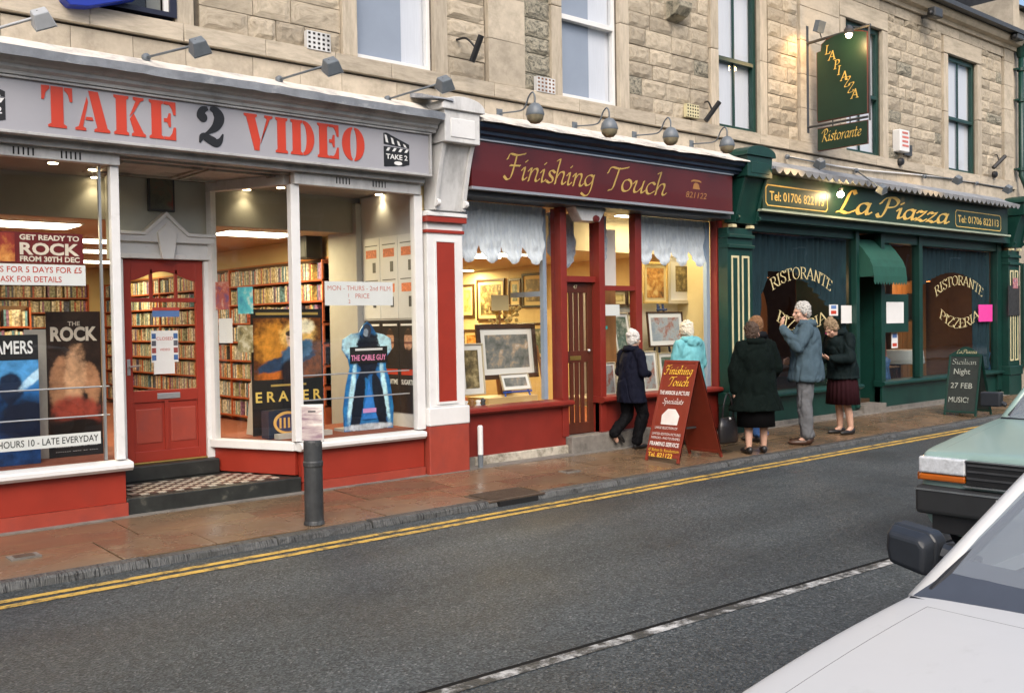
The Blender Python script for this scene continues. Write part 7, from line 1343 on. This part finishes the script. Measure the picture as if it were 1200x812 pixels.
# ------------------------------------------------------------------ cars
def car(name, label, cat, x0, yc, P):
    t = thing(name, label, cat, (x0, yc, RZ)); paint = P['paint']; L_ = []
    st = P['st']; zb = .2
    mb = MB(); k = None
    for (x, w_, zt, crown) in st:
        half = [(0, zb), (w_ * .78, zb), (w_ * .96, zb + .07), (w_, zb + .24), (w_, zt - .14), (w_ * .995, zt - .045), (w_ * .985, zt - .012), (w_ * .965, zt - .001), (w_ * .88, zt + crown * .25), (w_ * .45, zt + crown * .85), (0, zt + crown)]
        ring = [(y, z) for y, z in half] + [(-y, z) for y, z in half[-2:0:-1]]; k = len(ring)
        for y, z in ring: mb.v.append((x0 + x, yc + y, RZ + z))
    for i in range(len(st) - 1):
        for j in range(k): mb.f.append((i * k + j, i * k + (j + 1) % k, (i + 1) * k + (j + 1) % k, (i + 1) * k + j))
    mb.f.append(tuple(range(k))[::-1]); mb.f.append(tuple((len(st) - 1) * k + j for j in range(k))); b = mb.build('body', paint, t, smooth=True)
    su = b.modifiers.new('s', 'SUBSURF'); su.levels = 2; su.render_levels = 2
    W = lambda x, y, z: Vector((x0 + x, yc + y, RZ + z))
    cp = bpy.data.objects.new('tmp', b.data); m9 = cp.modifiers.new('s', 'SUBSURF'); m9.levels = 2; me9 = bake(cp); from mathutils.bvhtree import BVHTree
    bvh = BVHTree.FromPolygons([v.co + Vector((x0, yc, RZ)) for v in me9.vertices], [tuple(p.vertices) for p in me9.polygons]); bpy.data.meshes.remove(me9)
    def drop(x, y):
        h = bvh.ray_cast(Vector((x0 + x, yc + y, 3)), Vector((0, 0, -1)))[0]; return (h or Vector((x0 + x, yc + y, RZ + .8))) - EZ * .0005
    GAP = pm('panel_gap', (.12, .12, .12), rough=.8); fx = P['green'][0]
    for s in (-1, 1): MB().tube([drop(.1 + (fx - .2) * i / 12, s * P['hw'] * (.86 - .03 * (1 - i / 12))) for i in range(13)], .0011, 5).build('bonnet_gap', GAP, b)
    MB().tube([drop(fx - .1 - .07 * (1 - (i / 6 - 1) ** 2), P['hw'] * .86 * (i / 6 - 1)) for i in range(13)], .0012, 5).build('bonnet_gap', GAP, b)
    gb = P['green']      # greenhouse: base front x, top front x, top rear x, base rear x, base half width, top half width, base z, roof z
    bf, tf, tr, br, bw, tw_, zbase, zr = gb; pw = .045
    def pillar(a, b_, r=.03): MB().tube([a, a.lerp(b_, .5) + EZ * .012, b_], [r, r * .95, r], 8).build('pillar', paint, t, smooth=True)
    for s in (-1, 1):
        pillar(W(bf, s * bw, zbase - .02), W(tf, s * tw_, zr)); pillar(W(br, s * bw * .97, zbase - .02), W(tr, s * tw_ * .97, zr), .04)
        MB().tube([W((bf + br) / 2, s * bw, zbase - .02), W((tf + tr) / 2, s * tw_, zr)], .025, 8).build('pillar', BLACK, t)
    rf = MB(); nx_, ny_ = 8, 8
    for i in range(nx_ + 1):
        for j in range(ny_ + 1):
            u, v = i / nx_, j / ny_ * 2 - 1; rf.v.append(tuple(W(tf - .02 + (tr - tf + .04) * u, v * (tw_ + .012), zr + .045 * (1 - v ** 2) + .02 * math.sin(math.pi * u))))
    for i in range(nx_):
        for j in range(ny_): rf.f.append((i * 9 + j, (i + 1) * 9 + j, (i + 1) * 9 + j + 1, i * 9 + j + 1))
    ro = rf.build('roof', paint, t, smooth=True); so_ = ro.modifiers.new('s', 'SOLIDIFY'); so_.thickness = .03
    ws = MB(); n = 10
    for i in range(n + 1):
        v = i / n * 2 - 1
        for q in range(5):
            u = q / 4; wd = bw + (tw_ - bw) * u; ws.v.append(tuple(W(bf + (tf - bf) * u - .07 * (1 - v * v) * (1 - u * .5), v * wd * .985, zbase + (zr - zbase) * u + .02 * math.sin(math.pi * u))))
    for i in range(n):
        for q in range(4): ws.f.append((i * 5 + q, (i + 1) * 5 + q, (i + 1) * 5 + q + 1, i * 5 + q + 1))
    ws.build('windscreen', P['glass'], t, smooth=True)
    sc_ = MB()          # dark scuttle strip and rubber round the screen
    for i in range(n + 1):
        v = i / n * 2 - 1
        for q in range(2): sc_.v.append(tuple(W(bf + (tf - bf) * (.16 * q) - .07 * (1 - v * v) - .02 + .03 * q, v * bw * (1.0 - .02 * q), zbase + (zr - zbase) * .16 * q + .004)))
    for i in range(n): sc_.f.append((i * 2, (i + 1) * 2, (i + 1) * 2 + 1, i * 2 + 1))
    if P.get('band'): sc_.build('screen_band', pm('dark_blue_band', (.06, .068, .085), rough=.4), t, smooth=True)
    MB().tube([W(bf - .03 - .075 * (1 - (i / n * 2 - 1) ** 2), (i / n * 2 - 1) * bw, zbase - .012) for i in range(n + 1)], .018, 6).build('screen_rubber', BLACK, t)
    for s in (-1, 1): MB().tube([W(bf + .02, s * (bw - .03), zbase + .01), W(tf, s * (tw_ - .03), zr - .01)], .014, 6).build('screen_rubber', BLACK, t)
    for s in (-1, 1): MB().add([W(bf + .08, s * bw * .985, zbase), W(br - .06, s * bw * .96, zbase), W(tr - .04, s * tw_ * .96, zr - .01), W(tf + .05, s * tw_ * .985, zr - .01)], [(0, 1, 2, 3)]).build('side_window', P['glass'], t)
    MB().add([W(br, -bw * .9, zbase), W(br, bw * .9, zbase), W(tr, tw_ * .9, zr - .01), W(tr, -tw_ * .9, zr - .01)], [(0, 1, 2, 3)]).build('rear_window', P['glass'], t)
    INT = pm('car_interior', (.03, .03, .032), rough=.8); MB().box(*(x0 + bf + .12, x0 + bf + .5), yc - bw * .9, yc + bw * .9, RZ + zbase - .06, RZ + zbase + .02).build('dashboard', INT, t, bevel=.03)
    for s in (-1, 1): MB().box(x0 + bf + 1.0, x0 + bf + 1.15, yc + s * .36 - .23, yc + s * .36 + .23, RZ + .5, RZ + zbase + .25).box(x0 + bf + 1.02, x0 + bf + 1.13, yc + s * .36 - .12, yc + s * .36 + .12, RZ + zbase + .27, RZ + zbase + .42).build('seat', INT, t, bevel=.04)
    pts = [W(bf + .55 + .1 * math.sin(a), .36 + .17 * math.cos(a), zbase + .02 + .15 * math.sin(a)) for a in [i * math.pi / 10 for i in range(21)]]; MB().tube(pts, .013, 8, cap=False).build('steering_wheel', INT, t)
    TY = pm('tyre_rubber', (.012, .012, .012), rough=.85, var=.2); RIM = pm('wheel_trim', (.3, .31, .32), rough=.4, metal=.4)
    for wx in P['wheels']:
        for s in (-1, 1):
            yw = yc + s * (P['hw'] - .09); MB().lathe([(.33, -.06), (.33, .105)], (x0 + wx, yw, RZ + .3), axis=(0, s, 0), n=28).build('wheel_arch', BLACK, t)
            wo = MB().lathe([(.2, -.08), (.27, -.09), (.29, -.06), (.29, .075), (.275, .1), (.2, .108)], (x0 + wx, yw, RZ + .29), axis=(0, s, 0), n=28).build('wheel', TY, t, smooth=True); MB().lathe([(.19, .100), (.17, .112), (.05, .116), (.0, .118)], (x0 + wx, yw, RZ + .29), axis=(0, s, 0), n=24, cap=False).build('rim', RIM, wo, smooth=True)
    return t, W
WPAINT = pm('white_car_paint', (.54, .54, .53), rough=.42, var=.02, scale=3, coat=0.0, c2=(.46, .46, .445), cscale=9, clo=.6, chi=.8); GPAINT = pm('pale_green_car_paint', (.24, .345, .31), rough=.3, var=.03, coat=.2)
CARG = glass('car_glass', tint=(.72, .78, .8), refl=4.0, rough=.03, sky_veil=.3)
wc, W = car('parked_car', 'white hatchback in the right foreground with dark door mirror', 'car', 1.2, -7.757, dict(paint=WPAINT, hw=.81, glass=CARG, band=1, wheels=(.82, 3.25),
  st=[(0, .60, .60, .01), (.03, .70, .69, .02), (.12, .755, .755, .025), (.3, .785, .79, .03), (.62, .80, .83, .03), (1.0, .808, .868, .03), (1.36, .812, .888, .025), (1.5, .814, .892, .02), (2.0, .815, .90, .01), (3.0, .815, .91, .01), (3.7, .79, .92, .01), (4.0, .74, .91, .0), (4.08, .68, .83, 0)], green=(1.40, 2.38, 3.36, 3.86, .775, .61, .885, 1.37)))
MIR = pm('black_mirror_plastic', (.018, .021, .026), rough=.45, var=.15, scale=20)
a = AY(1045, 620, -6.86); 
mo = MB(); 
prof_o = [(-.135, -.055), (.115, -.075), (.145, -.01), (.13, .06), (-.12, .075), (-.15, .02)]
# housing: outline seen from ahead, thick along the car
mx_, my_, mz_ = 2.84, -6.85, .868
fpoly = [(-.075, -.085), (.055, -.055), (.065, .0), (.06, .062), (-.06, .045), (-.08, .02)]
mo.prism([(my_ + p_, mz_ + q_) for p_, q_ in fpoly], lambda y, z, s_: (mx_ + s_, y, z), -.02, .05)
k_ = len(fpoly); mo.add([(mx_ - .0201, my_ + p_, mz_ + q_) for p_, q_ in fpoly] + [(mx_ - .075, my_ + p_ * .82 - .004, mz_ + q_ * .78 - .006) for p_, q_ in fpoly], [(i, (i + 1) % k_, k_ + (i + 1) % k_, k_ + i) for i in range(k_)] + [tuple(range(k_)), tuple(range(k_, 2 * k_))])
mir = mo.build('door_mirror', MIR, wc, bevel=.018, seg=3)
MB().tube([(mx_ + .03, my_ - .07, mz_ - .02), (mx_ + .06, my_ - .17, mz_ - .05)], .03, 8).build('mirror_stalk', MIR, mir)
MB().prism([(my_ + p_ * .86, mz_ + q_ * .82) for p_, q_ in fpoly], lambda y, z, s_: (mx_ + s_, y, z), .0501, .053).build('mirror_glass', pm('mirror_silver', (.6, .62, .65), rough=.03, metal=1), mir)
MB().tube([W(1.355, -.6, .92), W(1.42, .05, .935), W(1.48, .3, .96)], .009, 6).build('wiper', BLACK, wc)

gc, W = car('moving_car', 'pale green car coming along the road beside the parked white hatchback', 'car', 6.38, -5.86, dict(paint=GPAINT, hw=.81, glass=CARG, wheels=(.78, 3.2),
  st=[(.0, .70, .66, .0), (.02, .775, .735, .012), (.06, .80, .755, .015), (.4, .815, .79, .02), (.9, .82, .845, .02), (1.2, .82, .88, .015), (1.6, .82, .90, .01), (2.8, .82, .92, .01), (3.6, .80, .92, .01), (3.95, .78, .90, 0), (4.0, .74, .84, 0)], green=(1.25, 1.95, 3.1, 3.75, .76, .62, .885, 1.38)))
def gfront(nm, m_, y0, y1, z0, z1, x0_, x1_, bv=.006): return MB().box(6.38 + x0_, 6.38 + x1_, -5.86 + y0, -5.86 + y1, RZ + z0, RZ + z1).build(nm, m_, gc, bevel=bv)
HL = pm('headlamp_lens', (.62, .64, .66), rough=.12, var=.25, scale=30, coat=.8); AMB = pm('amber_lens', (.48, .11, .008), rough=.2, coat=.6); CHR = pm('chrome_strip', (.55, .57, .57), rough=.2, metal=.9)
gfront('grille', BLACK, -.46, .46, .56, .715, -.03, .05)
for z in (.60, .645, .685): gfront('grille_bar', DARK, -.45, .45, z, z + .012, -.038, -.0301, 0)
gfront('chrome_strip', CHR, -.46, .46, .713, .722, -.04, .02, 0); gfront('chrome_strip', CHR, -.47, .47, .548, .558, -.045, .02, 0)
for s in (-1, 1):
    a_, b_ = sorted((s * .465, s * .775)); h_ = gfront('headlight', HL, a_, b_, .615, .722, -.035, .06, .012); gfront('indicator', AMB, a_, b_, .565, .610, -.03, .06, .012)
    a_, b_ = sorted((s * .775, s * .80)); gfront('indicator', AMB, a_, b_, .56, .61, .0, .12, .006)
MB().xprism([(-5.86 - .80, RZ + .34), (-5.86 + .80, RZ + .34), (-5.86 + .80, RZ + .53), (-5.86 - .80, RZ + .53)], 6.335, 6.44).build('bumper', pm('black_bumper', (.02, .021, .022), rough=.55, var=.15), gc, bevel=.03, seg=3)
gfront('chrome_strip', CHR, -.79, .79, .50, .512, -.05, -.04, 0); gfront('valance', BLACK, -.7, .7, .22, .34, .0, .1); gfront('number_plate', pm('white_plate', (.6, .6, .58)), -.26, .26, .38, .49, -.055, -.046, 0)
for s in (1,): MB().box(6.38 + 1.35, 6.38 + 1.42, -5.86 + s * .83, -5.86 + s * .98, RZ + .95, RZ + 1.06).tube([(6.38 + 1.4, -5.86 + s * .8, RZ + .96), (6.38 + 1.4, -5.86 + s * .86, RZ + .99)], .02, 6).build('door_mirror', MIR, gc, bevel=.02)
bpy.data.scenes.remove(_bench)
